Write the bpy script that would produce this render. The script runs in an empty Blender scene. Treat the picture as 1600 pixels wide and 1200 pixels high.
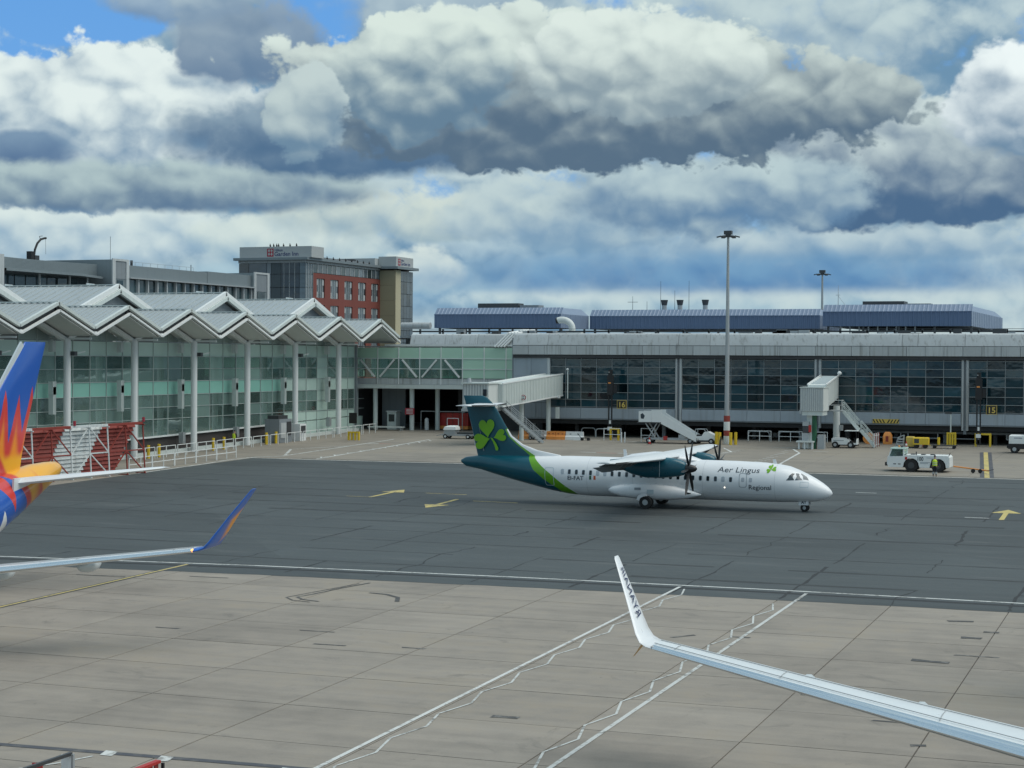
import bpy, bmesh, math, random
from mathutils import Vector, Matrix
random.seed(7)
S = bpy.context.scene
COL = S.collection
R = math.radians
SLOPE = 0.0174                       # the apron rises away from the viewer
def gz(y): return SLOPE * max(0.0, min(y, 250.0))

# ------------------------------------------------------------------ camera
cam = bpy.data.cameras.new('camera'); camo = bpy.data.objects.new('camera', cam); COL.objects.link(camo)
cam.sensor_width = 36.0; cam.lens = 63.0; cam.clip_start = 0.5; cam.clip_end = 6000.0
yaw, pitch, roll = R(20.9), math.atan(39.5/2800), 0.0056
fw0 = Vector((-math.sin(yaw), math.cos(yaw), 0)); rt0 = Vector((math.cos(yaw), math.sin(yaw), 0)); up0 = Vector((0, 0, 1))
fw = fw0*math.cos(pitch) - up0*math.sin(pitch); up1 = up0*math.cos(pitch) + fw0*math.sin(pitch)
rt = rt0*math.cos(roll) + up1*math.sin(roll); up = up1*math.cos(roll) - rt0*math.sin(roll)
mw = Matrix.Identity(4)
for i in range(3): mw[i][0], mw[i][1], mw[i][2] = rt[i], up[i], -fw[i]
mw[2][3] = 12.5
camo.matrix_world = mw
S.camera = camo

# ------------------------------------------------------------------ node helpers
class V:
    """thin wrapper so that shader math reads like math"""
    nt = None
    def __init__(s, sock): s.s = sock
    @staticmethod
    def m(op, *a, clamp=False):
        n = V.nt.nodes.new('ShaderNodeMath'); n.operation = op; n.use_clamp = clamp
        for i, x in enumerate(a):
            if isinstance(x, V): V.nt.links.new(x.s, n.inputs[i])
            else: n.inputs[i].default_value = x
        return V(n.outputs[0])
    def __add__(s, o): return V.m('ADD', s, o)
    __radd__ = __add__
    def __sub__(s, o): return V.m('SUBTRACT', s, o)
    def __rsub__(s, o): return V.m('SUBTRACT', o, s)
    def __mul__(s, o): return V.m('MULTIPLY', s, o)
    __rmul__ = __mul__
    def __truediv__(s, o): return V.m('DIVIDE', s, o)
    def abs(s): return V.m('ABSOLUTE', s)
    def sq(s): return V.m('MULTIPLY', s, s)
    def lt(s, o): return V.m('LESS_THAN', s, o)
    def gt(s, o): return V.m('GREATER_THAN', s, o)
    def max(s, o): return V.m('MAXIMUM', s, o)
    def min(s, o): return V.m('MINIMUM', s, o)
    def pow(s, o): return V.m('POWER', s, o)
    def frac(s): return V.m('FRACT', s)
    def floor(s): return V.m('FLOOR', s)
def smooth(x, a, b, lo=0.0, hi=1.0, kind='SMOOTHSTEP'):
    n = V.nt.nodes.new('ShaderNodeMapRange'); n.interpolation_type = kind; n.clamp = True
    V.nt.links.new(x.s, n.inputs[0])
    for i, v in enumerate((a, b, lo, hi)): n.inputs[1+i].default_value = v
    return V(n.outputs[0])
def comb(x, y, z):
    n = V.nt.nodes.new('ShaderNodeCombineXYZ')
    for i, v in enumerate((x, y, z)):
        if isinstance(v, V): V.nt.links.new(v.s, n.inputs[i])
        else: n.inputs[i].default_value = v
    return V(n.outputs[0])
def sep(v):
    n = V.nt.nodes.new('ShaderNodeSeparateXYZ'); V.nt.links.new(v.s, n.inputs[0])
    return V(n.outputs[0]), V(n.outputs[1]), V(n.outputs[2])
def noise(vec, scale, detail=4.0, rough=0.55, distort=0.0):
    n = V.nt.nodes.new('ShaderNodeTexNoise')
    n.inputs['Scale'].default_value = scale; n.inputs['Detail'].default_value = detail
    n.inputs['Roughness'].default_value = rough; n.inputs['Distortion'].default_value = distort
    if vec is not None: V.nt.links.new(vec.s, n.inputs['Vector'])
    return V(n.outputs[0])
def mixc(f, a, b):
    n = V.nt.nodes.new('ShaderNodeMix'); n.data_type = 'RGBA'; n.clamp_factor = True
    for i, x in ((0, f), (6, a), (7, b)):
        if isinstance(x, V): V.nt.links.new(x.s, n.inputs[i])
        elif i == 0: n.inputs[0].default_value = x
        else: n.inputs[i].default_value = (x[0], x[1], x[2], 1.0)
    return V(n.outputs[2])
def scalec(c, f):
    n = V.nt.nodes.new('ShaderNodeVectorMath'); n.operation = 'SCALE'
    if isinstance(c, V): V.nt.links.new(c.s, n.inputs[0])
    else: n.inputs[0].default_value = c[:3]
    if isinstance(f, V): V.nt.links.new(f.s, n.inputs['Scale'])
    else: n.inputs['Scale'].default_value = f
    return V(n.outputs[0])
def curve(x, pts):
    """piecewise linear y(x) through pts"""
    n = V.nt.nodes.new('ShaderNodeValToRGB'); cr = n.color_ramp; cr.interpolation = 'LINEAR'
    x0, x1 = pts[0][0], pts[-1][0]; ys = [p[1] for p in pts]; y0, y1 = min(ys), max(ys)+1e-6
    while len(cr.elements) < len(pts): cr.elements.new(0.5)
    for e, p in zip(cr.elements, pts):
        e.position = (p[0]-x0)/(x1-x0); g = (p[1]-y0)/(y1-y0); e.color = (g, g, g, 1)
    t = smooth(x, x0, x1, kind='LINEAR'); V.nt.links.new(t.s, n.inputs[0])
    return V(n.outputs[0])*(y1-y0) + y0
def lin(c):
    return tuple((v/255/12.92 if v/255 <= 0.04045 else ((v/255+0.055)/1.055)**2.4) for v in c)

# ------------------------------------------------------------------ world: broken cumulus over a blue sky
SUN_DIR = Vector((0.50, 0.12, 0.86)).normalized()
W = bpy.data.worlds.new('World'); S.world = W; W.use_nodes = True
W.cycles.sampling_method = 'MANUAL'; W.cycles.sample_map_resolution = 512
nt = W.node_tree; nt.nodes.clear(); V.nt = nt
bg = nt.nodes.new('ShaderNodeBackground'); wo = nt.nodes.new('ShaderNodeOutputWorld')
BGS = 0.12
bg.inputs[1].default_value = BGS
sky = nt.nodes.new('ShaderNodeTexSky'); sky.sky_type = 'NISHITA'; sky.sun_disc = False
sky.sun_elevation = math.asin(SUN_DIR.z); sky.sun_rotation = math.atan2(SUN_DIR.x, SUN_DIR.y)
sky.altitude = 100.0; sky.air_density = 1.0; sky.dust_density = 0.6; sky.ozone_density = 2.0
tc = nt.nodes.new('ShaderNodeTexCoord'); D = V(tc.outputs['Generated'])
dx, dy, dz = sep(D)
az = V.m('ARCTAN2', dx, dy)*(180/math.pi) + 20.9          # degrees right of the view axis
el = V.m('ARCSINE', dz)*(180/math.pi)
# cloud coordinates, degrees stretched so that clouds lie flat near the horizon
def billow(vec, scale, detail=3.0, rough=0.5):
    n = V.nt.nodes.new('ShaderNodeTexVoronoi'); n.feature = 'F1'; n.normalize = True
    n.inputs['Scale'].default_value = scale; n.inputs['Detail'].default_value = detail; n.inputs['Roughness'].default_value = rough; n.inputs['Lacunarity'].default_value = 2.2
    V.nt.links.new(vec.s, n.inputs['Vector']); return 1.0 - V(n.outputs['Distance'])
P0 = comb(dx*20.0, dy*20.0, dz*25.0)
wn = V.nt.nodes.new('ShaderNodeTexNoise'); wn.inputs['Scale'].default_value = 1.6; wn.inputs['Detail'].default_value = 2.5; V.nt.links.new(P0.s, wn.inputs['Vector'])
def vadd(a, b, k):
    n = V.nt.nodes.new('ShaderNodeVectorMath'); n.operation = 'MULTIPLY_ADD'; V.nt.links.new(b.s, n.inputs[0]); n.inputs[1].default_value = (k, k, k); V.nt.links.new(a.s, n.inputs[2]); return V(n.outputs[0])
P3 = vadd(P0, V(wn.outputs['Color']), 0.42)
def vshift(a, o):
    n = V.nt.nodes.new('ShaderNodeVectorMath'); n.operation = 'ADD'; V.nt.links.new(a.s, n.inputs[0]); n.inputs[1].default_value = o; return V(n.outputs[0])
n_big = noise(P0, 0.45, 2.0, 0.5)
n_fbm = noise(P0, 1.6, 7.0, 0.58)
n_wor = billow(P3, 1.5, 3.0, 0.55)
n_lit = billow(vshift(P3, (0.06, 0.02, 0.17)), 1.5, 1.0, 0.5)      # same billows, looked up a little nearer the light
n_mid = billow(P3, 1.5, 1.0, 0.5)
relief = n_mid - n_lit
tex = (n_wor-0.62)*2.2 + (n_fbm-0.5)*1.6 + (n_big-0.5)*0.7
lum = relief*1.9 + (n_fbm-0.5)*0.95 + (n_wor-0.62)*0.45
C_ = lambda r, g, b: tuple(v*0.84/BGS for v in lin((r, g, b)))
blue = scalec(V(sky.outputs[0]), 1.0)
hb = smooth(el, 0.0, 9.0)
deep = mixc(hb, C_(112, 156, 190), C_(70, 146, 218))
base = mixc(0.75, blue, deep)
# broken sheet everywhere (also outside the view)
def px2deg(px, py): return (px-800)/2800*180/math.pi, (560.5+0.0056*(px-800)-py)/2800*180/math.pi
def gap(px, py, rx, ry):
    a0, e0 = px2deg(px, py); k = 180/math.pi/2800
    return smooth(((az-a0)/(rx*k)).sq() + ((el-e0)/(ry*k)).sq(), 0.0, 1.0, 1.0, 0.0)
cov = n_big + (n_fbm-0.5)*0.9 + (n_wor-0.62)*0.5 - gap(150, 38, 170, 62)*0.75 - gap(490, 30, 90, 75)*0.7 - gap(1520, 75, 120, 95)*0.12 + smooth(el, 5.0, 1.0)*0.25
sheet = smooth(cov, 0.26, 0.46)
shade = smooth(lum*0.8 + (n_big-0.5)*-1.6 + 0.5, 0.1, 0.95)
shc = mixc(shade, C_(106, 142, 170), C_(196, 213, 214))
sk = mixc(sheet, base, shc)
def mass(skc, px, py, rx, up_, dn, top, bot, soft=0.18, amp=0.9, op=1.0, lift=0.0, fine=0.25, rel=2.6):
    """one cumulus mass: flat base, billowing top; top/bot = lit and shaded tone"""
    a0, e0 = px2deg(px, py); k = 180/math.pi/2800
    def ma(x, c, d): return V.m('MULTIPLY_ADD', x, c, d)
    ru, rup, rdn = 1/(rx*k), 1/(up_*k), -1/(dn*k)
    u = ma(az, ru, -a0*ru); vv = V.m('MAXIMUM', ma(el, rup, -e0*rup), ma(el, rdn, -e0*rdn))
    r2 = ma(vv, vv, u*u)
    f = ma(tex, amp, 1.0) - r2
    m = smooth(f, 0.0, soft*2.2, 0.0, op)
    hk = 1/((up_+dn)*k)
    b = smooth(ma(lum, rel*0.30, ma(el, hk, (dn*k-e0)*hk + lift)), -0.06, 1.0)
    return mixc(m, skc, mixc(b, C_(*bot), C_(*top)))
# far bands first, then the nearer clouds
sk = mass(sk, 1130, 425, 760, 85, 62, (124,164,192), (76,124,172), 0.7, 0.55, 0.95, 0.0, rel=1.6)
sk = mass(sk, 560, 440, 330, 60, 60, (160,190,204), (110,152,186), 0.5, 0.9, 0.8, 0.1)
sk = mass(sk, 1180, 470, 560, 24, 20, (196,212,212), (140,176,196), 0.5, 1.0, 0.75, 0.15)
sk = mass(sk, 140, 366, 320, 46, 52, (210,224,222), (138,168,190), 0.25, 0.9, 0.95, 0.05)
sk = mass(sk, 460, 372, 190, 40, 46, (204,218,214), (136,168,188), 0.3, 0.9, 0.9, 0.05)
sk = mass(sk, 660, 426, 75, 44, 36, (208,220,216), (140,172,192), 0.25, 0.9, 0.9, 0.1)
sk = mass(sk, 640, 340, 230, 46, 40, (202,214,206), (142,168,182), 0.3, 0.9, 0.9, 0.1)
sk = mass(sk, 1330, 388, 360, 40, 28, (184,202,207), (108,146,178), 0.4, 0.9, 0.85, 0.0)
sk = mass(sk, 1120, 432, 560, 40, 34, (112,154,188), (74,122,170), 0.6, 0.9, 0.9, 0.0)
sk = mass(sk, 920, 330, 250, 66, 66, (186,204,206), (116,150,178), 0.3, 0.9, 0.9, 0.0)
sk = mass(sk, 1400, 280, 340, 120, 80, (196,211,211), (74,104,136), 0.14, 0.85, 1.0, -0.12, rel=2.2)
sk = mass(sk, 1110, 305, 260, 76, 66, (180,200,204), (94,128,160), 0.25, 0.85, 0.95, -0.02)
sk = mass(sk, 1580, 180, 120, 95, 80, (230,240,240), (104,134,160), 0.15, 0.9, 1.0, 0.05)
sk = mass(sk, 1190, 70, 330, 150, 100, (188,206,208), (126,154,176), 0.4, 0.8, 0.95, 0.1)
sk = mass(sk, 690, 20, 200, 80, 70, (168,188,198), (126,152,174), 0.4, 0.8, 0.95, 0.0)
sk = mass(sk, 160, 205, 350, 118, 125, (220,232,230), (112,143,170), 0.10, 0.8, 1.0, -0.04, rel=3.2)
sk = mass(sk, 395, 85, 125, 80, 70, (142,162,178), (100,126,154), 0.25, 0.8, 0.95, -0.1, rel=1.6)
sk = mass(sk, 290, 15, 120, 46, 40, (160,180,192), (116,142,168), 0.35, 0.9, 0.9, 0.0)
sk = mass(sk, 60, 248, 78, 34, 34, (116,144,170), (84,112,146), 0.3, 0.8, 0.95, -0.1, rel=1.4)
sk = mass(sk, 230, 302, 420, 46, 38, (172,192,194), (92,119,146), 0.35, 0.8, 0.97, -0.05)
sk = mass(sk, 570, 225, 300, 105, 58, (148,170,184), (80,110,140), 0.3, 0.75, 1.0, -0.10, rel=1.8)
sk = mass(sk, 910, 160, 480, 132, 108, (208,222,216), (86,109,130), 0.10, 1.0, 1.0, -0.14, rel=1.9)
sk = mass(sk, 1010, 110, 190, 90, 80, (214,227,221), (128,148,160), 0.10, 1.0, 0.95, -0.02, rel=2.4)
sk = mass(sk, 660, 130, 140, 98, 90, (210,224,217), (98,126,148), 0.10, 0.9, 1.0, -0.12, rel=2.4)
sk = mass(sk, 480, 180, 66, 66, 66, (188,204,204), (106,135,158), 0.14, 1.3, 0.95, 0.0)
nt.links.new(sk.s, bg.inputs[0]); nt.links.new(bg.outputs[0], wo.inputs[0])

# ------------------------------------------------------------------ sun, veiled by cloud
sl = bpy.data.lights.new('sun', 'SUN'); so = bpy.data.objects.new('sun', sl); COL.objects.link(so)
sl.energy = 1.8; sl.angle = R(60); sl.color = (1.0, 0.95, 0.86)
so.rotation_euler = (-SUN_DIR).to_track_quat('-Z', 'Y').to_euler()

S.view_settings.view_transform = 'Standard'; S.view_settings.look = 'None'
S.view_settings.exposure = 0.35; S.view_settings.gamma = 1.0; S.view_settings.use_curve_mapping = False
S.render.engine = 'CYCLES'
S.cycles.max_bounces = 4; S.cycles.diffuse_bounces = 2; S.cycles.glossy_bounces = 2; S.cycles.transmission_bounces = 2; S.cycles.transparent_max_bounces = 8
S.render.resolution_x = 1024; S.render.resolution_y = 768

# ------------------------------------------------------------------ materials
MATS = {}
def mat(name, col, rough=0.6, metal=0.0, var=0.12, scale=0.6, bump=0.0, spec=0.5, streak=0.0, dirt=None, objvar=0.0, coat=0.0):
    """procedural paint / metal / plaster: base tone with cloudy variation, optional rain streaks"""
    m = bpy.data.materials.new(name); m.use_nodes = True; V.nt = m.node_tree
    b = m.node_tree.nodes['Principled BSDF']
    g = m.node_tree.nodes.new('ShaderNodeNewGeometry'); P = V(g.outputs['Position'])
    n = noise(P, scale, 5.0, 0.6); f = (n-0.5)*(2.0*var) + 1.0
    if objvar:
        oi = m.node_tree.nodes.new('ShaderNodeObjectInfo'); f = f + (V(oi.outputs['Random'])-0.5)*(2*objvar)
    c = scalec(col, f)
    if streak:
        x, y, z = sep(P); s = noise(comb((x+y*0.7)*3.0, (x*0.3-y)*3.0, z*0.12), 1.0, 4.0, 0.65)
        c = mixc(smooth(s, 0.5, 0.72)*streak, c, dirt or (0.10, 0.095, 0.085))
    V.nt.links.new(c.s, b.inputs['Base Color'])
    r2 = (noise(P, scale*2.3, 3.0)-0.5)*0.25 + rough
    V.nt.links.new(r2.s, b.inputs['Roughness'])
    b.inputs['Metallic'].default_value = metal; b.inputs['Specular IOR Level'].default_value = spec
    if coat: b.inputs['Coat Weight'].default_value = coat; b.inputs['Coat Roughness'].default_value = 0.08
    if bump:
        bn = m.node_tree.nodes.new('ShaderNodeBump'); bn.inputs['Strength'].default_value = bump; bn.inputs['Distance'].default_value = 0.02
        V.nt.links.new(noise(P, scale*18, 4.0).s, bn.inputs['Height']); V.nt.links.new(bn.outputs[0], b.inputs['Normal'])
    MATS[name] = m
    return m
def glass(name, tint, refl=0.12, wav=0.0, film=0.24):
    """tinted pane: you look through it, it mirrors the apron and the sky"""
    m = bpy.data.materials.new(name); m.use_nodes = True; t = m.node_tree; V.nt = t; t.nodes.clear()
    o = t.nodes.new('ShaderNodeOutputMaterial'); mx = t.nodes.new('ShaderNodeMixShader')
    tr = t.nodes.new('ShaderNodeBsdfTransparent'); tr.inputs[0].default_value = (*tint, 1)
    gl = t.nodes.new('ShaderNodeBsdfGlossy'); gl.inputs['Color'].default_value = (0.85, 0.97, 0.95, 1); gl.inputs['Roughness'].default_value = 0.03
    lw = t.nodes.new('ShaderNodeLayerWeight'); lw.inputs[0].default_value = 0.35
    f = V(lw.outputs['Fresnel'])*0.9 + refl
    t.links.new(f.s, mx.inputs[0]); t.links.new(tr.outputs[0], mx.inputs[1]); t.links.new(gl.outputs[0], mx.inputs[2]); df = t.nodes.new('ShaderNodeBsdfDiffuse'); df.inputs[0].default_value = (0.42, 0.60, 0.55, 1)      # slight dirty film, mixed in pale to brighten the panes
    oi = t.nodes.new('ShaderNodeObjectInfo'); m2 = t.nodes.new('ShaderNodeMixShader'); ff = V(oi.outputs['Random']).sq()*0.42 + film*0.2
    t.links.new(ff.s, m2.inputs[0]); t.links.new(mx.outputs[0], m2.inputs[1]); t.links.new(df.outputs[0], m2.inputs[2]); t.links.new(m2.outputs[0], o.inputs[0])
    if wav:
        g = t.nodes.new('ShaderNodeNewGeometry'); bn = t.nodes.new('ShaderNodeBump'); bn.inputs['Strength'].default_value = wav; bn.inputs['Distance'].default_value = 0.05
        t.links.new(noise(V(g.outputs['Position']), 0.5, 2.0).s, bn.inputs['Height']); t.links.new(bn.outputs[0], gl.inputs['Normal'])
    MATS[name] = m; return m
def dark_glass(name, col, wav=0.25, rough=0.04, spec=0.5, objvar=0.5):
    m = bpy.data.materials.new(name); m.use_nodes = True; t = m.node_tree; V.nt = t
    b = t.nodes['Principled BSDF']
    oi = t.nodes.new('ShaderNodeObjectInfo'); g = t.nodes.new('ShaderNodeNewGeometry'); P = V(g.outputs['Position'])
    x, y, z = sep(P)
    f = (V(oi.outputs['Random'])-0.5)*(2*objvar) + noise(comb(x*0.5, y*0.5, z*1.2), 1.0, 3.0)*1.1 + 0.45
    V.nt.links.new(scalec(col, f).s, b.inputs['Base Color'])
    b.inputs['Roughness'].default_value = rough; b.inputs['Specular IOR Level'].default_value = spec
    bn = t.nodes.new('ShaderNodeBump'); bn.inputs['Strength'].default_value = wav; bn.inputs['Distance'].default_value = 0.06
    t.links.new(noise(comb(x*0.55, y*0.55, z*0.75), 1.0, 2.0).s, bn.inputs['Height']); t.links.new(bn.outputs[0], b.inputs['Normal'])
    MATS[name] = m; return m
def emit(name, col, st):
    m = bpy.data.materials.new(name); m.use_nodes = True; b = m.node_tree.nodes['Principled BSDF']
    b.inputs['Base Color'].default_value = (*col, 1); b.inputs['Emission Color'].default_value = (*col, 1); b.inputs['Emission Strength'].default_value = st
    MATS[name] = m; return m

mat('white', (0.74, 0.77, 0.76), 0.45, var=0.06, streak=0.10, dirt=(0.35, 0.35, 0.33))
mat('offwhite', (0.58, 0.64, 0.62), 0.5, var=0.08, streak=0.22, dirt=(0.30, 0.31, 0.29))
mat('cream', (0.64, 0.68, 0.66), 0.5, var=0.07, streak=0.15, dirt=(0.33, 0.34, 0.30))
mat('grey_panel', (0.33, 0.385, 0.43), 0.42, var=0.12, streak=0.30, dirt=(0.13, 0.13, 0.12), objvar=0.10, spec=0.5)
mat('pale_panel', (0.46, 0.49, 0.495), 0.45, var=0.14, streak=0.55, dirt=(0.15, 0.145, 0.125), objvar=0.10)
mat('wall_grey', (0.22, 0.25, 0.27), 0.6, var=0.12, streak=0.25)
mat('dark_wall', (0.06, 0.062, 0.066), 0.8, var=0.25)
mat('brown_wall', (0.055, 0.048, 0.046), 0.8, var=0.25)
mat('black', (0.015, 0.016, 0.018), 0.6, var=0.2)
mat('rubber', (0.02, 0.02, 0.021), 0.85, var=0.3, scale=6)
mat('steel', (0.34, 0.36, 0.37), 0.38, 0.75, var=0.12)
mat('galv', (0.40, 0.43, 0.44), 0.5, 0.35, var=0.15)
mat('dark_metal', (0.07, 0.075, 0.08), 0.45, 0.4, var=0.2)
mat('yellow', (0.72, 0.50, 0.03), 0.5, var=0.12)
mat('orange', (0.78, 0.30, 0.07), 0.5, var=0.15, streak=0.2)
mat('red', (0.42, 0.03, 0.025), 0.5, var=0.15)
mat('rust_red', (0.28, 0.045, 0.032), 0.55, var=0.25, scale=1.5, streak=0.35, dirt=(0.10, 0.03, 0.02))
mat('worn_white', (0.66, 0.70, 0.69), 0.55, var=0.2, scale=1.5, streak=0.5, dirt=(0.24, 0.23, 0.21))
mat('roof_metal', (0.42, 0.465, 0.475), 0.38, 0.25, var=0.12, scale=0.25, streak=0.15, dirt=(0.2, 0.22, 0.23))
mat('soffit', (0.62, 0.66, 0.64), 0.7, var=0.08)
mat('plant_blue', (0.120, 0.175, 0.285), 0.42, 0.15, var=0.10, scale=0.3, streak=0.2, dirt=(0.06, 0.10, 0.16))
mat('plant_lit', (0.205, 0.265, 0.365), 0.42, 0.15, var=0.08, scale=0.3)  # lighter copy of the blue, painting light onto sides, eaves and roof
mat('office_grey', (0.21, 0.25, 0.265), 0.45, 0.2, var=0.10, scale=0.3, streak=0.12, dirt=(0.08, 0.09, 0.1))
mat('office_dark', (0.07, 0.09, 0.10), 0.5, var=0.12)
mat('hotel_red', (0.215, 0.060, 0.045), 0.7, var=0.14, scale=0.2)
mat('hotel_tan', (0.34, 0.31, 0.20), 0.75, var=0.08, scale=0.2)
mat('hotel_tan_lit', (0.50, 0.46, 0.31), 0.75, var=0.08, scale=0.2)  # same tan lightened for the face turned to the light
mat('hotel_white', (0.42, 0.45, 0.45), 0.6, var=0.07, scale=0.2)
mat('frame_pale', (0.45, 0.52, 0.50), .45, var=.08)
mat('teal_panel', (0.30, 0.62, 0.52), 0.12, var=0.06, objvar=0.05, spec=0.6)
mat('pale_teal', (0.54, 0.71, 0.64), 0.16, var=0.06, objvar=0.06, spec=0.6)
mat('mint', (0.46, 0.68, 0.54), 0.2, var=0.05, objvar=0.04)
mat('gable_panel', (0.33, 0.42, 0.41), 0.3, var=0.08, objvar=0.15)
mat('gable_brown', (0.15, 0.165, 0.16), 0.5, var=0.08)
mat('hivis', (0.62, 0.80, 0.05), 0.6, var=0.1)
mat('navy_cloth', (0.012, 0.014, 0.022), 0.85, var=0.2)
mat('skin', (0.45, 0.26, 0.18), 0.55, var=0.08)
mat('sign_black', (0.012, 0.012, 0.012), 0.4, var=0.2)
mat('sign_yellow', (0.62, 0.46, 0.10), 0.5, var=0.06)
mat('sign_red', (0.36, 0.03, 0.05), 0.5, var=0.1)
mat('sign_blue', (0.05, 0.06, 0.16), 0.4, var=0.05)
mat('reflect_grey', (0.55, 0.57, 0.56), 0.4, var=0.1)
mat('frame_grey', (0.27, 0.30, 0.31), .45, .3, var=.1)
mat('interior', (0.74, 0.78, 0.75), 0.8, var=0.2, scale=0.3)
mat('interior_dark', (0.22, 0.25, 0.25), 0.8, var=0.3, scale=0.5)
mat('interior_red', (0.40, 0.22, 0.16), 0.8, var=0.2)
mat('interior_green', (0.22, 0.36, 0.22), 0.8, var=0.2)
glass('pier_glass', (0.66, 0.86, 0.80), 0.22, 0.12, film=0.5)
glass('link_glass', (0.70, 0.88, 0.78), 0.12, 0.12)
glass('vehicle_glass', (0.25, 0.36, 0.36), 0.12)
dark_glass('terminal_glass', (0.009, 0.036, 0.048), 0.14, spec=0.7, objvar=0.75)
dark_glass('office_glass', (0.035, 0.065, 0.075), 0.1, spec=0.8)
dark_glass('hotel_glass', (0.045, 0.065, 0.085), 0.08, spec=0.8)
dark_glass('hotel_window', (0.09, 0.12, 0.14), 0.08, spec=0.8)
dark_glass('cabin_glass', (0.02, 0.026, 0.034), 0.0, objvar=0.6)

# ------------------------------------------------------------------ meshes
class MB:
    """collects shapes, then links them as ONE mesh object"""
    def __init__(s): s.v = []; s.f = []
    def add(s, vs, fs):
        o = len(s.v); s.v += [tuple(v) for v in vs]; s.f += [tuple(i+o for i in f) for f in fs]; return s
    def box(s, x0, x1, y0, y1, z0, z1):
        return s.add([(x0,y0,z0),(x1,y0,z0),(x1,y1,z0),(x0,y1,z0),(x0,y0,z1),(x1,y0,z1),(x1,y1,z1),(x0,y1,z1)],
                     [(0,3,2,1),(4,5,6,7),(0,1,5,4),(1,2,6,5),(2,3,7,6),(3,0,4,7)])
    def bar(s, a, b, w, h, upv=(0, 0, 1)):
        """square bar from a to b, w across, h along upv"""
        a = Vector(a); b = Vector(b); d = (b-a).normalized(); u = Vector(upv)
        if abs(d.dot(u)) > 0.98: u = Vector((1, 0, 0))
        r = d.cross(u).normalized()*(w/2); u = r.cross(d).normalized()*(h/2)
        vs = [p + i*r + j*u for p in (a, b) for i, j in ((-1,-1),(1,-1),(1,1),(-1,1))]
        return s.add(vs, [(3,2,1,0),(4,5,6,7),(0,1,5,4),(1,2,6,5),(2,3,7,6),(3,0,4,7)])
    def tube(s, a, b, r, n=8, r2=None, cap=True):
        a = Vector(a); b = Vector(b); d = (b-a).normalized(); u = Vector((0,0,1)) if abs(d.z) < 0.9 else Vector((1,0,0))
        x = d.cross(u).normalized(); y = d.cross(x); r2 = r if r2 is None else r2
        vs = []
        for p, q in ((a, r), (b, r2)):
            vs += [p + x*q*math.cos(2*math.pi*i/n) + y*q*math.sin(2*math.pi*i/n) for i in range(n)]
        fs = [(i, (i+1) % n, n+(i+1) % n, n+i) for i in range(n)]
        if cap: fs += [tuple(range(n-1, -1, -1)), tuple(range(n, 2*n))]
        return s.add(vs, fs)
    def path(s, pts, r, n=6):
        for a, b in zip(pts, pts[1:]): s.tube(a, b, r, n)
        return s
    def prism(s, prof, axis, a, b):
        """prof: 2D outline (counter-clockwise seen from +axis); axis 'x': (y,z), 'y': (x,z), 'z': (x,y)"""
        def P(q, t): return {'x': (t, q[0], q[1]), 'y': (q[0], t, q[1]), 'z': (q[0], q[1], t)}[axis]
        n = len(prof); vs = [P(q, a) for q in prof] + [P(q, b) for q in prof]
        fs = [(i, (i+1) % n, n+(i+1) % n, n+i) for i in range(n)] + [tuple(range(n-1, -1, -1)), tuple(range(n, 2*n))]
        return s.add(vs, fs)
    def loft(s, rings, cap=True, close=True):
        n = len(rings[0]); vs = [p for r in rings for p in r]; fs = []
        for k in range(len(rings)-1):
            for i in range(n if close else n-1):
                j = (i+1) % n; fs.append((k*n+i, k*n+j, (k+1)*n+j, (k+1)*n+i))
        if cap: fs += [tuple(range(n-1, -1, -1)), tuple(range((len(rings)-1)*n, len(rings)*n))]
        return s.add(vs, fs)
    def quad(s, *p): return s.add(p, [tuple(range(len(p)))])
    def ico(s, c, r, sub=1, sc=(1, 1, 1)):
        bm = bmesh.new(); bmesh.ops.create_icosphere(bm, subdivisions=sub, radius=r)
        vs = [(c[0]+v.co.x*sc[0], c[1]+v.co.y*sc[1], c[2]+v.co.z*sc[2]) for v in bm.verts]
        fs = [tuple(v.index for v in f.verts) for f in bm.faces]; bm.free(); return s.add(vs, fs)
    def mesh(s, name, m, sm=False, fix=True):
        me = bpy.data.meshes.new(name); me.from_pydata(s.v, [], s.f)
        if fix:
            bm = bmesh.new(); bm.from_mesh(me); bmesh.ops.recalc_face_normals(bm, faces=bm.faces); bm.to_mesh(me); bm.free()
        if sm:
            me.polygons.foreach_set('use_smooth', [True]*len(me.polygons))
            if sm is not True: me.set_sharp_from_angle(angle=R(sm))
        me.materials.append(MATS[m] if isinstance(m, str) else m); me.update(); return me
    def build(s, name, m, parent=None, sm=False, loc=(0, 0, 0), rz=0.0):
        return obj(name, s.mesh(name, m, sm), parent, loc, rz)
def obj(name, me, parent=None, loc=(0, 0, 0), rz=0.0):
    o = bpy.data.objects.new(name, me); COL.objects.link(o); o.parent = parent; o.location = loc; o.rotation_euler = (0, 0, rz); return o
def tag(o, label, cat, group=None):
    o['label'] = label; o['category'] = cat
    if group: o['group'] = group
    return o
def thing(name, label, cat, loc=(0, 0, 0), rz=0.0, group=None):
    o = bpy.data.objects.new(name, None); COL.objects.link(o); o.location = loc; o.rotation_euler = (0, 0, rz); o.empty_display_size = 0.5
    return tag(o, label, cat, group)
def struct(name, mb, m, parent=None, sm=False):
    o = mb.build(name, m, parent, sm)
    if parent is None: o['kind'] = 'structure'
    return o
def copy_tree(o, parent=None):
    c = o.copy(); COL.objects.link(c); c.parent = parent
    for ch in o.children: copy_tree(ch, c)
    return c
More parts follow.
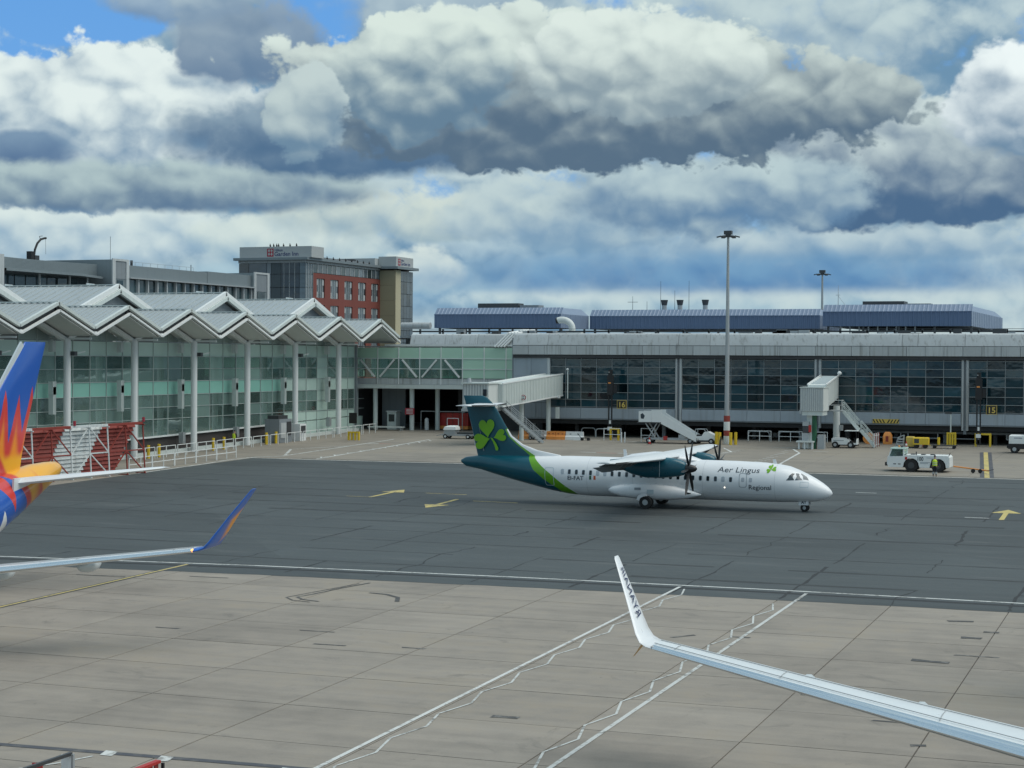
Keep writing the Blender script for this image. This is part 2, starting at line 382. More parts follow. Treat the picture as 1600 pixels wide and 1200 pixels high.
def text_mesh(txt, size, m, name='lettering', shear=0.0, bold=0.0, align='LEFT', sx=1.0, ext=0.0):
    cu = bpy.data.curves.new('t', 'FONT'); cu.body = txt; cu.size = size; cu.shear = shear; cu.offset = bold; cu.align_x = align; cu.extrude = ext
    cu.resolution_u = 3
    o = bpy.data.objects.new('t', cu); COL.objects.link(o)
    dg = bpy.context.evaluated_depsgraph_get(); me = bpy.data.meshes.new_from_object(o.evaluated_get(dg)); me.name = name
    bpy.data.objects.remove(o); bpy.data.curves.remove(cu)
    for v in me.vertices: v.co.x *= sx
    me.materials.clear(); me.materials.append(MATS[m]); return me
def map_mesh(me, fn):
    for v in me.vertices: v.co = fn(v.co)
    me.update(); return me

# ------------------------------------------------------------------ ground, apron, taxiway
def concrete(name, tone, joints=False):
    m = bpy.data.materials.new(name); m.use_nodes = True; t = m.node_tree; V.nt = t; b = t.nodes['Principled BSDF']
    g = t.nodes.new('ShaderNodeNewGeometry'); P = V(g.outputs['Position']); x, y, z = sep(P)
    oi = t.nodes.new('ShaderNodeObjectInfo'); rnd = V(oi.outputs['Random'])
    big = noise(P, 0.11, 4.0, 0.6); mid = noise(P, 0.9, 5.0, 0.65); fine = noise(P, 14.0, 4.0, 0.7)
    sweep = noise(comb(x*0.10, y*1.3, 0.0), 1.0, 4.0, 0.6)      # broom and traffic marks along the apron
    f = (big-0.5)*0.75 + (mid-0.5)*0.45 + (fine-0.5)*0.25 + (sweep-0.5)*0.50 + 1.0
    if not joints: f = f + (rnd-0.5)*0.16
    c = scalec(tone, f)
    c = mixc(smooth(big + (mid-0.5)*0.5, 0.50, 0.72)*0.45, c, (tone[0]*1.02, tone[1]*0.97, tone[2]*0.86))
    stain = noise(P, 0.35, 6.0, 0.7, 1.2)
    c = mixc(smooth(stain, 0.56, 0.76)*0.45, c, (0.085, 0.082, 0.076))
    spot = noise(P, 2.2, 3.0, 0.6); c = mixc(smooth(spot, 0.70, 0.80)*0.5, c, (0.075, 0.073, 0.068))
    if joints:
        jx = ((x+2.53)/5.17).frac()-0.5; jy = ((y-1.0)/4.85).frac()-0.5
        l = V.m('MAXIMUM', jx.abs().gt(0.4955), jy.abs().gt(0.488))
        c = mixc(l*0.55, c, (0.07, 0.068, 0.064))
    V.nt.links.new(c.s, b.inputs['Base Color'])
    r = (mid-0.5)*0.3 + 0.72; V.nt.links.new(r.s, b.inputs['Roughness']); b.inputs['Specular IOR Level'].default_value = 0.35
    bn = t.nodes.new('ShaderNodeBump'); bn.inputs['Strength'].default_value = 0.25; bn.inputs['Distance'].default_value = 0.01
    V.nt.links.new(fine.s, bn.inputs['Height']); V.nt.links.new(bn.outputs[0], b.inputs['Normal'])
    MATS[name] = m
concrete('slab', (0.272, 0.244, 0.208)); concrete('far_concrete', (0.252, 0.230, 0.195), True)
mat('joint', (0.10, 0.092, 0.082), 0.9, var=0.25, scale=2.0)
mat('far_ground', (0.055, 0.060, 0.062), 0.9, var=0.3, scale=0.02)
def asphalt(name):
    m = bpy.data.materials.new(name); m.use_nodes = True; t = m.node_tree; V.nt = t; b = t.nodes['Principled BSDF']
    g = t.nodes.new('ShaderNodeNewGeometry'); P = V(g.outputs['Position']); x, y, z = sep(P)
    wob = (noise(P, 0.25, 3.0)-0.5)*0.35
    lane = noise(comb(((x+y*0.8)/23.0).floor()*3.17, ((y+wob)/4.85).floor()*7.31, 0.0), 1.0, 0.0)
    big = noise(P, 0.07, 4.0, 0.6); mid = noise(P, 0.8, 5.0, 0.65); fine = noise(P, 16.0, 4.0, 0.75)
    sweep = noise(comb(x*0.05, y*1.0, 0.0), 1.0, 4.0, 0.6)
    f = (lane-0.5)*0.55 + (big-0.5)*0.7 + (mid-0.5)*0.40 + (fine-0.5)*0.35 + (sweep-0.5)*0.42 + 1.0
    c = scalec((0.058, 0.069, 0.071), f)
    # rubber and oil laid down along the wheel tracks
    tr = smooth((y-121.5).abs(), 0.0, 7.0, 1.0, 0.0)*smooth(sweep + (mid-0.5)*0.4, 0.35, 0.7)
    c = mixc(tr*0.45, c, (0.040, 0.044, 0.046))
    oil = noise(P, 0.55, 5.0, 0.7, 0.8); c = mixc(smooth(oil, 0.62, 0.76)*0.55, c, (0.035, 0.038, 0.040))
    dust = noise(comb(x*0.13, y*0.6, 3.0), 1.0, 5.0, 0.65); c = mixc(smooth(dust, 0.52, 0.75)*0.35, c, (0.135, 0.140, 0.138))
    V.nt.links.new(c.s, b.inputs['Base Color'])
    r = (mid-0.5)*0.3 + 0.70; V.nt.links.new(r.s, b.inputs['Roughness']); b.inputs['Specular IOR Level'].default_value = 0.45
    bn = t.nodes.new('ShaderNodeBump'); bn.inputs['Strength'].default_value = 0.35; bn.inputs['Distance'].default_value = 0.012
    V.nt.links.new(fine.s, bn.inputs['Height']); V.nt.links.new(bn.outputs[0], b.inputs['Normal'])
    MATS[name] = m
asphalt('asphalt')
mat('tar', (0.020, 0.022, 0.024), 0.75, var=0.3, scale=2.0)
mat('lane_seal', (0.030, 0.034, 0.036), 0.75, var=0.5, scale=1.2)
def worn_paint(name, col, wear=0.45, under=(0.16, 0.155, 0.14)):
    m = bpy.data.materials.new(name); m.use_nodes = True; t = m.node_tree; V.nt = t; b = t.nodes['Principled BSDF']
    g = t.nodes.new('ShaderNodeNewGeometry'); P = V(g.outputs['Position'])
    n = noise(P, 3.0, 6.0, 0.75); k = noise(P, 0.4, 3.0)
    c = mixc(smooth(n + (k-0.5)*0.5, 0.48, 0.66)*wear, scalec(col, (n-0.5)*0.3+1.0), under)
    V.nt.links.new(c.s, b.inputs['Base Color']); b.inputs['Roughness'].default_value = 0.7; MATS[name] = m
worn_paint('paint_white', (0.60, 0.62, 0.60), 0.75); worn_paint('paint_worn', (0.54, 0.56, 0.54), 0.9)
worn_paint('paint_yellow', (0.54, 0.44, 0.15), 0.75); worn_paint('paint_dark', (0.07, 0.074, 0.085), 0.5)
worn_paint('paint_red', (0.42, 0.12, 0.09), 0.7)
worn_paint('scuff', (0.065, 0.064, 0.062), 0.85, (0.2, 0.195, 0.18))

ground = struct('ground', MB().add([(x, y, z) for y, z in ((-900, -0.06), (0, -0.06), (250, gz(250)-0.06), (5000, gz(250)-0.06)) for x in (-4000, 4000)],
                [(0,1,3,2), (2,3,5,4), (4,5,7,6)]), 'far_ground')
apron = struct('apron', MB().add([(-140, 0, -0.03), (90, 0, -0.03), (90, 96, gz(96)-0.03), (-140, 96, gz(96)-0.03)], [(0,1,2,3)]), 'joint')
JX = [-38.63 + 5.165*i for i in range(-8, 13)]
JY = [81.4 + 0.9 - 4.87*j for j in range(0, 11)]
sm_ = MB(); w_, h_ = 5.165-0.045, 4.87-0.045
sm_.box(-w_/2, w_/2, -h_/2, h_/2, -0.1, 0.0)
slab_me = sm_.mesh('concrete_slab', 'slab')
tilt = math.atan(SLOPE)
for i in range(len(JX)-1):
    for j in range(len(JY)-1):
        yc = (JY[j]+JY[j+1])/2
        o = obj('concrete_slab', slab_me, apron, ((JX[i]+JX[i+1])/2, yc, gz(yc)+random.uniform(-0.003, 0.002))); o.rotation_euler = (tilt, 0, 0)
far_apron = struct('far_apron', MB().add([(-86, 153.6, gz(153.6)+0.001), (90, 153.6, gz(153.6)+0.001), (90, 225, gz(225)+0.001), (-140, 225, gz(225)+0.001), (-140, 60, gz(60)+0.001), (-86, 60, gz(60)+0.001)],
                  [(0,1,2,5), (5,2,3,4)]), 'far_concrete')
# the sheet above must be planar pieces: rebuild as two quads
far_apron.data.clear_geometry()
far_apron.data.from_pydata([(-140, 60, gz(60)+.001), (-85.9, 60, gz(60)+.001), (-85.9, 230, gz(230)+.001), (-140, 230, gz(230)+.001), (-85.9, 153.6, gz(153.6)+.001), (90, 153.6, gz(153.6)+.001), (90, 230, gz(230)+.001)], [], [(0,1,2,3), (4,5,6,2)])
far_apron.data.update()
# taxiway: near edge runs along this slightly bowed line
NE = [(-140, 75.0), (-85.9, 78.0), (-70, 78.9), (-54.9, 79.8), (-44.7, 80.65), (-31, 81.25), (-18.4, 81.55), (-7, 81.67), (10, 81.6), (90, 81.6)]
rn = random.Random(21); NE2 = [NE[0]]
for (xa_, ya_), (xb_, yb_) in zip(NE, NE[1:]):       # slightly ragged paving edge
    k = max(1, int((xb_-xa_)/1.3)) if -86 <= xa_ < 12 else 1
    NE2 += [(xa_+(xb_-xa_)*(j+1)/k, ya_+(yb_-ya_)*(j+1)/k + (rn.uniform(-.07, .07) if k > 1 else 0)) for j in range(k)]
NE = NE2
tv = []; tf = []
for i, (x, y) in enumerate(NE): tv += [(x, y, gz(y)+0.006), (x, 154.1, gz(154.1)+0.006)]
for i in range(1, len(NE)-1): tf.append((2*i, 2*i+2, 2*i+3, 2*i+1))
# left of the corner the asphalt runs on in front of the blast screen
tv += [(-140, 120, gz(120)+0.006), (-85.9, 120, gz(120)+0.006)]
n0 = len(tv); tf.append((0, 2, n0-1, n0-2))
taxiway = struct('taxiway', MB().add(tv, tf), 'asphalt')
def strip(name, pts, w, m, parent, lift=0.010, jit=0.0):
    """painted or sealed line laid on the sloping pavement"""
    mb = MB(); n = len(pts)
    L = []; 
    for i, p in enumerate(pts):
        a = Vector(pts[max(0, i-1)]); b = Vector(pts[min(n-1, i+1)]); d = (b-a).normalized(); q = Vector((-d.y, d.x))
        ww = w/2*(1+random.uniform(-jit, jit))
        for s_ in (1, -1):
            v = Vector(p) + q*ww*s_; L.append((v.x, v.y, gz(v.y)+lift))
    mb.add(L, [(2*i, 2*i+1, 2*i+3, 2*i+2) for i in range(n-1)])
    return mb.build(name, m, parent)
def patch(name, pts, m, parent, lift=0.012):
    return MB().add([(x, y, gz(y)+lift) for x, y in pts], [tuple(range(len(pts)))]).build(name, m, parent)
near_line = [(-85.5, 80.0), (-72, 81.1), (-61.6, 82.2), (-46.5, 83.75), (-32.2, 84.45), (-19.1, 84.7), (-7.2, 84.5), (10, 84.4), (60, 84.4)]
strip('edge_line', near_line, 0.22, 'paint_white', taxiway)
strip('edge_line', [(-81, 154.0), (-64, 154.3), (-31, 154.6), (-13, 154.3), (60, 154.2)], 0.24, 'paint_white', taxiway)
strip('edge_line', [(-86.0, 134), (-86.2, 145), (-86.7, 151), (-86.2, 155.5), (-84.2, 157.5)], 0.28, 'paint_worn', taxiway)
strip('edge_line', [(-86.7, 154.4), (-81, 154.0)], 0.24, 'paint_white', taxiway)
strip('edge_seal', [(x, y-0.9) for x, y in near_line], 0.5, 'tar', taxiway, 0.008)
strip('kerb_seal', [(-81, 155.0), (-64, 155.2), (-31, 155.5), (-13, 155.2), (60, 155.1)], 0.3, 'tar', taxiway, 0.008)
# sealed reflective cracks over the slab joints below
rc = random.Random(3)
for i in range(-9, 22):
    x = -38.63 + 5.165*i
    y = 82.0
    while y < 152:
        L_ = rc.uniform(3, 14)
        if rc.random() < (0.75 if y < 112 else 0.4):
            pts = []; yy = y; xo = 0.0
            wig = rc.choice((0.06, 0.06, 0.22))
            while yy < min(y+L_, 152): pts.append((x+xo, yy)); yy += 0.7; xo = xo*0.75 + rc.uniform(-wig, wig)
            if len(pts) > 2: strip('sealed_crack', pts, rc.choice((0.07, 0.10, 0.16)), 'tar', taxiway, 0.009, 0.5)
        y += L_ + rc.uniform(0.5, 6)
for k in range(14):
    y = 86.9 + 4.85*k
    x = -84.0
    while x < 25:
        L_ = rc.uniform(8, 34)
        if rc.random() < 0.85:
            pts = []; xx = x; yo = 0.0
            while xx < x+L_: pts.append((xx, y+yo)); xx += 1.6; yo = yo*0.8+rc.uniform(-0.05, 0.05)
            strip('lane_joint', pts, rc.choice((0.16, 0.26, 0.42)), 'lane_seal', taxiway, 0.0085, 0.5)
        x += L_ + rc.uniform(0.5, 8)
# stand boundary lines and their zigzags
strip('stand_line', [(-23.32, 40), (-23.32, 84.1)], 0.16, 'paint_white', apron, 0.014)
strip('stand_line', [(-17.10, 40), (-17.13, 84.1)], 0.16, 'paint_worn', apron, 0.014)
z1 = [(-22.54 if (i % 2) else -22.92, 42.3+1.87*i) for i in range(23)]
z2 = [(-17.50 if (i % 2) else -17.93, 42.05+1.92*i) for i in range(21)]
for zz, nm in ((z1, 'zigzag_line'), (z2, 'zigzag_line')):
    for a, b in zip(zz, zz[1:]):
        strip(nm, [a, b], 0.085, 'paint_worn', apron, 0.014)
strip('lead_in_border', [(-50.6, 40), (-50.1, 82.9)], 0.42, 'paint_dark', apron, 0.012)
strip('lead_in_line', [(-50.6, 40), (-50.1, 82.9)], 0.17, 'paint_yellow', apron, 0.016)
strip('road_line', [(-60, 44.0), (-33.6, 44.85), (-25.1, 45.35), (-10, 45.9), (20, 46.5)], 0.32, 'paint_dark', apron, 0.012)
for x in (-29.9, -28.0, -24.0):
    patch('road_dash', [(x-0.1, 44.75), (x+0.32, 44.75), (x+0.18, 45.3), (x-0.24, 45.3)], 'paint_white', apron, 0.016)
strip('guide_line', [(-31.3, 42.4), (-30.6, 43.4), (-30.1, 44.55)], 0.1, 'paint_worn', apron, 0.016)
# repairs and scuffs
for (x, y, w, h, a) in [(-33.9, 66.4, 1.7, 0.16, .03), (-32.0, 63.7, 1.3, 0.2, .03), (-28.6, 64.2, 1.0, .2, 0), (-40.2, 64.9, 1.2, .2, 0), (-9.2, 68.5, 1.5, .55, -.1), (-9.3, 78.4, 1.1, .4, .2), (-8.4, 74.3, .8, .5, 0),
                     (-9.0, 57.5, 1.1, .25, 0), (-7.8, 76.0, .7, .35, 0), (-7.75, 70.2, 1.6, .22, 0), (-7.7, 54.5, .5, .35, .3), (-20.7, 53.8, .9, .4, .1), (-19.4, 70.6, 1.2, .25, .9), (-17.2, 71.2, .8, .25, 0), (-46.5, 79.0, 2.2, .18, .05), (-52, 77.6, 2.6, .2, .1)]:
    c, s_ = math.cos(a), math.sin(a)
    q = [(rc.uniform(.85, 1.1)*px_, rc.uniform(.7, 1.1)*py_) for px_, py_ in ((-w/2, -h/2), (0, -h/2*.8), (w/2, -h/2), (w/2, h/2), (0, h/2*.7), (-w/2, h/2))]
    patch('repair_patch', [(x+c*u-s_*v, y+s_*u+c*v) for u, v in q], 'scuff', apron, 0.009)
strip('tyre_mark', [(-38.0, 80.0), (-38.6, 77.6), (-38.9, 75.6), (-39.2, 74.6), (-38.6, 74.0), (-37.6, 73.7)], 0.16, 'scuff', apron, 0.010)
strip('tyre_mark', [(-38.4, 79.6), (-38.9, 77.4), (-39.4, 75.2), (-39.6, 74.3), (-38.9, 73.6), (-37.9, 73.4)], 0.12, 'scuff', apron, 0.010)
strip('tyre_mark', [(-36.6, 77.0), (-35.6, 76.8), (-34.7, 76.1), (-34.2, 74.9)], 0.22, 'scuff', apron, 0.010)
# far apron markings
def arrow(x, y, ang, s_=1.0):
    c, k = math.cos(ang), math.sin(ang)
    f = lambda u, v: (x + c*u*s_ - k*v*s_, y + k*u*s_ + c*v*s_)
    patch('yellow_arrow', [f(-.16, -3.4), (f(.16, -3.4)), f(.16, 0.9), f(.95, 0.9), f(0, 3.2), f(-.95, 0.9), f(-.16, 0.9)], 'paint_yellow', taxiway, 0.014)
arrow(-57.6, 124.4, 0.02, 1.0); arrow(-50.6, 118.4, math.pi+.05, 1.0); arrow(-11.95, 124.6, 0.03, 1.05)
strip('taxi_mark', [(-55.0, 125.6), (-51.5, 125.4)], .16, 'paint_yellow', taxiway); strip('taxi_mark', [(-49.2, 121.0), (-45.6, 120.7)], .16, 'paint_yellow', taxiway)
strip('taxi_mark', [(-59.6, 121.3), (-57.4, 121.1)], .10, 'paint_yellow', taxiway)
for (x, y) in ((-14.3, 121.9), (-24.3, 137.6)):
    strip('taxi_mark', [(x, y), (x+1.6, y-.05)], .2, 'paint_worn', taxiway)
strip('stand_line', [(-47.6, 163), (-45.5, 172.5), (-44.3, 178.9), (-46.5, 184.4)], .24, 'paint_white', far_apron)
strip('stand_line', [(-35.6, 160), (-36.2, 166), (-37.4, 179.5), (-39.2, 185.0)], .24, 'paint_white', far_apron)
for i in range(9):
    t = i/8; strip('hatch_mark', [(-44.7+.2*math.sin(i), 168+1.7*i), (-43.7, 168.5+1.7*i)], .2, 'paint_white', far_apron)
    strip('hatch_mark', [(-38.1-.15*i/2, 166+2.0*i), (-39.0-.15*i/2, 166.6+2.0*i)], .2, 'paint_white', far_apron)
strip('stand_line', [(-79.3, 154.9), (-81.4, 187)], .26, 'paint_white', far_apron)
for i in range(10):
    y = 156.5+3.1*i; strip('zigzag_line', [(-79.6-.06*i, y), (-80.3-.06*i, y+1.2), (-79.8-.06*i, y+2.4)], .2, 'paint_white', far_apron)
strip('stand_line', [(-84.9, 159), (-88.4, 166.8), (-85.0, 173.6)], .3, 'paint_worn', far_apron)
strip('road_line', [(-84.4, 157), (-84.9, 173), (-85.4, 186)], .3, 'paint_worn', far_apron)
for yy, x0, x1 in ((191.5, -72, -56), (188, -80, -76)):
    x = x0
    while x < x1: strip('road_dash', [(x, yy), (x+1.2, yy)], .25, 'paint_white', far_apron); x += 2.1
strip('red_mark', [(-83.6, 178.3), (-82.2, 178.2)], .3, 'paint_red', far_apron); strip('white_mark', [(-85.0, 178.4), (-83.7, 178.3)], .3, 'paint_white', far_apron)
strip('red_mark', [(-56.8, 173.0), (-54.6, 172.8)], .25, 'paint_red', far_apron); strip('white_mark', [(-58.6, 173.3), (-56.9, 173.0)], .25, 'paint_white', far_apron); strip('white_mark', [(-54.5, 172.8), (-52.5, 172.5)], .25, 'paint_white', far_apron)
strip('lead_in_border', [(-19.9, 187), (-16.35, 154.9)], 1.15, 'paint_dark', far_apron, 0.009)
strip('lead_in_line', [(-19.9, 187), (-16.35, 154.9)], .42, 'paint_yellow', far_apron, 0.014)
for a, b in (((-41.8, 187.2), (-39.6, 187.2)), ((-36.6, 182.3), (-35.0, 182.3)), ((-38.5, 189.5), (-40.3, 186.4)), ((-31, 197), (-27, 197)), ((-24.0, 194), (-24.5, 190))):
    strip('white_mark', [a, b], .2, 'paint_worn', far_apron)

# ------------------------------------------------------------------ glazed pier on the left
pier = thing('glazed_pier', 'long glass pier with white columns and zigzag metal roofs along the left', 'terminal', (-96, 160, gz(160)))
PO = Vector((-96, 160, gz(160)))
def pb(mb, name, m, sm=False, parent=None):
    """build in world coordinates as a part of the pier"""
    mb.v = [tuple(Vector(v)-PO) for v in mb.v]
    return mb.build(name, m, parent or pier, sm)
BAY = 11.05; Y0 = 137.9
cols = [Y0 + BAY*k for k in range(-3, 7)]
XG, XC, XF = -98.0, -96.0, -93.0
ZV, ZR = 15.0, 17.05
MUL = [0.95, 3.71, 6.47, 9.23]
ROWS = [6.2, 7.4, 8.65, 10.02, 11.28, 12.54, 13.95]
def roofz(y):
    u = ((y-Y0) % BAY)/BAY; return ZV + (ZR-ZV)*(1-abs(2*u-1))
ymax = 201.5
def pane(y0, y1, z0, z1, m, z0b=None, tops=None, nm='window_pane'):
    """one sheet of glass or panel; z0b: right bottom, tops: list of (y,z) for gable cuts"""
    e = 0.03
    if tops is None: prof = [(y0+e, z0+e), (y1-e, (z0b if z0b is not None else z0)+e), (y1-e, z1-e), (y0+e, z1-e)]
    else: prof = [(y0+e, z0+e), (y1-e, z0+e)] + [(y, z-e) for y, z in reversed(tops)]
    pb(MB().prism(prof, 'x', XG-0.03, XG), nm, m)
rp = random.Random(11)
mull_y = sorted(c+o for c in cols for o in MUL if c+o < ymax) + [ymax]
for k in range(len(mull_y)-1):
    y0, y1 = mull_y[k], mull_y[k+1]
    full = y1 > 126
    if not full: continue
    colbay = ((y0-Y0) % BAY) > 9.0          # the pane beside a column
    sill0, sill1 = gz(y0)+1.78, gz(y1)+1.78
    low = y0 > 182
    pale = y0 > 182 and colbay
    # glass rows
    pane(y0, y1, max(sill0, 3.5), 6.2, 'pier_glass' if not low else 'pale_teal', sill1)
    pane(y0, y1, 6.2, 7.4, 'pier_glass' if not pale else 'pale_teal'); pane(y0, y1, 7.4, 8.65, 'pier_glass' if not pale else 'pale_teal')
    pane(y0, y1, 8.65, 10.02, 'teal_panel' if y0 < 181 else 'pale_teal', nm='spandrel_panel')
    pane(y0, y1, 10.02, 11.28, 'pier_glass' if not pale else 'pale_teal'); pane(y0, y1, 11.28, 12.54, 'pier_glass' if not pale else 'pale_teal')
    pane(y0, y1, 12.54, 13.95, 'pale_teal', nm='spandrel_panel')
    # gable part under the roof
    ys = [y0] + [c for c in [Y0+BAY*j for j in range(-3, 8)] + [Y0+BAY*(j+.5) for j in range(-3, 8)] if y0 < c < y1] + [y1]
    tops = [(y, max(14.02, roofz(y)-0.62)) for y in ys]
    tops = [(min(max(y, y0+.03), y1-.03), z) for y, z in tops]
    u = ((y0-Y0) % BAY)
    pane(y0, y1, 13.95, 0, 'gable_brown' if 3 < u < 4.5 else 'gable_panel', tops=tops, nm='gable_panel')
    if low: pane(y0, y1, gz(y0)+0.25, sill0, 'pale_teal', sill1-1.5+0, nm='plinth_panel') if False else pane(y0, y1, gz(y0)+0.2, sill0, 'pale_teal', nm='plinth_panel')
# mullions and transoms
for y in mull_y:
    if y > 126: pb(MB().box(XG, XG+0.08, y-0.028, y+0.028, gz(y)+(0.2 if y > 182 else 1.75), roofz(y)-0.75), 'mullion', 'frame_pale')
for z in ROWS[:-1]:
    for c in cols[2:]:
        ya, yb = c, min(c+BAY, ymax)
        pb(MB().box(XG+0.002, XG+0.085, ya, yb, z-0.028, z+0.028), 'transom', 'frame_pale')
for c in cols[2:]:
    ya, yb = c+0.02, min(c+BAY-0.02, ymax)
    if c < 181: pb(MB().bar((XG+0.1, ya, gz(ya)+1.72), (XG+0.1, yb, gz(yb)+1.72), 0.22, 0.16), 'sill', 'white')
    pb(MB().add([(XG-.12, ya, gz(ya)-.3), (XG-.12, yb, gz(yb)-.3), (XG-.12, yb, gz(yb)+1.66), (XG-.12, ya, gz(ya)+1.66), (XG-.5, ya, gz(ya)-.3), (XG-.5, yb, gz(yb)-.3), (XG-.5, yb, gz(yb)+1.66), (XG-.5, ya, gz(ya)+1.66)],
                [(0,1,2,3), (7,6,5,4), (3,2,6,7), (0,4,5,1), (1,5,6,2), (0,3,7,4)]), 'dwarf_wall', 'brown_wall' if c < 181 else 'pale_teal')
# interior: floors, ceiling, back wall, a few fittings so that the glass has something to show
pb(MB().box(-112, XG-0.6, 115, ymax, 8.75, 9.9), 'floor', 'interior')
pb(MB().box(-112, XG-0.6, 115, ymax, 4.2, 4.5), 'floor', 'interior_dark')
pb(MB().box(-112, XG-0.6, 115, ymax, 12.75, 13.2), 'ceiling', 'interior')
pb(MB().box(-112.3, -112, 115, ymax, 3.0, 9.8), 'inner_wall', 'interior')
y = 126.0
while y < 199:                       # pale cross walls added close behind the glass to brighten it, with openings
    w = rp.uniform(2, 7)
    if rp.random() < .62: pb(MB().box(-102.2, -102.0, y, min(y+w, 200), 9.9, 12.7), 'added_screen', 'interior')
    if rp.random() < .75: pb(MB().box(-101.6, -101.4, y+.7, min(y+w+.7, 200), 4.5, rp.choice((7.4, 8.7, 8.7))), 'added_screen', rp.choice(('interior', 'interior', 'interior_dark')))
    y += w+.3
for i in range(26):
    y = rp.uniform(128, 198); z = rp.choice((9.9, 4.5)); w = rp.uniform(.6, 3.2); h = rp.uniform(.8, 2.3); x = rp.uniform(-101, -99.4)
    pb(MB().box(x, x+.3, y, y+w, z, z+h), 'partition', rp.choice(('interior', 'interior_dark', 'interior_dark', 'interior')))
for y in [126+6*i for i in range(13)]:
    pb(MB().tube((-104, y, 4.5), (-104, y, 8.75), .2, 8).tube((-104, y, 9.9), (-104, y, 12.75), .2, 8), 'inner_column', 'interior')
for z in (8.1,):
    pb(MB().box(-99.6, -99.5, 115, ymax, 7.95, 8.35), 'handrail', 'interior')
# columns with heads, struts and fittings
for k, c in enumerate(cols[2:9]):
    if c > 200: continue
    pb(MB().tube((XC, c, gz(c)-.2), (XC, c, 14.15), .33, 16), 'column', 'white', 40)
    for s_ in (-1, 1):
        pb(MB().bar((XC-.2, c+s_*.1, 14.05), (XC-.2, c+s_*4.9, 15.75), .45, .36), 'rafter', 'white')
    pb(MB().box(XC-1.4, XC-.9, c-.9, c-.35, 9.0, 12.6-3.0+.6), 'service_panel', 'offwhite')
    pb(MB().box(XC-1.4, XC-.9, c-.85, c-.4, 7.2, 9.7), 'service_panel', 'offwhite')
    pb(MB().box(XC-1.5, XC-1.0, c-.8, c-.35, 12.9, 13.9), 'service_panel', 'offwhite')
    pb(MB().box(XC-1.2, XC-.7, c-.95, c-.45, gz(c)+.9, gz(c)+2.0), 'service_panel', 'galv')
    pb(MB().box(XC-1.8, XC+2.6, c-.09, c+.09, 14.02, 14.2), 'tie_beam', 'white')
    if k in (1, 3, 5, 0):
        f = MB().box(XC+.3, XC+.75, c+.05, c+.5, 12.55, 12.95); pb(f, 'floodlight', 'dark_metal')
        pb(MB().bar((XC+.5, c+.4, 12.7), (XC+1.0, c+1.35, 12.95), .14, .1), 'camera_arm', 'offwhite')
# front gables
SLP = (ZR-ZV)/(BAY/2)
def slope_panel(x0, x1, ya, za, yb, zb, th, ribs=0.0):
    """a sheet of roof from eave/valley (ya,za) to ridge (yb,zb); standing seams run up the slope"""
    d = Vector((0, yb-ya, zb-za)).normalized(); nrm = Vector((0, -d.z, d.y)); 
    if nrm.z < 0: nrm = -nrm
    a = Vector((0, ya, za)); b = Vector((0, yb, zb)); mb = MB()
    vs = [Vector((x, 0, 0))+p+o for x in (x0, x1) for p, o in ((a, nrm*0), (b, nrm*0), (b, nrm*-th), (a, nrm*-th))]
    mb.add(vs, [(0,1,2,3), (7,6,5,4), (0,4,5,1), (1,5,6,2), (2,6,7,3), (3,7,4,0)])
    if ribs:
        x = x0+ribs/2
        while x < x1-.05:
            mb.bar(Vector((x, 0, 0))+a+nrm*.04, Vector((x, 0, 0))+b+nrm*.04, .07, .09, nrm); x += ribs
    return mb
for c in cols[1:9]:
    if c > 202: continue
    yr = c+BAY/2; ye = c+BAY
    xb = -104.9
    for (ya, yb_) in ((c, yr), (ye, yr)):
        pb(slope_panel(xb, XF-.25, ya, ZV+.12, yb_, ZR+.12, .12, 0.62), 'roof_sheet', 'roof_metal')
        pb(slope_panel(XG+.1, XF-.35, ya, ZV-.60, yb_, ZR-.60, .06), 'soffit', 'soffit')
        # two stacked white edge members with a shadow gap between
        pb(slope_panel(XF-.3, XF+.05, ya, ZV+.24, yb_, ZR+.24, .28), 'fascia', 'offwhite')
        pb(slope_panel(XF-.12, XF+.18, ya, ZV-.46, yb_, ZR-.46, .18), 'lower_fascia', 'white')
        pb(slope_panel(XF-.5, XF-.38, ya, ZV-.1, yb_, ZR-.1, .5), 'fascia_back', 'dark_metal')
    pb(MB().bar((xb, yr, ZR+.2), (XF, yr, ZR+.2), .3, .08), 'ridge_cap', 'offwhite')
    pb(MB().box(-100, XF+.1, c-.16, c+.16, ZV-.42, ZV-.25), 'gutter', 'white')
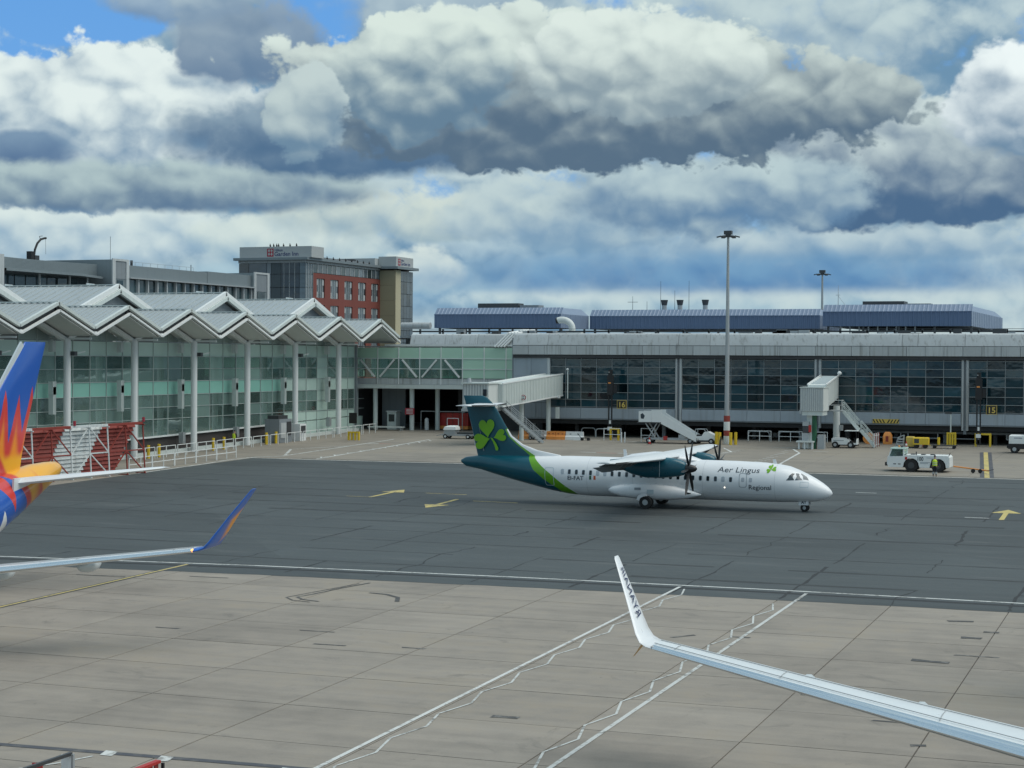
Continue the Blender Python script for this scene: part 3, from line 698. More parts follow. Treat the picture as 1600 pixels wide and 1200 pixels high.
# large gables behind, each as wide as two bays
XB = -105.0; ZB = 19.9; ZB0 = ZB - SLP*BAY
for yb0 in (Y0, Y0+2*BAY, Y0+4*BAY, Y0+6*BAY):
    for s_ in (-1, 1):
        pb(slope_panel(-136, XB-.2, yb0+s_*BAY, ZB0, yb0, ZB, .12, 1.0), 'roof_sheet', 'roof_metal')
        pb(slope_panel(XB-.3, XB+.05, yb0+s_*BAY, ZB0+.18, yb0, ZB+.18, .5), 'fascia', 'white')
        pb(slope_panel(XB-.1, XB+.25, yb0+s_*BAY, ZB0-.38, yb0, ZB-.38, .42), 'lower_fascia', 'offwhite')
    pb(MB().prism([(yb0-BAY, ZB0-.9), (yb0+BAY, ZB0-.9), (yb0+BAY, ZB0-.85), (yb0, ZB-.85), (yb0-BAY, ZB0-.85)], 'x', XB-.9, XB-.7), 'gable_wall', 'wall_grey')
    pb(MB().bar((-136, yb0, ZB+.08), (XB, yb0, ZB+.08), .3, .08), 'ridge_cap', 'offwhite')
    for dx in (3.2, 13.5): pb(MB().bar((XB-dx, yb0+.2, ZB+.12), (XB-dx-.9, yb0+.2, ZB+.22), .2, .16), 'roof_vent', 'white')
    pb(MB().add([(XB-1.6, yb0-4.4, ZB-2.2), (XB-2.1, yb0-4.4, ZB-2.2), (XB-1.85, yb0-4.6, ZB-1.5), (XB-1.85, yb0-4.2, ZB-2.2)], [(0,1,2), (0,2,3), (1,3,2), (0,3,1)]), 'roof_vent', 'white')
# low roof that closes the last bay
pb(MB().box(-112, XG+.3, ymax, ymax+.25, 4.0, 14.2), 'end_wall', 'wall_grey')

pb(MB().box(-100.9, -100.7, 144.8, 151.5, 9.9, 12.7), 'added_screen', 'interior')  # pale backing added so the travellers read as dark silhouettes
# ------------------------------------------------------------------ glazed link bridge
link = thing('link_bridge', 'glazed link bridge with white diagonal braces standing on round columns', 'bridge', (-87, 203, gz(203)))
LO = Vector((-87, 203, gz(203)))
def lb(mb, name, m, sm=False):
    mb.v = [tuple(Vector(v)-LO) for v in mb.v]; return mb.build(name, m, link, sm)
YL = 203.0; xs = [-98.3 + 2.86*i for i in range(9)]
for i in range(8):
    a, b = xs[i], xs[i+1]; e = .05
    g = 'link_glass' if i < 5 else 'mint'
    lb(MB().box(a+e, b-e, YL-.03, YL, 12.5, 13.8), 'panel', 'mint')
    lb(MB().box(a+e, b-e, YL-.03, YL, 11.22, 12.42), 'window_pane', g)
    lb(MB().box(a+e, b-e, YL-.03, YL, 10.05, 11.14), 'window_pane', g)
    lb(MB().box(a+e, b-e, YL-.06, YL, 9.25, 9.98), 'apron_panel', 'pale_panel')
    lb(MB().box(a-.05, a+.05, YL-.12, YL-.002, 9.25, 13.85), 'mullion', 'white')
    if i < 5:
        p, q = ((a+.55, 12.3), (b-.35, 10.15)) if i % 2 == 0 else ((b-.55, 12.3), (a+.35, 10.15))
        lb(MB().bar((p[0], YL-.2, p[1]), (q[0], YL-.2, q[1]), .16, .2), 'brace', 'white')
lb(MB().box(xs[8]-.18, xs[8]+.18, YL-.2, YL+.1, 9.2, 13.9), 'end_post', 'offwhite')
lb(MB().box(xs[0]-.1, xs[8], YL-.10, YL-.04, 11.14, 11.22), 'transom', 'white')
lb(MB().box(xs[0]-.1, xs[8], YL-.10, YL-.04, 12.42, 12.5), 'transom', 'white')
lb(MB().box(xs[0]-.8, xs[8]-3, YL-.5, YL+6, 8.72, 9.22), 'edge_beam', 'offwhite')
lb(MB().box(xs[0]-.1, xs[8], YL+.1, YL+6, 13.86, 14.0), 'roof', 'pale_panel')
lb(MB().box(xs[0]-.1, xs[8], YL+5.7, YL+5.9, 9.24, 13.8), 'back_wall', 'interior')
lb(MB().box(xs[0]-.1, xs[8], YL+.2, YL+5.6, 9.24, 9.6), 'floor', 'interior')
lb(MB().box(-95.5, -92.4, YL+3, YL+3.1, 9.7, 12.2), 'inner_poster', 'interior_green'); lb(MB().box(-90.6, -88.4, YL+3, YL+3.1, 9.7, 12.2), 'inner_poster', 'interior_red')
lb(MB().box(-94.5, -75.5, YL-.05, YL+.02, 14.0, 14.22), 'roof_edge', 'white')
for x, y in ((-98.6, YL+.3), (-95.9, YL+.3), (-91.0, YL+.5), (-88.4, YL+2.5)):
    lb(MB().tube((x, y, gz(y)-.2), (x, y, 8.75), .3, 14), 'column', 'offwhite', 40)
# undercroft walls behind the columns
lb(MB().box(-96.8, -93.6, 207.2, 207.5, gz(207)-.1, 8.72), 'inner_wall', 'wall_grey')
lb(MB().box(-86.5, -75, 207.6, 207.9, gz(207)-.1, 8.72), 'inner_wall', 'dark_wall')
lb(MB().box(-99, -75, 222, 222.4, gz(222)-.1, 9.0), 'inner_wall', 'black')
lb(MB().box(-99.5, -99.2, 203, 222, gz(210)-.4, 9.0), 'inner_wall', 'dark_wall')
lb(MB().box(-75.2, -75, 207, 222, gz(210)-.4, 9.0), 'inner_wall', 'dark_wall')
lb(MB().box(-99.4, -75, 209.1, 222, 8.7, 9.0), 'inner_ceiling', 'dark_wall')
lb(MB().box(-85.6, -85.3, 206.9, 207.4, gz(207), 8.7), 'pilaster', 'galv')
for x in (-79.7, -79.3, -78.9, -78.5):
    pb_ = MB().path([(x+2.2, 207.5, 16.0), (x+1.5, 203.5, 15.6), (x, 202.75, 13.9)], .13, 8); lb(pb_, 'roof_pipe', 'white', 40)

# ------------------------------------------------------------------ main terminal building
term = thing('terminal_building', 'long grey terminal with dark gridded windows under a rain-stained panel fascia', 'terminal', (-40, 198, gz(198)))
TO = Vector((-40, 198, gz(198)))
def tb(mb, name, m, sm=False, parent=None):
    mb.v = [tuple(Vector(v)-TO) for v in mb.v]; return mb.build(name, m, parent or term, sm)
YT = 198.0; XA, XE = -75.4, 26.0
bays = [(-70.81+15.97*i, -55.62+15.97*i) for i in range(6)]
ZROW = [12.50, 11.6, 10.75, 9.70, 8.65, 7.80, 6.95]
rt_ = random.Random(5)
pane_cache = {}
for bi, (a, b) in enumerate(bays):
    w = (b-a)/8
    if bi < 5:
        for r in range(6):
            h = ZROW[r]-ZROW[r+1]
            if r not in pane_cache: pane_cache[r] = MB().box(-w/2+.045, w/2-.045, -.02, .02, -h/2+.045, h/2-.045).mesh('window_pane', 'terminal_glass')
            for k in range(8):
                o = obj('window_pane', pane_cache[r], term, Vector((a+w*(k+.5), YT+.12, (ZROW[r]+ZROW[r+1])/2))-TO)
                o.rotation_euler = (rt_.uniform(-.004, .004), 0, rt_.uniform(-.006, .006))
        for k in range(9): tb(MB().box(a+w*k-.03, a+w*k+.03, YT+.02, YT+.2, 6.85, 12.6), 'mullion', 'frame_grey')
        for z in ZROW: tb(MB().box(a, b, YT+.025, YT+.19, z-.03, z+.03), 'transom', 'frame_grey')
    else:
        tb(MB().box(a, b, YT+.1, YT+.2, 6.9, 12.5), 'window_band', 'terminal_glass')
    # posts between the bays
    tb(MB().box(b+.05, b+.24, YT-.12, YT+.3, 5.0, 12.85), 'post', 'pale_panel'); tb(MB().box(b+.52, b+.75, YT-.12, YT+.3, 5.0, 12.85), 'post', 'pale_panel')
    tb(MB().box(b+.24, b+.52, YT+.1, YT+.3, 4.6, 12.85), 'post_recess', 'wall_grey')
tb(MB().box(XA, XE, YT+.42, YT+.5, 5.62, 15.0), 'inner_wall', 'black')  # black sheet added behind the glazing to shut out sky light
# panel bands; every panel is its own piece
def band(z0, z1, step, m, dep, nm, x0=XA, x1=XE, skip=()):
    x = x0
    while x < x1-.1:
        w = min(step, x1-x)
        tb(MB().box(x+.02, x+w-.02, YT-dep, YT+.3, z0, z1), nm, m); x += w
band(13.02, 14.06, 1.996, 'pale_panel', .45, 'fascia_panel')
for (a, b) in bays:
    x = a
    for k in range(4):
        w = (b-a)/4; tb(MB().box(x+.015, x+w-.015, YT-.06, YT+.2, 5.62, 6.84), 'sill_panel', 'grey_panel'); x += w
tb(MB().box(XA, XE, YT-.03, YT+.4, 5.48, 5.6), 'sill_edge', 'wall_grey')
tb(MB().box(XA, XE, YT-.25, YT+.3, 12.62, 12.98), 'head_shade', 'dark_wall')  # dark strip standing in for the shade under the fascia
# curved upper edge, in long lengths with open joints
cuts = [-91.2, -86.5, -82.2, -78.6, -75.4, -71.0, -55.2, -51.5, -39.3, -30.0, -28.3, -23.3, -16.5, -7.3, 0, 8.7, 16, XE]
for a, b in zip(cuts, cuts[1:]):
    prof = [(YT-.42, 14.12), (YT-.10, 15.1), (YT+.06, 15.38), (YT+.3, 15.5), (YT+.9, 15.52), (YT+.9, 15.3), (YT+.4, 15.2), (YT+.1, 14.12)]
    if a < -75.5: prof = [(y+5.6, z) for y, z in prof]
    tb(MB().prism(prof, 'x', a+.02, b-.02), 'curved_edge', 'pale_panel', 30)
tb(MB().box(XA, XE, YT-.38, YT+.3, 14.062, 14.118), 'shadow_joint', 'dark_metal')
tb(MB().box(XA, XE, YT+.5, YT+62, 15.0, 15.34), 'roof_deck', 'wall_grey')
tb(MB().box(-99, XA, 204.5, 260, 15.0, 15.3), 'roof_deck', 'wall_grey')
tb(MB().box(-93, XA-.2, 206, 206.3, 9.5, 15.0), 'back_wall', 'wall_grey')
# roof edge clutter: dark service rail and cable trays
tb(MB().box(-92, XE, YT+7.8, YT+8.0, 15.75, 15.95), 'cable_tray', 'dark_metal'); tb(MB().box(-92, XE, YT+7.9, YT+8.1, 16.12, 16.17), 'service_rail', 'dark_metal')
x = -91.0
while x < XE: tb(MB().box(x-.08, x+.08, YT+7.8, YT+8.1, 15.34, 16.15), 'rail_post', 'dark_metal'); x += 3.1
for i in range(46):
    x = rt_.uniform(-90, 10); w = rt_.uniform(.3, 1.6); tb(MB().box(x, x+w, YT+6.5, YT+7.2, 15.34, 15.34+rt_.uniform(.2, .75)), 'roof_unit', rt_.choice(('dark_metal', 'galv', 'wall_grey', 'dark_metal')))
# left end block and undercroft
for x0, x1 in ((-75.4, -73.2), (-73.2, -71.15)):
    tb(MB().box(x0+.015, x1-.015, YT-.06, YT+.3, 9.1, 13.0), 'end_panel', 'grey_panel')
tb(MB().box(-71.15, -70.83, YT-.14, YT+.3, 5.6, 12.9), 'post', 'pale_panel')
for i in range(3):
    for j in range(2): tb(MB().box(-75.4+1.42*i+.02, -75.4+1.42*(i+1)-.02, YT-.06, YT+.2, 5.62+1.75*j, 7.33+1.75*j), 'end_panel', 'wall_grey')
tb(MB().box(XA-.2, XA, YT, 222, 5.6, 15.0), 'side_wall', 'wall_grey')
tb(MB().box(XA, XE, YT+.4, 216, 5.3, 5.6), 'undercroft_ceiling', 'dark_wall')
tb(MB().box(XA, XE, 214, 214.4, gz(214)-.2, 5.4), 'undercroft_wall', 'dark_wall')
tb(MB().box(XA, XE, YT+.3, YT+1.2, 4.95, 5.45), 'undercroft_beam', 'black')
for i in range(18):
    x = -73.5+5.32*i; tb(MB().box(x-.2, x+.2, 200, 200.4, gz(200)-.2, 5.4), 'undercroft_column', 'wall_grey' if i % 3 == 0 else 'dark_wall')
for i in range(22):
    x = rt_.uniform(-68, 10); w = rt_.uniform(.8, 2.6); h = rt_.uniform(.5, 1.5); y = rt_.uniform(202, 210)
    tb(MB().box(x, x+w, y, y+1, gz(y), gz(y)+h), 'stored_unit', rt_.choice(('dark_metal', 'dark_wall', 'wall_grey', 'galv')))
tb(MB().tube((-35, 199.6, 4.7), (20, 199.6, 4.7), .16, 8), 'service_pipe', 'wall_grey')
for x in (-29.5, -25, -33.5, -19): tb(MB().path([(x, 199.2, 4.6), (x, 199.2, gz(199)+.6), (x+3.2, 199.2, gz(199)+.6), (x+3.2, 199.2, 4.6)], .07, 6), 'pipe_frame', 'galv')
tb(MB().box(XA, XE, 200.2, 216, 5.6, 5.7), 'inner_floor', 'interior_dark')
# hazard striped height board
hz = tb(MB().box(-33.15, -30.3, YT-.13, YT-.07, 5.66, 6.12), 'height_board', 'sign_yellow')
for i in range(8):
    x = -32.95+.34*i; s_ = .22 if i > 3 else -.22
    p = MB().prism([(x, 5.70), (x+.14, 5.70), (x+.14+s_, 6.08), (x+s_, 6.08)], 'y', YT-.142, YT-.132); tb(p, 'stripe', 'sign_black', parent=None)

# ------------------------------------------------------------------ plant rooms on the roof
def plant(label, x0, x1, y0, y1, z0, zt, ribs=.52):
    t = thing('plant_room', label, 'plant room', ((x0+x1)/2, y0, 15.34), 0, 'ribbed blue plant rooms on the terminal roof')
    O = Vector(((x0+x1)/2, y0, 15.34))
    def p(mb, name, m, sm=False): mb.v = [tuple(Vector(v)-O) for v in mb.v]; return mb.build(name, m, t, sm)
    zc = zt-.85
    # front: corrugated sheet, built from real ribs
    mb = MB(); x = x0; pr = []
    while x < x1-.01:
        for dx, dy in ((0, 0), (.28, 0), (.33, -.07), (.47, -.07)):
            if x+dx < x1: pr.append((x+dx, y0+dy))
        x += ribs
    pr.append((x1, y0))
    n = len(pr); mb.add([(a, b, z0) for a, b in pr]+[(a, b, zc) for a, b in pr], [(i, i+1, n+i+1, n+i) for i in range(n-1)])
    p(mb, 'ribbed_wall', 'plant_blue')
    mb = MB(); mb.add([(a, b, zc) for a, b in pr]+[(a, b+1.0, zt) for a, b in pr], [(i, i+1, n+i+1, n+i) for i in range(n-1)]); p(mb, 'sloping_eave', 'plant_lit')
    p(MB().box(x0, x1, y0-.09, y0+.02, zc-.06, zc+.02), 'eave_trim', 'plant_blue')
    p(MB().box(x0+.01, x1-.01, y0+.15, y1-.01, z0+.02, zc-.1), 'core', 'wall_grey')
    # side wall towards the right and roof
    pr2 = []; y = y0
    while y < y1: pr2 += [(y, x1), (y+1.7, x1), (y+1.75, x1+.05), (y+1.9, x1+.05)]; y += 1.95
    pr2 = [(min(a, y1), b) for a, b in pr2]; n = len(pr2)
    p(MB().add([(b, a, z0) for a, b in pr2]+[(b, a, zc) for a, b in pr2], [(i, i+1, n+i+1, n+i) for i in range(n-1)]), 'side_wall', 'plant_lit')
    p(MB().add([(x1, y0, zc), (x1, y1, zc), (x1-1.0, y1, zt), (x1-1.0, y0+1, zt)], [(0,1,2,3)]), 'side_eave', 'plant_lit')
    p(MB().add([(x0, y0, zc), (x0, y1, zc), (x0+.9, y1, zt), (x0+.9, y0+1, zt), (x0, y1, z0), (x0, y0, z0)], [(0,3,2,1), (5,0,1,4)]), 'side_wall', 'plant_lit')
    p(MB().box(x0+.9, x1-1.0, y0+1.0, y1, zt-.12, zt-.01), 'roof', 'plant_lit')
    x = x0+.6
    while x < x1: p(MB().box(x-.12, x+.12, y0+.3, y0+.6, 15.34, z0+.02), 'leg', 'dark_metal'); x += 4.2
    return t, p
t1, p1 = plant('blue ribbed plant room at the left end of the terminal roof', -93.0, -75.5, 215, 226, 16.45, 19.08)
t2, p2 = plant('longest blue ribbed plant room, behind the tall light mast', -75.3, -44.6, 226, 240, 16.45, 19.06)
t3, p3 = plant('blue ribbed plant room at the right end of the terminal roof, side wall toned as lit', -42.1, -24.6, 215, 250, 16.62, 19.22)
p1(MB().box(-88.5, -82.8, 219, 221, 19.07, 19.75), 'roof_housing', 'dark_metal'); p1(MB().box(-82.6, -80, 219, 221, 19.07, 19.5), 'roof_housing', 'wall_grey')
p3(MB().box(-38.2, -33.2, 220, 223, 19.2, 19.75), 'roof_housing', 'dark_metal'); p3(MB().box(-33.1, -30, 220, 222, 19.2, 19.45), 'roof_housing', 'wall_grey')
for i in range(9): p3(MB().tube((-40+1.1*i, 215.5, 15.4), (-40+1.1*i, 215.5, 16.6), .09, 6), 'pipe_drop', 'galv')
# ventilation bend
dv = thing('ventilation_duct', 'pale green elbow-shaped ventilation duct beside the left plant room', 'duct', (-73, 212, 15.34))
pts = [(-1.3+1.35*math.cos(a), 0, 1.0+1.05*math.sin(a)) for a in [math.pi*.62*i/8 for i in range(9)]]
d = MB(); rings = []
for i, q in enumerate(pts):
    a = math.pi*.62*i/8; rings.append([(q[0]+.42*math.cos(t)*math.cos(a), .42*math.sin(t), q[2]+.42*math.cos(t)*math.sin(a)) for t in [2*math.pi*k/12 for k in range(12)]])
rings = [[(v[0], v[1], .3) for v in rings[0]]] + rings
d.loft(rings); d.build('bend', 'cream', dv, 40)
e = pts[-1]; MB().tube((e[0], 0, e[2]), (e[0]-.25, 0, e[2]-.05), .36, 12).build('mouth', 'black', dv)
MB().box(-2.6, 1.4, -.7, .7, 0, .6).build('plinth', 'cream', dv)
for k, (x, lab) in enumerate(((-66.2, 'leftmost of three rusty-topped flue cowls on the roof'), (-64.05, 'middle one of three rusty-topped flue cowls on the roof'), (-60.6, 'rightmost rusty-topped flue cowl, standing apart from the pair'))):
    c = thing('flue_cowl', lab, 'flue', (x, 230, 19.0), 0, 'flue cowls on the plant room roof')
    MB().tube((0, 0, 0), (0, 0, .75), .33, 12).build('stack', 'galv', c, 40); MB().tube((0, 0, .72), (0, 0, 1.42), .36, 12, .5).build('cowl', 'rust_red' if False else 'dark_metal', c, 40)
for x, h, lab in ((-70.9, 2.0, 'short thin antenna with a crossbar left of the flue cowls'), (-68.9, 1.3, 'shortest thin antenna between crossbar antenna and flue cowls'), (-67.0, 4.0, 'tall thin antenna just left of the flue cowls'), (-65.05, 2.7, 'thin antenna between the paired flue cowls'), (-63.1, 4.0, 'tall thin antenna just right of the paired flue cowls')):
    a = thing('antenna', lab, 'antenna', (x, 231, 19.0), 0, 'antennas on the plant room roof')
    MB().tube((0, 0, 0), (0, 0, h), .035, 6, .02).build('rod', 'dark_metal', a)
    if h == 2.0: MB().bar((-.7, 0, 1.2), (.7, 0, 1.2), .05, .05).build('crossbar', 'dark_metal', a)
a = thing('antenna', 'guyed antenna with side arms on the right plant room roof', 'antenna', (-41.0, 219, 19.1), 0, 'antennas on the plant room roof')
MB().tube((0, 0, 0), (0, 0, 2.6), .05, 6, .02).build('rod', 'galv', a); MB().bar((-.3, 0, 1.4), (.25, 0, 1.4), .05, .05).build('crossbar', 'galv', a); MB().tube((0, 0, 1.3), (1.0, 0, 0), .025, 5).build('guy', 'galv', a)

# ------------------------------------------------------------------ office block behind the pier
off = thing('office_building', 'dark grey metal-clad office block with ribbon windows behind the pier roofs', 'building', (-140, 215, 4))
OO = Vector((-140, 215, 4))
def ob(mb, name, m, sm=False, parent=None):
    mb.v = [tuple(Vector(v)-OO) for v in mb.v]; return mb.build(name, m, parent or off, sm)
XO = -140.0
# left window tower, recessed terrace block, corner tower, long wing, end tower
ob(MB().box(-165, XO, 170, 186.3, 4, 24.9), 'left_block', 'office_dark')
for z in (21.8, 18.6):
    for y in (179, 182.8): ob(MB().box(XO, XO+.04, y+.1, y+3.4, z-1.5, z+1.4), 'window', 'office_glass')
ob(MB().box(XO-.2, XO+.25, 186.3, 187.3, 4, 25.25), 'pilaster', 'pale_panel'); 
for k in range(10):      # gently curving clad wall in horizontal courses
    z0 = 23.65+.16*k
    pts = []
    for i in range(13):
        y = 187.3+24.2*i/12; pts.append((XO-2.4-1.2*math.sin(math.pi*i/12), y))
    n = len(pts); mb = MB(); mb.add([(x+.03, y, z0+.01) for x, y in pts]+[(x+.03, y, z0+.15) for x, y in pts], [(i, i+1, n+i+1, n+i) for i in range(n-1)])
    ob(mb, 'cladding_course', 'office_grey')
ob(MB().box(-165, XO-3.7, 187.3, 211.5, 4, 25.2), 'terrace_core', 'office_dark')
ob(MB().add([(XO-.3, 188.5, 23.3), (XO+1.2, 203, 23.2), (XO-1.2, 211.2, 23.2), (XO-4, 211.2, 23.25), (XO-4, 188.5, 23.3), (XO-.3, 188.5, 23.6), (XO+1.2, 203, 23.5), (XO-1.2, 211.2, 23.5), (XO-4, 211.2, 23.55), (XO-4, 188.5, 23.6)],
   [(0,1,6,5), (1,2,7,6), (2,3,8,7), (5,6,7,8,9), (4,3,2,1,0)]), 'canopy', 'office_grey')
for i in range(8):
    y = 190+2.35*i; ob(MB().box(XO-3.65, XO-3.6, y, y+2.1, 18.5, 23.1), 'window', 'office_glass')
for y in (196.5, 203.2, 207.3): ob(MB().box(XO-1.2, XO-1.0, y-.1, y+.1, 17, 23.25), 'post', 'pale_panel')
ob(MB().box(-165, XO-.05, 211.6, 215.7, 4, 25.9), 'tower', 'office_grey'); 
ob(MB().box(XO-.05, XO+.12, 211.6, 212.3, 4, 26.05), 'tower_frame', 'pale_panel'); ob(MB().box(XO-.05, XO+.12, 215.0, 215.7, 4, 26.05), 'tower_frame', 'pale_panel'); ob(MB().box(XO-.05, XO+.12, 212.3, 215.0, 25.75, 26.05), 'tower_frame', 'pale_panel')
ob(MB().box(XO-.02, XO+.02, 212.4, 214.9, 23.3, 25.7), 'infill', 'wall_grey'); ob(MB().box(XO-.02, XO+.02, 212.9, 214.3, 18, 23.1), 'window', 'office_glass')
ob(MB().box(-165, XO-.6, 215.7, 251.4, 4, 23.6), 'wing_core', 'office_dark')
ob(MB().box(-165, XO-.55, 215.7, 238, 23.62, 25.35), 'wing_parapet', 'office_grey'); ob(MB().box(-165, XO-.5, 238, 251.4, 23.62, 25.5), 'wing_parapet', 'office_grey')
ob(MB().box(XO-.6, XO+.35, 215.7, 251.4, 23.45, 23.62), 'brise_soleil', 'galv')
for i in range(14):
    y = 216.3+2.5*i
    ob(MB().box(XO-.58, XO-.54, y, y+2.1, 20.3, 23.3), 'window', 'office_glass'); ob(MB().box(XO-.58, XO-.15, y+2.15, y+2.4, 18, 23.45), 'fin', 'pale_panel')
ob(MB().box(-165, XO-.05, 251.4, 256.4, 4, 25.9), 'tower', 'office_grey')
for a, b in ((251.4, 252.1), (255.7, 256.4)): ob(MB().box(XO-.05, XO+.12, a, b, 4, 26.05), 'tower_frame', 'pale_panel')
ob(MB().box(XO-.05, XO+.12, 252.1, 255.7, 25.75, 26.05), 'tower_frame', 'pale_panel'); ob(MB().box(XO-.02, XO+.02, 252.2, 255.6, 23.0, 25.7), 'infill', 'wall_grey'); ob(MB().box(XO-.02, XO+.02, 252.6, 255.0, 18, 22.9), 'window', 'office_glass')
for y, h in ((221.3, 1.1), (222.6, 1.1)): ob(MB().tube((XO-4, y, 25.3), (XO-4, y, 25.3+h), .2, 10), 'flue', 'dark_metal')
ob(MB().tube((XO-4, 217.2, 25.3), (XO-4, 217.2, 29.5), .03, 5), 'mast', 'dark_metal'); ob(MB().tube((XO-4, 239, 25.3), (XO-4, 239, 26.6), .06, 5), 'mast', 'dark_metal')
rl = MB(); rl.bar((XO-3, 216, 26.1), (XO-3, 238, 26.1), .04, .04)
for i in range(12): rl.bar((XO-3, 216+2*i, 25.3), (XO-3, 216+2*i, 26.1), .04, .04)
ob(rl, 'roof_rail', 'galv')
# building maintenance crane
bm_ = thing('roof_crane', 'small black folding maintenance crane standing on the office roof', 'crane', (-150, 207.5, 25.2))
MB().box(-.5, .5, -1.4, 1.4, .3, .55).build('chassis', 'black', bm_)
for y in (-1.0, 1.0): MB().tube((-.3, y, 0), (.3, y, 0), .3, 10).build('bogie', 'black', bm_)
MB().box(-.4, .4, -1.0, -.3, .55, 1.7).build('counterweight', 'black', bm_); MB().box(-.35, .35, -.1, .9, .55, 1.2).build('winch', 'dark_metal', bm_)
MB().path([(0, .1, .9), (0, .35, 2.0), (0, .9, 2.9), (0, 1.7, 3.5), (0, 2.5, 3.7), (0, 2.9, 3.75)], .15, 8).build('jib', 'black', bm_, 40)
MB().path([(0, 2.8, 3.7), (0, 2.85, 1.5)], .02, 5).build('rope', 'dark_metal', bm_); MB().path([(0, 1.6, 3.4), (0, 1.4, 3.9), (0, 2.1, 4.0)], .04, 5).build('hook_arm', 'black', bm_)

# ------------------------------------------------------------------ hotel
hot = thing('hotel_building', 'red and tan hotel block with glass corner and roof signs beyond the pier', 'building', (-193, 371, 4))
HO = Vector((-193, 371, 4))
def hb_(mb, name, m, sm=False, parent=None):
    mb.v = [tuple(Vector(v)-HO) for v in mb.v]; return mb.build(name, m, parent or hot, sm)
XH, YH_, XL, YE, XR = -193.0, 371.0, -210.6, 411.3, -188.7
hb_(MB().box(XL+.3, XH-.3, YH_+.3, 430, 4, 35.4), 'core', 'dark_wall')
# left face: glass curtain between darker bays
fx = [XL, -207.9, -203.2, -202.0, -199.4, -194.6, XH]
for i, (a, b) in enumerate(zip(fx, fx[1:])):
    m = ('hotel_glass', 'hotel_glass', 'wall_grey', 'office_dark', 'hotel_glass', 'hotel_window')[i]
    for j in range(10):
        z0 = 4+3.1*j; 
        if z0 > 34: continue
        hb_(MB().box(a+.06, b-.06, YH_-.02, YH_+.1, z0+.06, min(z0+3.04, 34.5)), 'curtain_panel', m)
for j in range(6):
    for x in (-198.6, -197.2, -195.8): hb_(MB().box(x-.04, x+.04, YH_-.1, YH_, 4+5.2*j, 4+5.2*j+5.1), 'mullion', 'pale_panel')
# glazed corner return on the right face
for j in range(10):
    z0 = 4+3.1*j; hb_(MB().box(XH-.1, XH+.02, YH_+.1, YH_+3.6, z0+.05, min(z0+3.05, 34.4)), 'corner_pane', 'hotel_window')
for y in (YH_+.05, YH_+1.2, YH_+2.4, YH_+3.6): hb_(MB().box(XH, XH+.12, y-.06, y+.06, 4, 34.5), 'mullion', 'pale_panel')
# right face: red frame with tall grouped windows, glazed top floor
ww = [(376.4, 380.6), (383.6, 387.9), (391.1, 395.5), (398.7, 403.1), (406.2, 410.3)]
rows = [(26.55, 31.1), (20.3, 24.9), (14.1, 18.7), (7.9, 12.5)]
ys = [374.6]+[v for w in ww for v in w]+[YE]
for j in range(0, len(ys), 2): hb_(MB().box(XH-.25, XH+.12, ys[j], ys[j+1], 4, 32.3), 'red_pier', 'hotel_red')
for (a, b) in ww:
    zs = [4]+[v for r in reversed(rows) for v in r]+[32.3]
    for j in range(0, len(zs), 2): hb_(MB().box(XH-.25, XH+.115, a+.001, b-.001, zs[j], zs[j+1]), 'red_spandrel', 'hotel_red')
    for (z0, z1) in rows:
        w = hb_(MB().box(XH-.3, XH-.15, a, b, z0, z1), 'window', 'hotel_window')
        for k in range(1, 4):
            y = a+(b-a)*k/4; hb_(MB().box(XH-.15, XH-.05, y-.07, y+.07, z0, z1), 'mullion', 'pale_panel')
        for zz in (z0+.55, z1-1.1): 
            for k in (0, 3): hb_(MB().box(XH-.149, XH-.10, a+(b-a)*k/4+.1, a+(b-a)*(k+1)/4-.1, zz-.45, zz+.9), 'window_panel', 'hotel_white')
for k in range(15):
    a = 374.6+(YE-374.6)*k/15; hb_(MB().box(XH-.2, XH, a+.1, a+2.3, 32.4, 34.4), 'top_window', 'hotel_window' if k % 3 else 'office_glass'); hb_(MB().box(XH-.2, XH+.08, a-.14, a+.1, 32.4, 34.5), 'mullion', 'pale_panel')
# end block standing proud
for j in range(8): hb_(MB().box(XH, XR, YE-.02, YE+.2, 4+3.83*j+.02, 4+3.83*(j+1)-.02), 'tan_panel', 'hotel_tan')
hb_(MB().box(XR-.3, XR, YE, YE+3.4, 4, 34.7), 'tan_corner', 'hotel_tan_lit')
for j in range(10):
    z0 = 4+3.1*j
    for k in range(4): hb_(MB().box(XR-.25, XR-.02, YE+3.45+1.9*k, YE+5.25+1.9*k, z0+.05, min(z0+3.05, 34.5)), 'curtain_panel', 'hotel_glass')
hb_(MB().box(XH, XR-.32, YE+.25, YE+11.5, 4, 34.6), 'end_core', 'dark_wall')
# cornices
hb_(MB().box(XL-1.0, XH+.9, YH_-.9, YH_+.5, 35.15, 35.75), 'cornice', 'office_grey'); hb_(MB().box(XL-.1, XH+.05, YH_-.06, YH_+.4, 34.55, 35.14), 'frieze', 'pale_panel')
hb_(MB().box(XH-.3, XH+.9, YH_+.5, YE-.9, 35.15, 35.74), 'cornice', 'office_grey'); hb_(MB().box(XH-.25, XH+.1, YH_+.4, YE, 34.55, 35.13), 'frieze', 'pale_panel')
hb_(MB().box(XH-.3, XR+1.1, YE-.9, YE+12.2, 34.95, 35.6), 'cornice', 'office_grey')
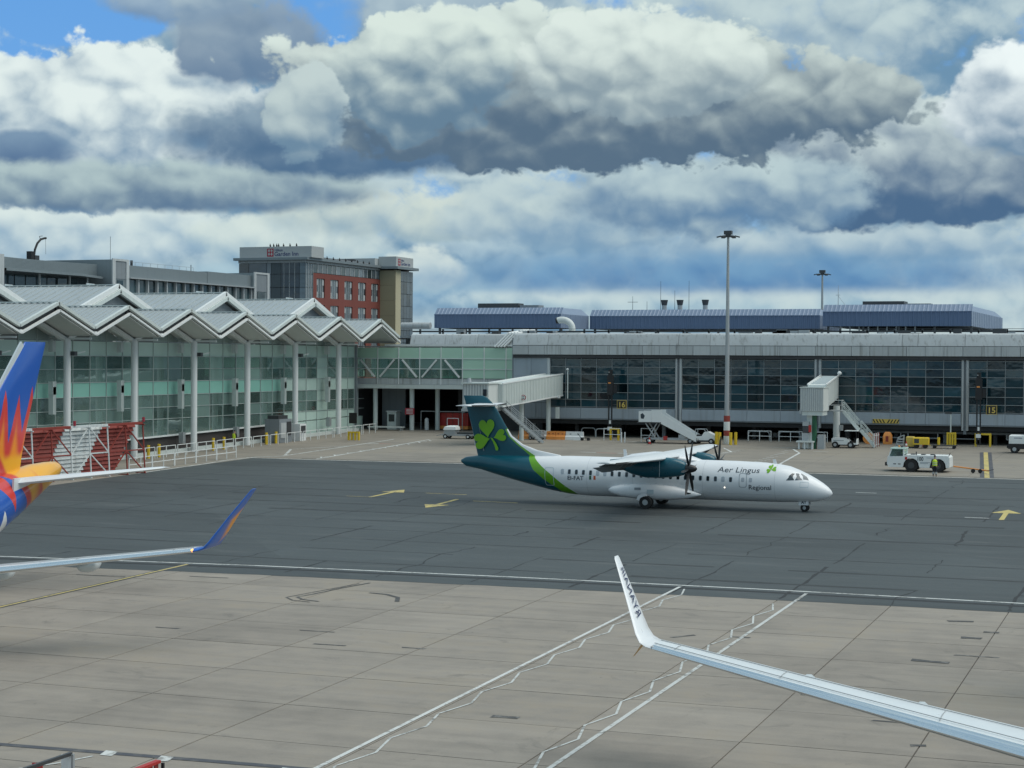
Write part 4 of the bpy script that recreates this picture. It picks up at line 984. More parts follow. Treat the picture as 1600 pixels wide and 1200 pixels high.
# sign boards on the roof
sb1 = hb_(MB().box(XL+.1, -191.6, YH_+.2, YH_+6.5, 35.75, 38.35), 'sign_board', 'hotel_white')
sb2 = hb_(MB().box(XH-.4, XR+.2, YE+.1, YE+10.6, 35.6, 38.1), 'sign_board', 'hotel_white'); hb_(MB().box(XH-11, XH-.45, YE-2, YE+10, 35.6, 37.6), 'sign_board', 'hotel_white')
hb_(MB().box(XL+2, XH-1, YH_+8, YE-4, 35.4, 36.3), 'roof_plant', 'wall_grey'); hb_(MB().box(-200, -196, YE-9, YE-7.5, 36.2, 37.0), 'roof_plant', 'dark_metal')
def sign(face, O, sc):
    """emblem square and two lines of lettering on a roof board"""
    me = text_mesh('Garden Inn', 1.55*sc, 'sign_blue', bold=.02); m2 = text_mesh('Hilton', .95*sc, 'sign_blue', bold=.01)
    for me_, dx, dz in ((me, 2.1*sc, 0), (m2, 2.15*sc, 1.22*sc)):
        map_mesh(me_, (lambda co, dx=dx, dz=dz: Vector((O[0]+co.x+dx, O[1], O[2]+co.y+dz))-HO) if face == 'y' else (lambda co, dx=dx, dz=dz: Vector((O[0], O[1]+co.x+dx, O[2]+co.y+dz))-HO))
        obj('lettering', me_, hot)
    g = MB(); q = MB()
    def P(u, v, e=0.0): return (O[0]+u*sc, O[1]-e, O[2]+v*sc) if face == 'y' else (O[0]+e, O[1]+u*sc, O[2]+v*sc)
    g.quad(P(0, -.15), P(1.9, -.15), P(1.9, 1.95), P(0, 1.95)); hb_(g, 'emblem', 'sign_red')
    for i in range(4):
        u, v = .25+(i % 2)*.75, .1+(i//2)*.9
        q.quad(P(u+.33, v-.05, .02), P(u+.66, v+.4, .02), P(u+.33, v+.85, .02), P(u, v+.4, .02))
    hb_(q, 'emblem_pattern', 'hotel_white')
sign('y', (-203.2, YH_+.17, 36.15), .9); sign('x', (XR+.23, YE+1.2, 36.0), .82)
# a row of birds along the signs and parapet
bird_me = MB().ico((0, 0, .28), .22, 1, (1, 1.2, 1.5)).ico((0, -.08, .66), .12, 1).mesh('bird', 'black')
for k, x in enumerate((-202.8, -201.9, -201.1, -200.6, -199.3, -197.6, -195.9)):
    b = obj('bird', bird_me, None, (x, YH_+1.0, 38.33)); tag(b, 'dark bird perched along the top edge of the larger hotel sign', 'bird', 'birds on the large hotel sign')
for k in range(8):
    y = YH_+10+3.3*k; b = obj('bird', bird_me, None, (XH+.5, y, 35.72)); tag(b, 'dark bird perched on the long hotel cornice between the signs', 'bird', 'birds on the hotel cornice')
# duct beyond the link, low pale pipe right of the hotel
dp = MB().tube((-97.2, 214, 16.75), (-93.1, 214, 16.75), .42, 14).build('pale_pipe', 'pale_panel', None, 40); tag(dp, 'pale horizontal pipe joining the left end of the plant rooms', 'pipe')

# ------------------------------------------------------------------ turboprop airliner (origin: ground below the main gear, nose towards +x)
def livery_atr():
    m = bpy.data.materials.new('turboprop_livery'); m.use_nodes = True; t = m.node_tree; V.nt = t; b = t.nodes['Principled BSDF']
    tcn = t.nodes.new('ShaderNodeTexCoord'); x, y, z = sep(V(tcn.outputs['Object']))
    zz = z + noise(V(tcn.outputs['Object']), .1, 1.0)*0.0
    outer = curve(zz, [(0.4, -5.2), (0.92, -5.76), (1.5, -6.55), (2.15, -7.37), (2.7, -8.15), (3.13, -8.70), (3.4, -9.05), (3.77, -9.65), (4.12, -10.2), (4.7, -10.92), (5.2, -11.2), (5.5, -10.9), (8.0, -9.0)])
    inner = curve(zz, [(0.4, -6.3), (1.11, -6.97), (1.77, -7.95), (2.4, -8.75), (3.0, -9.15), (3.4, -9.42), (3.77, -9.88), (4.12, -10.38), (4.7, -11.05), (5.2, -11.32), (5.5, -10.9), (8.0, -9.0)])
    P = V(t.nodes.new('ShaderNodeNewGeometry').outputs['Position'])
    gr = noise(P, 1.2, 4.0)
    wht = scalec((0.78, 0.80, 0.81), (gr-.5)*.08+1.0); tl = scalec((0.002, 0.082, 0.118), (gr-.5)*.1+1.0)
    c = mixc(x.lt(outer), wht, (0.13, 0.36, 0.010)); c = mixc(x.lt(inner), c, tl)
    V.nt.links.new(c.s, b.inputs['Base Color']); b.inputs['Roughness'].default_value = .3; b.inputs['Coat Weight'].default_value = .2; b.inputs['Coat Roughness'].default_value = .12
    MATS['turboprop_livery'] = m
livery_atr()
mat('teal_paint', (0.002, 0.082, 0.118), .3, var=.06, coat=.25)
mat('green_paint', (0.16, 0.40, 0.010), .35, var=.05)
mat('air_white', (0.78, 0.80, 0.81), .3, var=.04, scale=1.2, coat=.3)
mat('air_grey', (0.36, 0.38, 0.39), .4, var=.08, scale=1.2)
mat('wing_grey', (0.46, 0.49, 0.50), .35, .2, var=.08, scale=1.0)
mat('wing_white', (0.70, 0.73, 0.74), .33, var=.05, scale=1.0)
mat('flap_dark', (0.09, 0.10, 0.10), .5, var=.15, scale=2.0)
dark_glass('cockpit_glass', (0.085, 0.11, 0.125), 0.0, objvar=.3)
mat('text_grey', (0.03, 0.045, 0.06), .4, var=.05)
mat('window_blind', (0.42, 0.46, 0.50), .3, var=.05)
mat('flag_green', (0.02, 0.12, 0.06), .5); mat('flag_orange', (0.55, 0.10, 0.03), .5)
mat('outline_grey', (0.30, 0.34, 0.37), .4); mat('outline_pale', (0.50, 0.60, 0.64), .4)
mat('prop_black', (0.016, 0.016, 0.017), .4, var=.2)
mat('boot_black', (0.03, 0.03, 0.03), .6)
emit('lamp_lit', (1.0, 0.92, 0.75), 1.5)
def ell(x, zc, ry, rz, n=36, p=2.0):
    out = []
    for i in range(n):
        a = 2*math.pi*i/n; c, s_ = math.cos(a), math.sin(a)
        out.append((x, ry*math.copysign(abs(c)**(2/p), c), zc+rz*math.copysign(abs(s_)**(2/p), s_)))
    return out
def airfoil(n=14, t=.12, camber=.02):
    """outline from trailing edge over the top to the leading edge and back; x 0 = LE, 1 = TE"""
    up_, lo = [], []
    for i in range(n+1):
        x = .5*(1+math.cos(math.pi*i/n)); yt = 5*t*(.2969*math.sqrt(x)-.126*x-.3516*x*x+.2843*x**3-.1036*x**4); yc = camber*4*x*(1-x)
        up_.append((x, yc+yt))
        lo.append((x, yc-yt))
    return up_ + lo[::-1][1:-1]
def wing_mesh(secs, n=14):
    """secs: (LE x, y, z, chord, thickness, lean) - chord runs to -x; lean = unit vector of the section's 'up'"""
    rings = []
    for (x, y, z, c, t, upv) in secs:
        u = Vector(upv).normalized(); rings.append([Vector((x-px_*c, y, z))+u*(pz*c) for px_, pz in airfoil(n, t)])
    return MB().loft(rings)
atr = thing('turboprop_airliner', 'white twin-propeller airliner with teal tail and green shamrock taxiing right', 'airplane', (-35.75, 122, gz(122)))
ZC = 1.98; RF = 1.405
fus = [(-14.78, 2.84, .10, .10), (-14.4, 2.80, .26, .34), (-13.2, 2.78, .44, .53), (-12.0, 2.62, .63, .70), (-10.5, 2.44, .87, .90), (-9.0, 2.27, 1.10, 1.07), (-7.6, 2.13, 1.27, 1.24), (-6.2, 2.04, 1.37, 1.37), (-4.8, 2.0, 1.42, 1.41), (-3, 1.99, 1.43, 1.41),
       (0, 1.98, 1.43, 1.40), (3, 1.98, 1.43, 1.40), (6, 1.97, 1.43, 1.39), (8, 1.94, 1.42, 1.36), (9.0, 1.90, 1.38, 1.31), (9.7, 1.85, 1.30, 1.24), (10.3, 1.75, 1.20, 1.12), (10.9, 1.63, 1.05, .97), (11.5, 1.50, .85, .79), (12.0, 1.40, .62, .58), (12.35, 1.34, .40, .37), (12.55, 1.31, .19, .18), (12.62, 1.30, .05, .05)]
MB().loft([ell(*f) for f in fus]).build('fuselage', 'turboprop_livery', atr, 60)
# fin with dorsal fillet
fin = MB(); TH = .11
def finring(z, le, te, th):
    c = le-te; return [(le-px_*c, pz*c*th/.12, z) for px_, pz in [(a, b) for a, b in airfoil(12, .12, 0.0)]]
fin.loft([finring(3.1, -6.5, -13.45, .035), finring(3.45, -7.1, -13.52, .035), finring(3.75, -8.8, -13.58, .042), finring(4.15, -9.95, -13.68, .055), finring(4.75, -10.8, -13.84, .07), finring(5.5, -11.3, -14.03, .09), finring(6.6, -11.95, -14.32, .10), finring(7.2, -12.4, -14.50, .10), finring(7.52, -12.75, -14.6, .10), finring(7.66, -13.1, -14.64, .08)])
fin.build('tail_fin', 'turboprop_livery', atr, 60)
MB().bar((-14.1, 0, 6.0), (-13.52, 0, 3.4), .012, .02).bar((-13.4, -.12, 5.6), (-12.95, -.16, 3.6), .02, .02).build('rudder_hinge', 'outline_grey', atr)
# tailplane near the top of the fin
for s_ in (-1, 1):
    tp = wing_mesh([(-12.0, s_*.1, 6.95, 2.2, .11, (0, 0, 1)), (-12.55, s_*3.3, 6.98, 1.35, .10, (0, 0, 1)), (-12.75, s_*3.65, 6.98, .95, .08, (0, 0, 1))], 10).build('tailplane', 'wing_white', atr, 50)
    MB().bar((-12.1, s_*.2, 6.96), (-12.62, s_*3.35, 6.99), .14, .10).build('deice_boot', 'boot_black', tp)
MB().ico((-13.2, 0, 7.0), .3, 2, (2.6, .55, .5)).build('tailplane_fairing', 'wing_white', atr, 60)
# main wing
for s_ in (-1, 1):
    wing_mesh([(2.05, 0, 3.62, 2.62, .17, (0, 0, 1)), (2.05, s_*4.9, 3.64, 2.55, .16, (0, 0, 1)), (1.65, s_*9.0, 3.67, 2.05, .14, (0, 0, 1)), (1.25, s_*13.0, 3.73, 1.55, .13, (0, 0, 1)), (1.0, s_*13.5, 3.75, .95, .1, (0, 0, 1))]).build('wing', 'wing_white', atr, 50)
    MB().bar((1.86, s_*5.0, 3.60), (1.2, s_*13.0, 3.71), .16, .12).build('deice_boot', 'boot_black', atr)
    fl = MB()
    for k in range(3):
        y0, y1 = s_*(1.6+3.0*k if k == 0 else 5.0+2.6*(k-1)), s_*(3.3 if k == 0 else 7.4+2.6*(k-1)); xo = -.55+.22*k
        fl.add([(xo+.1, y0, 3.5), (xo+.1, y1, 3.55), (xo-.75, y1, 3.32), (xo-.75, y0, 3.27), (xo+.1, y0, 3.58), (xo+.1, y1, 3.63), (xo-.75, y1, 3.35), (xo-.75, y0, 3.30)], [(0,3,2,1), (4,5,6,7), (0,1,5,4), (1,2,6,5), (2,3,7,6), (3,0,4,7)])
    fl.build('flap', 'flap_dark', atr)
    for y in (5.6, 7.5, 9.4, 11.2):
        x = -.3+.09*(y-5); MB().prism([(x+.9, 3.55), (x-.7, 3.36), (x-1.15, 3.30), (x-.5, 3.02), (x+.1, 3.08), (x+.6, 3.3)], 'y', s_*y-.09, s_*y+.09).build('flap_track_fairing', 'flap_dark', atr)
    # nacelle, spinner and propeller
    yn = s_*4.05
    prof = [(3.42, 2.98, .26, .30), (3.30, 2.98, .36, .44), (3.0, 3.0, .46, .56), (2.4, 3.02, .53, .66), (1.6, 3.0, .57, .72), (.6, 2.98, .55, .70), (-.4, 3.05, .46, .55), (-1.3, 3.2, .30, .34), (-2.0, 3.32, .10, .14)]
    MB().loft([[(x, yn+q[1], q[2]) for q in ell(x, zc, ry, rz, 24, 2.6)] for x, zc, ry, rz in prof]).build('nacelle', 'teal_paint', atr, 50)
    MB().tube((3.38, yn, 2.62), (3.5, yn, 2.62), .2, 14).build('air_intake', 'black', atr); MB().tube((-.9, yn+s_*.3, 2.95), (-1.5, yn+s_*.42, 2.9), .18, 12).build('exhaust', 'dark_metal', atr)
    MB().bar((1.7, yn-s_*0-.585, 2.4), (1.7, yn-.585, 3.5), .03, .015).build('cowl_seam', 'outline_pale', atr) if s_ < 0 else None
    sp = MB(); rr = []
    for k in range(8):
        q = k/7; rr.append(ell(3.42+.78*q, 2.98, .30*math.sqrt(max(0.0008, 1-q**2.2)), .30*math.sqrt(max(0.0008, 1-q**2.2)), 18))
    hub = sp.loft([[(x, yn+y, z) for x, y, z in r] for r in rr]).build('propeller_hub', 'prop_black', atr, 50)
    for k in range(6):
        a = 2*math.pi*k/6 + (.12 if s_ < 0 else .32)
        er = Vector((0, math.cos(a), math.sin(a))); et = Vector((0, -math.sin(a), math.cos(a))); ex = Vector((1, 0, 0))
        rings = []
        for r_, ch, tw in ((.22, .12, 80), (.6, .19, 72), (1.1, .22, 62), (1.6, .18, 55), (1.88, .11, 50), (1.96, .04, 50)):
            tw = R(tw); d = ex*math.sin(tw)+et*math.cos(tw); nn = ex*math.cos(tw)-et*math.sin(tw); c0 = Vector((3.62, yn, 2.98))+er*r_ + et*(-.10*(r_/1.96)**2)
            rings.append([c0+d*ch*.5, c0+nn*ch*.05, c0-d*ch*.5, c0-nn*ch*.05])
        MB().loft(rings).build('propeller_blade', 'prop_black', hub, 40)
# wing-body fairing
MB().loft([[(x, y, z) for x, y, z in ell(x, zc, ry, rz, 24)] for x, zc, ry, rz in ((-2.6, 3.25, .3, .1), (-1.6, 3.36, .9, .32), (0, 3.46, 1.1, .42), (1.6, 3.46, 1.1, .40), (2.6, 3.36, .9, .28), (3.5, 3.28, .25, .08))]).build('wing_fairing', 'air_white', atr, 60)
# gear sponsons
sp_prof = [(-3.0, 1.16, .05, .05), (-2.7, 1.16, .30, .25), (-2.0, 1.14, .50, .43), (-.8, 1.12, .58, .54), (.6, 1.10, .60, .55), (1.8, 1.08, .54, .48), (2.8, 1.04, .36, .32), (3.45, 1.02, .16, .14), (3.75, 1.02, .04, .04)]
for s_ in (-1, 1):
    MB().loft([[(x, s_*1.32+q[1], q[2]) for q in ell(x, zc, ry, rz, 24, 2.3)] for x, zc, ry, rz in sp_prof]).build('gear_sponson', 'air_white', atr, 60)
    MB().prism([(2.55, 1.0), (3.1, 1.08), (3.1, 1.14), (2.9, 1.16), (2.55, 1.2)], 'y', s_*1.62-.05, s_*1.66+.02).build('landing_light', 'black', atr)
    MB().box(-.9, -.45, s_*1.905-.01, s_*1.905+.01, 1.25, 1.42).build('vent', 'outline_grey', atr) if s_ < 0 else None
    # main gear: strut, twin wheels with hub caps, leg door
    MB().tube((.1, s_*1.5, .75), (-.05, s_*1.92, .43), .10, 10).bar((.55, s_*1.4, .7), (-.02, s_*1.85, .45), .1, .1).build('main_gear_leg', 'air_white', atr)
    for y in (1.74, 2.18):
        wh = MB().tube((0, s_*y-.12, .43), (0, s_*y+.12, .43), .43, 22).build('main_wheel', 'rubber', atr, 40)
        MB().tube((0, s_*y-.135, .43), (0, s_*y+.135, .43), .2, 14).build('rim', 'galv', wh, 40)
    MB().prism([(-.62, .62), (-.5, .88), (-.25, 1.02), (.1, 1.02), (.15, .88), (-.1, .84), (-.35, .72), (-.42, .55)], 'y', s_*2.34-.02, s_*2.34+.02).build('gear_door', 'air_white', atr)
    MB().box(.02, .5, s_*1.93-.012, s_*1.93+.012, 1.02, 1.3).build('door_panel', 'outline_pale', atr)
# nose gear
MB().tube((10.75, 0, .95), (10.75, 0, .3), .07, 10).build('nose_gear_leg', 'steel', atr)
for s_ in (-1, 1):
    w = MB().tube((10.75, s_*.19-.07, .27), (10.75, s_*.19+.07, .27), .27, 18).build('nose_wheel', 'rubber', atr, 40); MB().tube((10.75, s_*.19-.08, .27), (10.75, s_*.19+.08, .27), .12, 12).build('rim', 'galv', w, 40)
    nd = MB().box(10.38, 11.06, s_*.36-.012, s_*.36+.012, .46, .86).build('nose_gear_door', 'air_white', atr)
    me = text_mesh('AT', .27, 'text_grey', bold=.012); map_mesh(me, lambda co: Vector((10.56+co.x if s_ < 0 else 10.9-co.x, s_*.376, .56+co.y))); obj('lettering', me, nd)
# cabin windows, doors, cockpit glazing laid on the skin
def skin_y(x, z):
    for (x0, c0, a0, b0), (x1, c1, a1, b1) in zip(fus, fus[1:]):
        if x0 <= x <= x1:
            t = (x-x0)/(x1-x0); c, a, b = c0+(c1-c0)*t, a0+(a1-a0)*t, b0+(b1-b0)*t
            return a*math.sqrt(max(0.0, 1-((z-c)/b)**2))
    return 0.0
def on_skin(outline, side, m, name, lift=.008, parent=atr, n=4):
    """a thin pane that follows the fuselage skin; outline: convex (x,z) list"""
    cx = sum(p[0] for p in outline)/len(outline); cz = sum(p[1] for p in outline)/len(outline)
    vs = [(cx, side*(skin_y(cx, cz)+lift), cz)]; fs = []; k = len(outline)
    for r in range(1, n+1):
        for p in outline:
            x, z = cx+(p[0]-cx)*r/n, cz+(p[1]-cz)*r/n; vs.append((x, side*(skin_y(x, z)+lift), z))
    for i in range(k):
        j = (i+1) % k; fs.append((0, 1+i, 1+j))
        for r in range(n-1): fs.append((1+r*k+i, 1+(r+1)*k+i, 1+(r+1)*k+j, 1+r*k+j))
    return MB().add(vs, fs).build(name, m, parent, 40)
def rrect(x0, x1, z0, z1, r=.07, n=3, dens=False):
    out = []
    for cx, cz, a0 in ((x1-r, z1-r, 0), (x0+r, z1-r, 90), (x0+r, z0+r, 180), (x1-r, z0+r, 270)):
        for i in range(n+1): a = R(a0+90*i/n); out.append((cx+r*math.cos(a), cz+r*math.sin(a)))
    full = []
    for p, q in zip(out, out[1:]+out[:1]):       # long sides are cut up so that they can follow the skin
        k = max(1, int(max(abs(p[0]-q[0]), abs(p[1]-q[1]))/.15)) if dens else 1
        full += [(p[0]+(q[0]-p[0])*j/k, p[1]+(q[1]-p[1])*j/k) for j in range(k)]
    return full
def outline(x0, x1, z0, z1, side, m, name, w=.035, r=.12):
    o = rrect(x0, x1, z0, z1, r, 3, True); k = len(o); cx_, cz_ = (x0+x1)/2, (z0+z1)/2; fx_, fz_ = 1-2*w/(x1-x0), 1-2*w/(z1-z0)
    i_ = [(cx_+(x-cx_)*fx_, cz_+(z-cz_)*fz_) for x, z in o]
    vs = [(x, side*(skin_y(x, z)+.012), z) for x, z in o+i_]; fs = [(i, (i+1) % k, k+(i+1) % k, k+i) for i in range(k)]
    mb = MB(); mb.add(vs, fs); return mb.build(name, m, atr)
blind = {0, 5, 6, 22}
for side in (-1, 1):
    xw = [-6.45+.535*i for i in range(24)]
    for i, x in enumerate(xw):
        z = 2.38-.0105*(x+6.45)*1.0 + .0
        z = 2.36-.018*(x+6.45)
        f = on_skin(rrect(x-.125, x+.125, z-.19, z+.19, .08), side, 'outline_pale', 'window_frame', .006)
        on_skin(rrect(x-.10, x+.10, z-.165, z+.165, .07), side, 'window_blind' if i in blind else 'cabin_glass', 'window_pane', .012, f)
    outline(-7.82, -7.12, 1.30, 2.62, side, 'outline_pale', 'rear_door'); outline(6.44, 6.98, 1.62, 2.60, side, 'outline_grey', 'forward_door')
    f = on_skin(rrect(6.6, 6.82, 2.0, 2.3, .07), side, 'window_blind', 'door_window', .012)
    f = on_skin(rrect(7.15, 7.36, 2.0, 2.3, .07), side, 'window_blind', 'window_pane', .012)
    outline(10.6, 11.15, 1.72, 2.1, side, 'outline_pale', 'nose_panel', .025, .05)
    # cockpit: three panes each side with pale posts between
    for pts in ([(9.68, 2.18), (10.20, 2.20), (10.18, 2.64), (10.02, 2.66), (9.86, 2.5)], [(10.27, 2.20), (10.74, 2.22), (10.46, 2.63), (10.25, 2.66)], ):
        on_skin(pts, side, 'cockpit_glass', 'cockpit_pane', .012)
    on_skin([(10.80, 2.26), (11.14, 2.20), (10.98, 2.42), (10.62, 2.63), (10.55, 2.63)], side, 'cockpit_glass', 'windscreen', .014)
    # lettering
    def put(txt, x, z, size, m, sx=1.0, bold=0.0, sh=0.0):
        me = text_mesh(txt, size, m, sx=sx, bold=bold, shear=sh); bm = bmesh.new(); bm.from_mesh(me)
        bmesh.ops.subdivide_edges(bm, edges=[e for e in bm.edges if e.calc_length() > .12], cuts=1, use_grid_fill=False); bm.to_mesh(me); bm.free()
        w = max(v.co.x for v in me.vertices)
        map_mesh(me, lambda co: Vector((x+(co.x if side < 0 else w-co.x), side*(skin_y(x+co.x, z+co.y)+.016), z+co.y))); return obj('lettering', me, atr)
    put('Aer Lingus', 4.88, 2.64, .50, 'text_grey', 1.36, 0.0, .12); put('Regional', 7.1, 1.50, .46, 'text_grey', 1.02, .002); put('EI-FAT', -6.06, 1.78, .42, 'text_grey', 1.05, .004)
    for x, m in ((-4.4, 'flag_green'), (-4.24, 'air_white'), (-4.08, 'flag_orange')): on_skin([(x, 1.84), (x+.16, 1.84), (x+.16, 2.12), (x, 2.12)], side, m, 'flag_stripe', .010, n=2)
    # clovers: heart shaped leaves
    def heart(cx, cz, ang, s_):
        o = []
        for i in range(26):
            t = 2*math.pi*i/26; hx = .82*16*math.sin(t)**3/17; hz = (13*math.cos(t)-5*math.cos(2*t)-2*math.cos(3*t)-math.cos(4*t))/17
            hz = hz+.95  # point of the heart at the origin
            o.append((cx+s_*(hx*math.cos(ang)-hz*math.sin(ang)), cz+s_*(hx*math.sin(ang)+hz*math.cos(ang))))
        return o
    def flat(outl, y, m, name): MB().add([(x, y, z) for x, z in outl]+[(sum(p[0] for p in outl)/len(outl), y, sum(p[1] for p in outl)/len(outl))], [(i, (i+1) % len(outl), len(outl)) for i in range(len(outl))]).build(name, m, atr)
    yf = side*.235
    c0 = (-12.45, 4.72)
    flat(heart(-12.62, 4.60, R(6), .80), yf, 'green_paint', 'clover_leaf')
    flat(heart(-12.46, 4.52, R(104), .74), yf, 'green_paint', 'clover_leaf')
    flat(heart(-12.16, 4.60, R(-72), .58), yf, 'green_paint', 'clover_leaf')
    flat([(-12.42, 4.62), (-12.24, 4.55), (-12.0, 4.25), (-11.78, 3.85), (-11.82, 3.68), (-12.0, 3.68), (-12.08, 4.0), (-12.25, 4.35)], yf, 'green_paint', 'clover_stem')
    for ang, s_ in ((-75, .2), (20, .2), (110, .19)):
        h = heart(8.6, 2.86, R(ang), s_); on_skin(h, side, 'green_paint', 'clover_leaf', .016, n=2)
    MB().ico((-10.4+.3, side*.10, 3.0), .03, 1).build('beacon', 'air_white', atr) if False else None
    on_skin([(5.43+.05*math.cos(R(a)), 1.58+.05*math.sin(R(a))) for a in range(0, 360, 45)], side, 'lamp_lit', 'side_light', .014, n=2)
for x, z, h in ((-2.1, 3.36, .62), (8.7, 3.12, .42)):
    MB().add([(x+.12, -.02, z), (x+.12, .02, z), (x-.16, .02, z), (x-.16, -.02, z), (x-.02, -.01, z+h), (x-.02, .01, z+h), (x-.22, .01, z+h), (x-.22, -.01, z+h)], [(0,1,2,3), (4,7,6,5), (0,4,5,1), (1,5,6,2), (2,6,7,3), (3,7,4,0)]).build('blade_antenna', 'air_white', atr)
MB().box(-7.1, -6.8, -.06, .06, .78, .95).build('tail_skid', 'dark_metal', atr)

mat('seam_grey', (0.52, 0.55, 0.57), .4, var=.1)
for xs_ in (-4.6, -1.2, 3.85, 8.9):
    k0 = next(i for i in range(len(fus)-1) if fus[i][0] <= xs_ <= fus[i+1][0]); (a0, c0, r0, q0), (a1, c1, r1, q1) = fus[k0], fus[k0+1]; t_ = (xs_-a0)/(a1-a0)
    c_, ry_, rz_ = c0+(c1-c0)*t_, r0+(r1-r0)*t_, q0+(q1-q0)*t_
    MB().loft([ell(xs_+d, c_, ry_+.004, rz_+.004) for d in (-.009, .009)], cap=False).build('panel_seam', 'seam_grey', atr, 60)
for side in (-1, 1):
    for (x0_, x1_, z_) in ((-6.4, 3.8, 1.25), (3.95, 9.4, 1.15)):
        MB().add([(x0_+(x1_-x0_)*i/20, side*(skin_y(x0_+(x1_-x0_)*i/20, z_+d)+.004), z_+d) for i in range(21) for d in (-.007, .007)], [(2*i, 2*i+2, 2*i+3, 2*i+1) for i in range(20)]).build('panel_seam', 'seam_grey', atr)

# ------------------------------------------------------------------ two jet airliners (origin: ground below the nose, fuselage runs to -x, left wing +y)
def livery_jet():
    m = bpy.data.materials.new('holiday_jet_livery'); m.use_nodes = True; t = m.node_tree; V.nt = t; b = t.nodes['Principled BSDF']
    tcn = t.nodes.new('ShaderNodeTexCoord'); O = V(tcn.outputs['Object']); x, y, z = sep(O)
    s = x*-1.0
    wv = (noise(O, .5, 2.0)-.5)
    # flame edge: sharp teeth running up the fin
    tri = (s*0.78-z*0.12).frac(); tooth = 1.0 - (tri*2.0-1.0).abs()
    t2 = ((s*0.43+z*0.2)+.37).frac(); tooth2 = 1.0-(t2*2.0-1.0).abs()
    amp_ = noise(comb((s*0.78-z*0.12).floor()*3.7, 1.3, 0.0), 1.0, 0.0)*3.4+0.7
    e = z - 7.2 - tooth*amp_ - (s-34.0)*0.25 + wv*0.6           # below: flame
    blue = (0.010, 0.095, 0.44); red = (0.62, 0.045, 0.035); org = (0.83, 0.27, 0.015); yel = (0.85, 0.42, 0.02)
    c = mixc(smooth(e, -0.8, -2.4), red, org)
    c = mixc(smooth(e, -0.02, 0.02), c, blue)
    # fuselage: flame above, blue and red teeth below the tail
    lowm = smooth(z + wv*0.8, 6.9, 6.3)
    f2 = (s-35.2) + tooth2*2.4 + (z-5.0)*1.2 + wv*1.2
    c2 = mixc(smooth(f2, .9, 2.0), red, yel); c2 = mixc(smooth(f2, -.7, -.66), blue, c2)
    c2 = mixc(smooth(f2, -4.0, -3.96), (0.80, 0.82, 0.83), c2)
    c = mixc(lowm, c, c2)
    V.nt.links.new(c.s, b.inputs['Base Color']); b.inputs['Roughness'].default_value = .28; b.inputs['Coat Weight'].default_value = .5; b.inputs['Coat Roughness'].default_value = .1
    MATS['holiday_jet_livery'] = m
livery_jet()
def livery_winglet(name):
    m = bpy.data.materials.new(name); m.use_nodes = True; t = m.node_tree; V.nt = t; b = t.nodes['Principled BSDF']
    tcn = t.nodes.new('ShaderNodeTexCoord'); x, y, z = sep(V(tcn.outputs['Object']))
    d = (z-5.0).abs()*.75 + ((x*-1.0)-22.75-(z-4.6)*.72).abs()*1.1
    c = mixc(smooth(d, .35, .85), (0.85, .33, .02), (0.014, 0.12, 0.50)); V.nt.links.new(c.s, b.inputs['Base Color']); b.inputs['Roughness'].default_value = .3; MATS[name] = m
livery_winglet('blue_winglet')
mat('bare_metal', (0.80, 0.84, 0.87), .14, 1.0, var=.05, scale=1.0)
mat('wing_silver', (0.74, 0.78, 0.79), .32, .12, var=.06, scale=.8)
mat('belly_yellow', (0.55, 0.30, 0.03), .4, var=.1)
mat('ryan_blue', (0.012, 0.018, 0.075), .4, var=.05)
mat('pale_metal', (0.62, 0.68, 0.70), .35, .2, var=.06)
emit('nav_lamp', (1.0, 0.42, 0.10), 1.6)
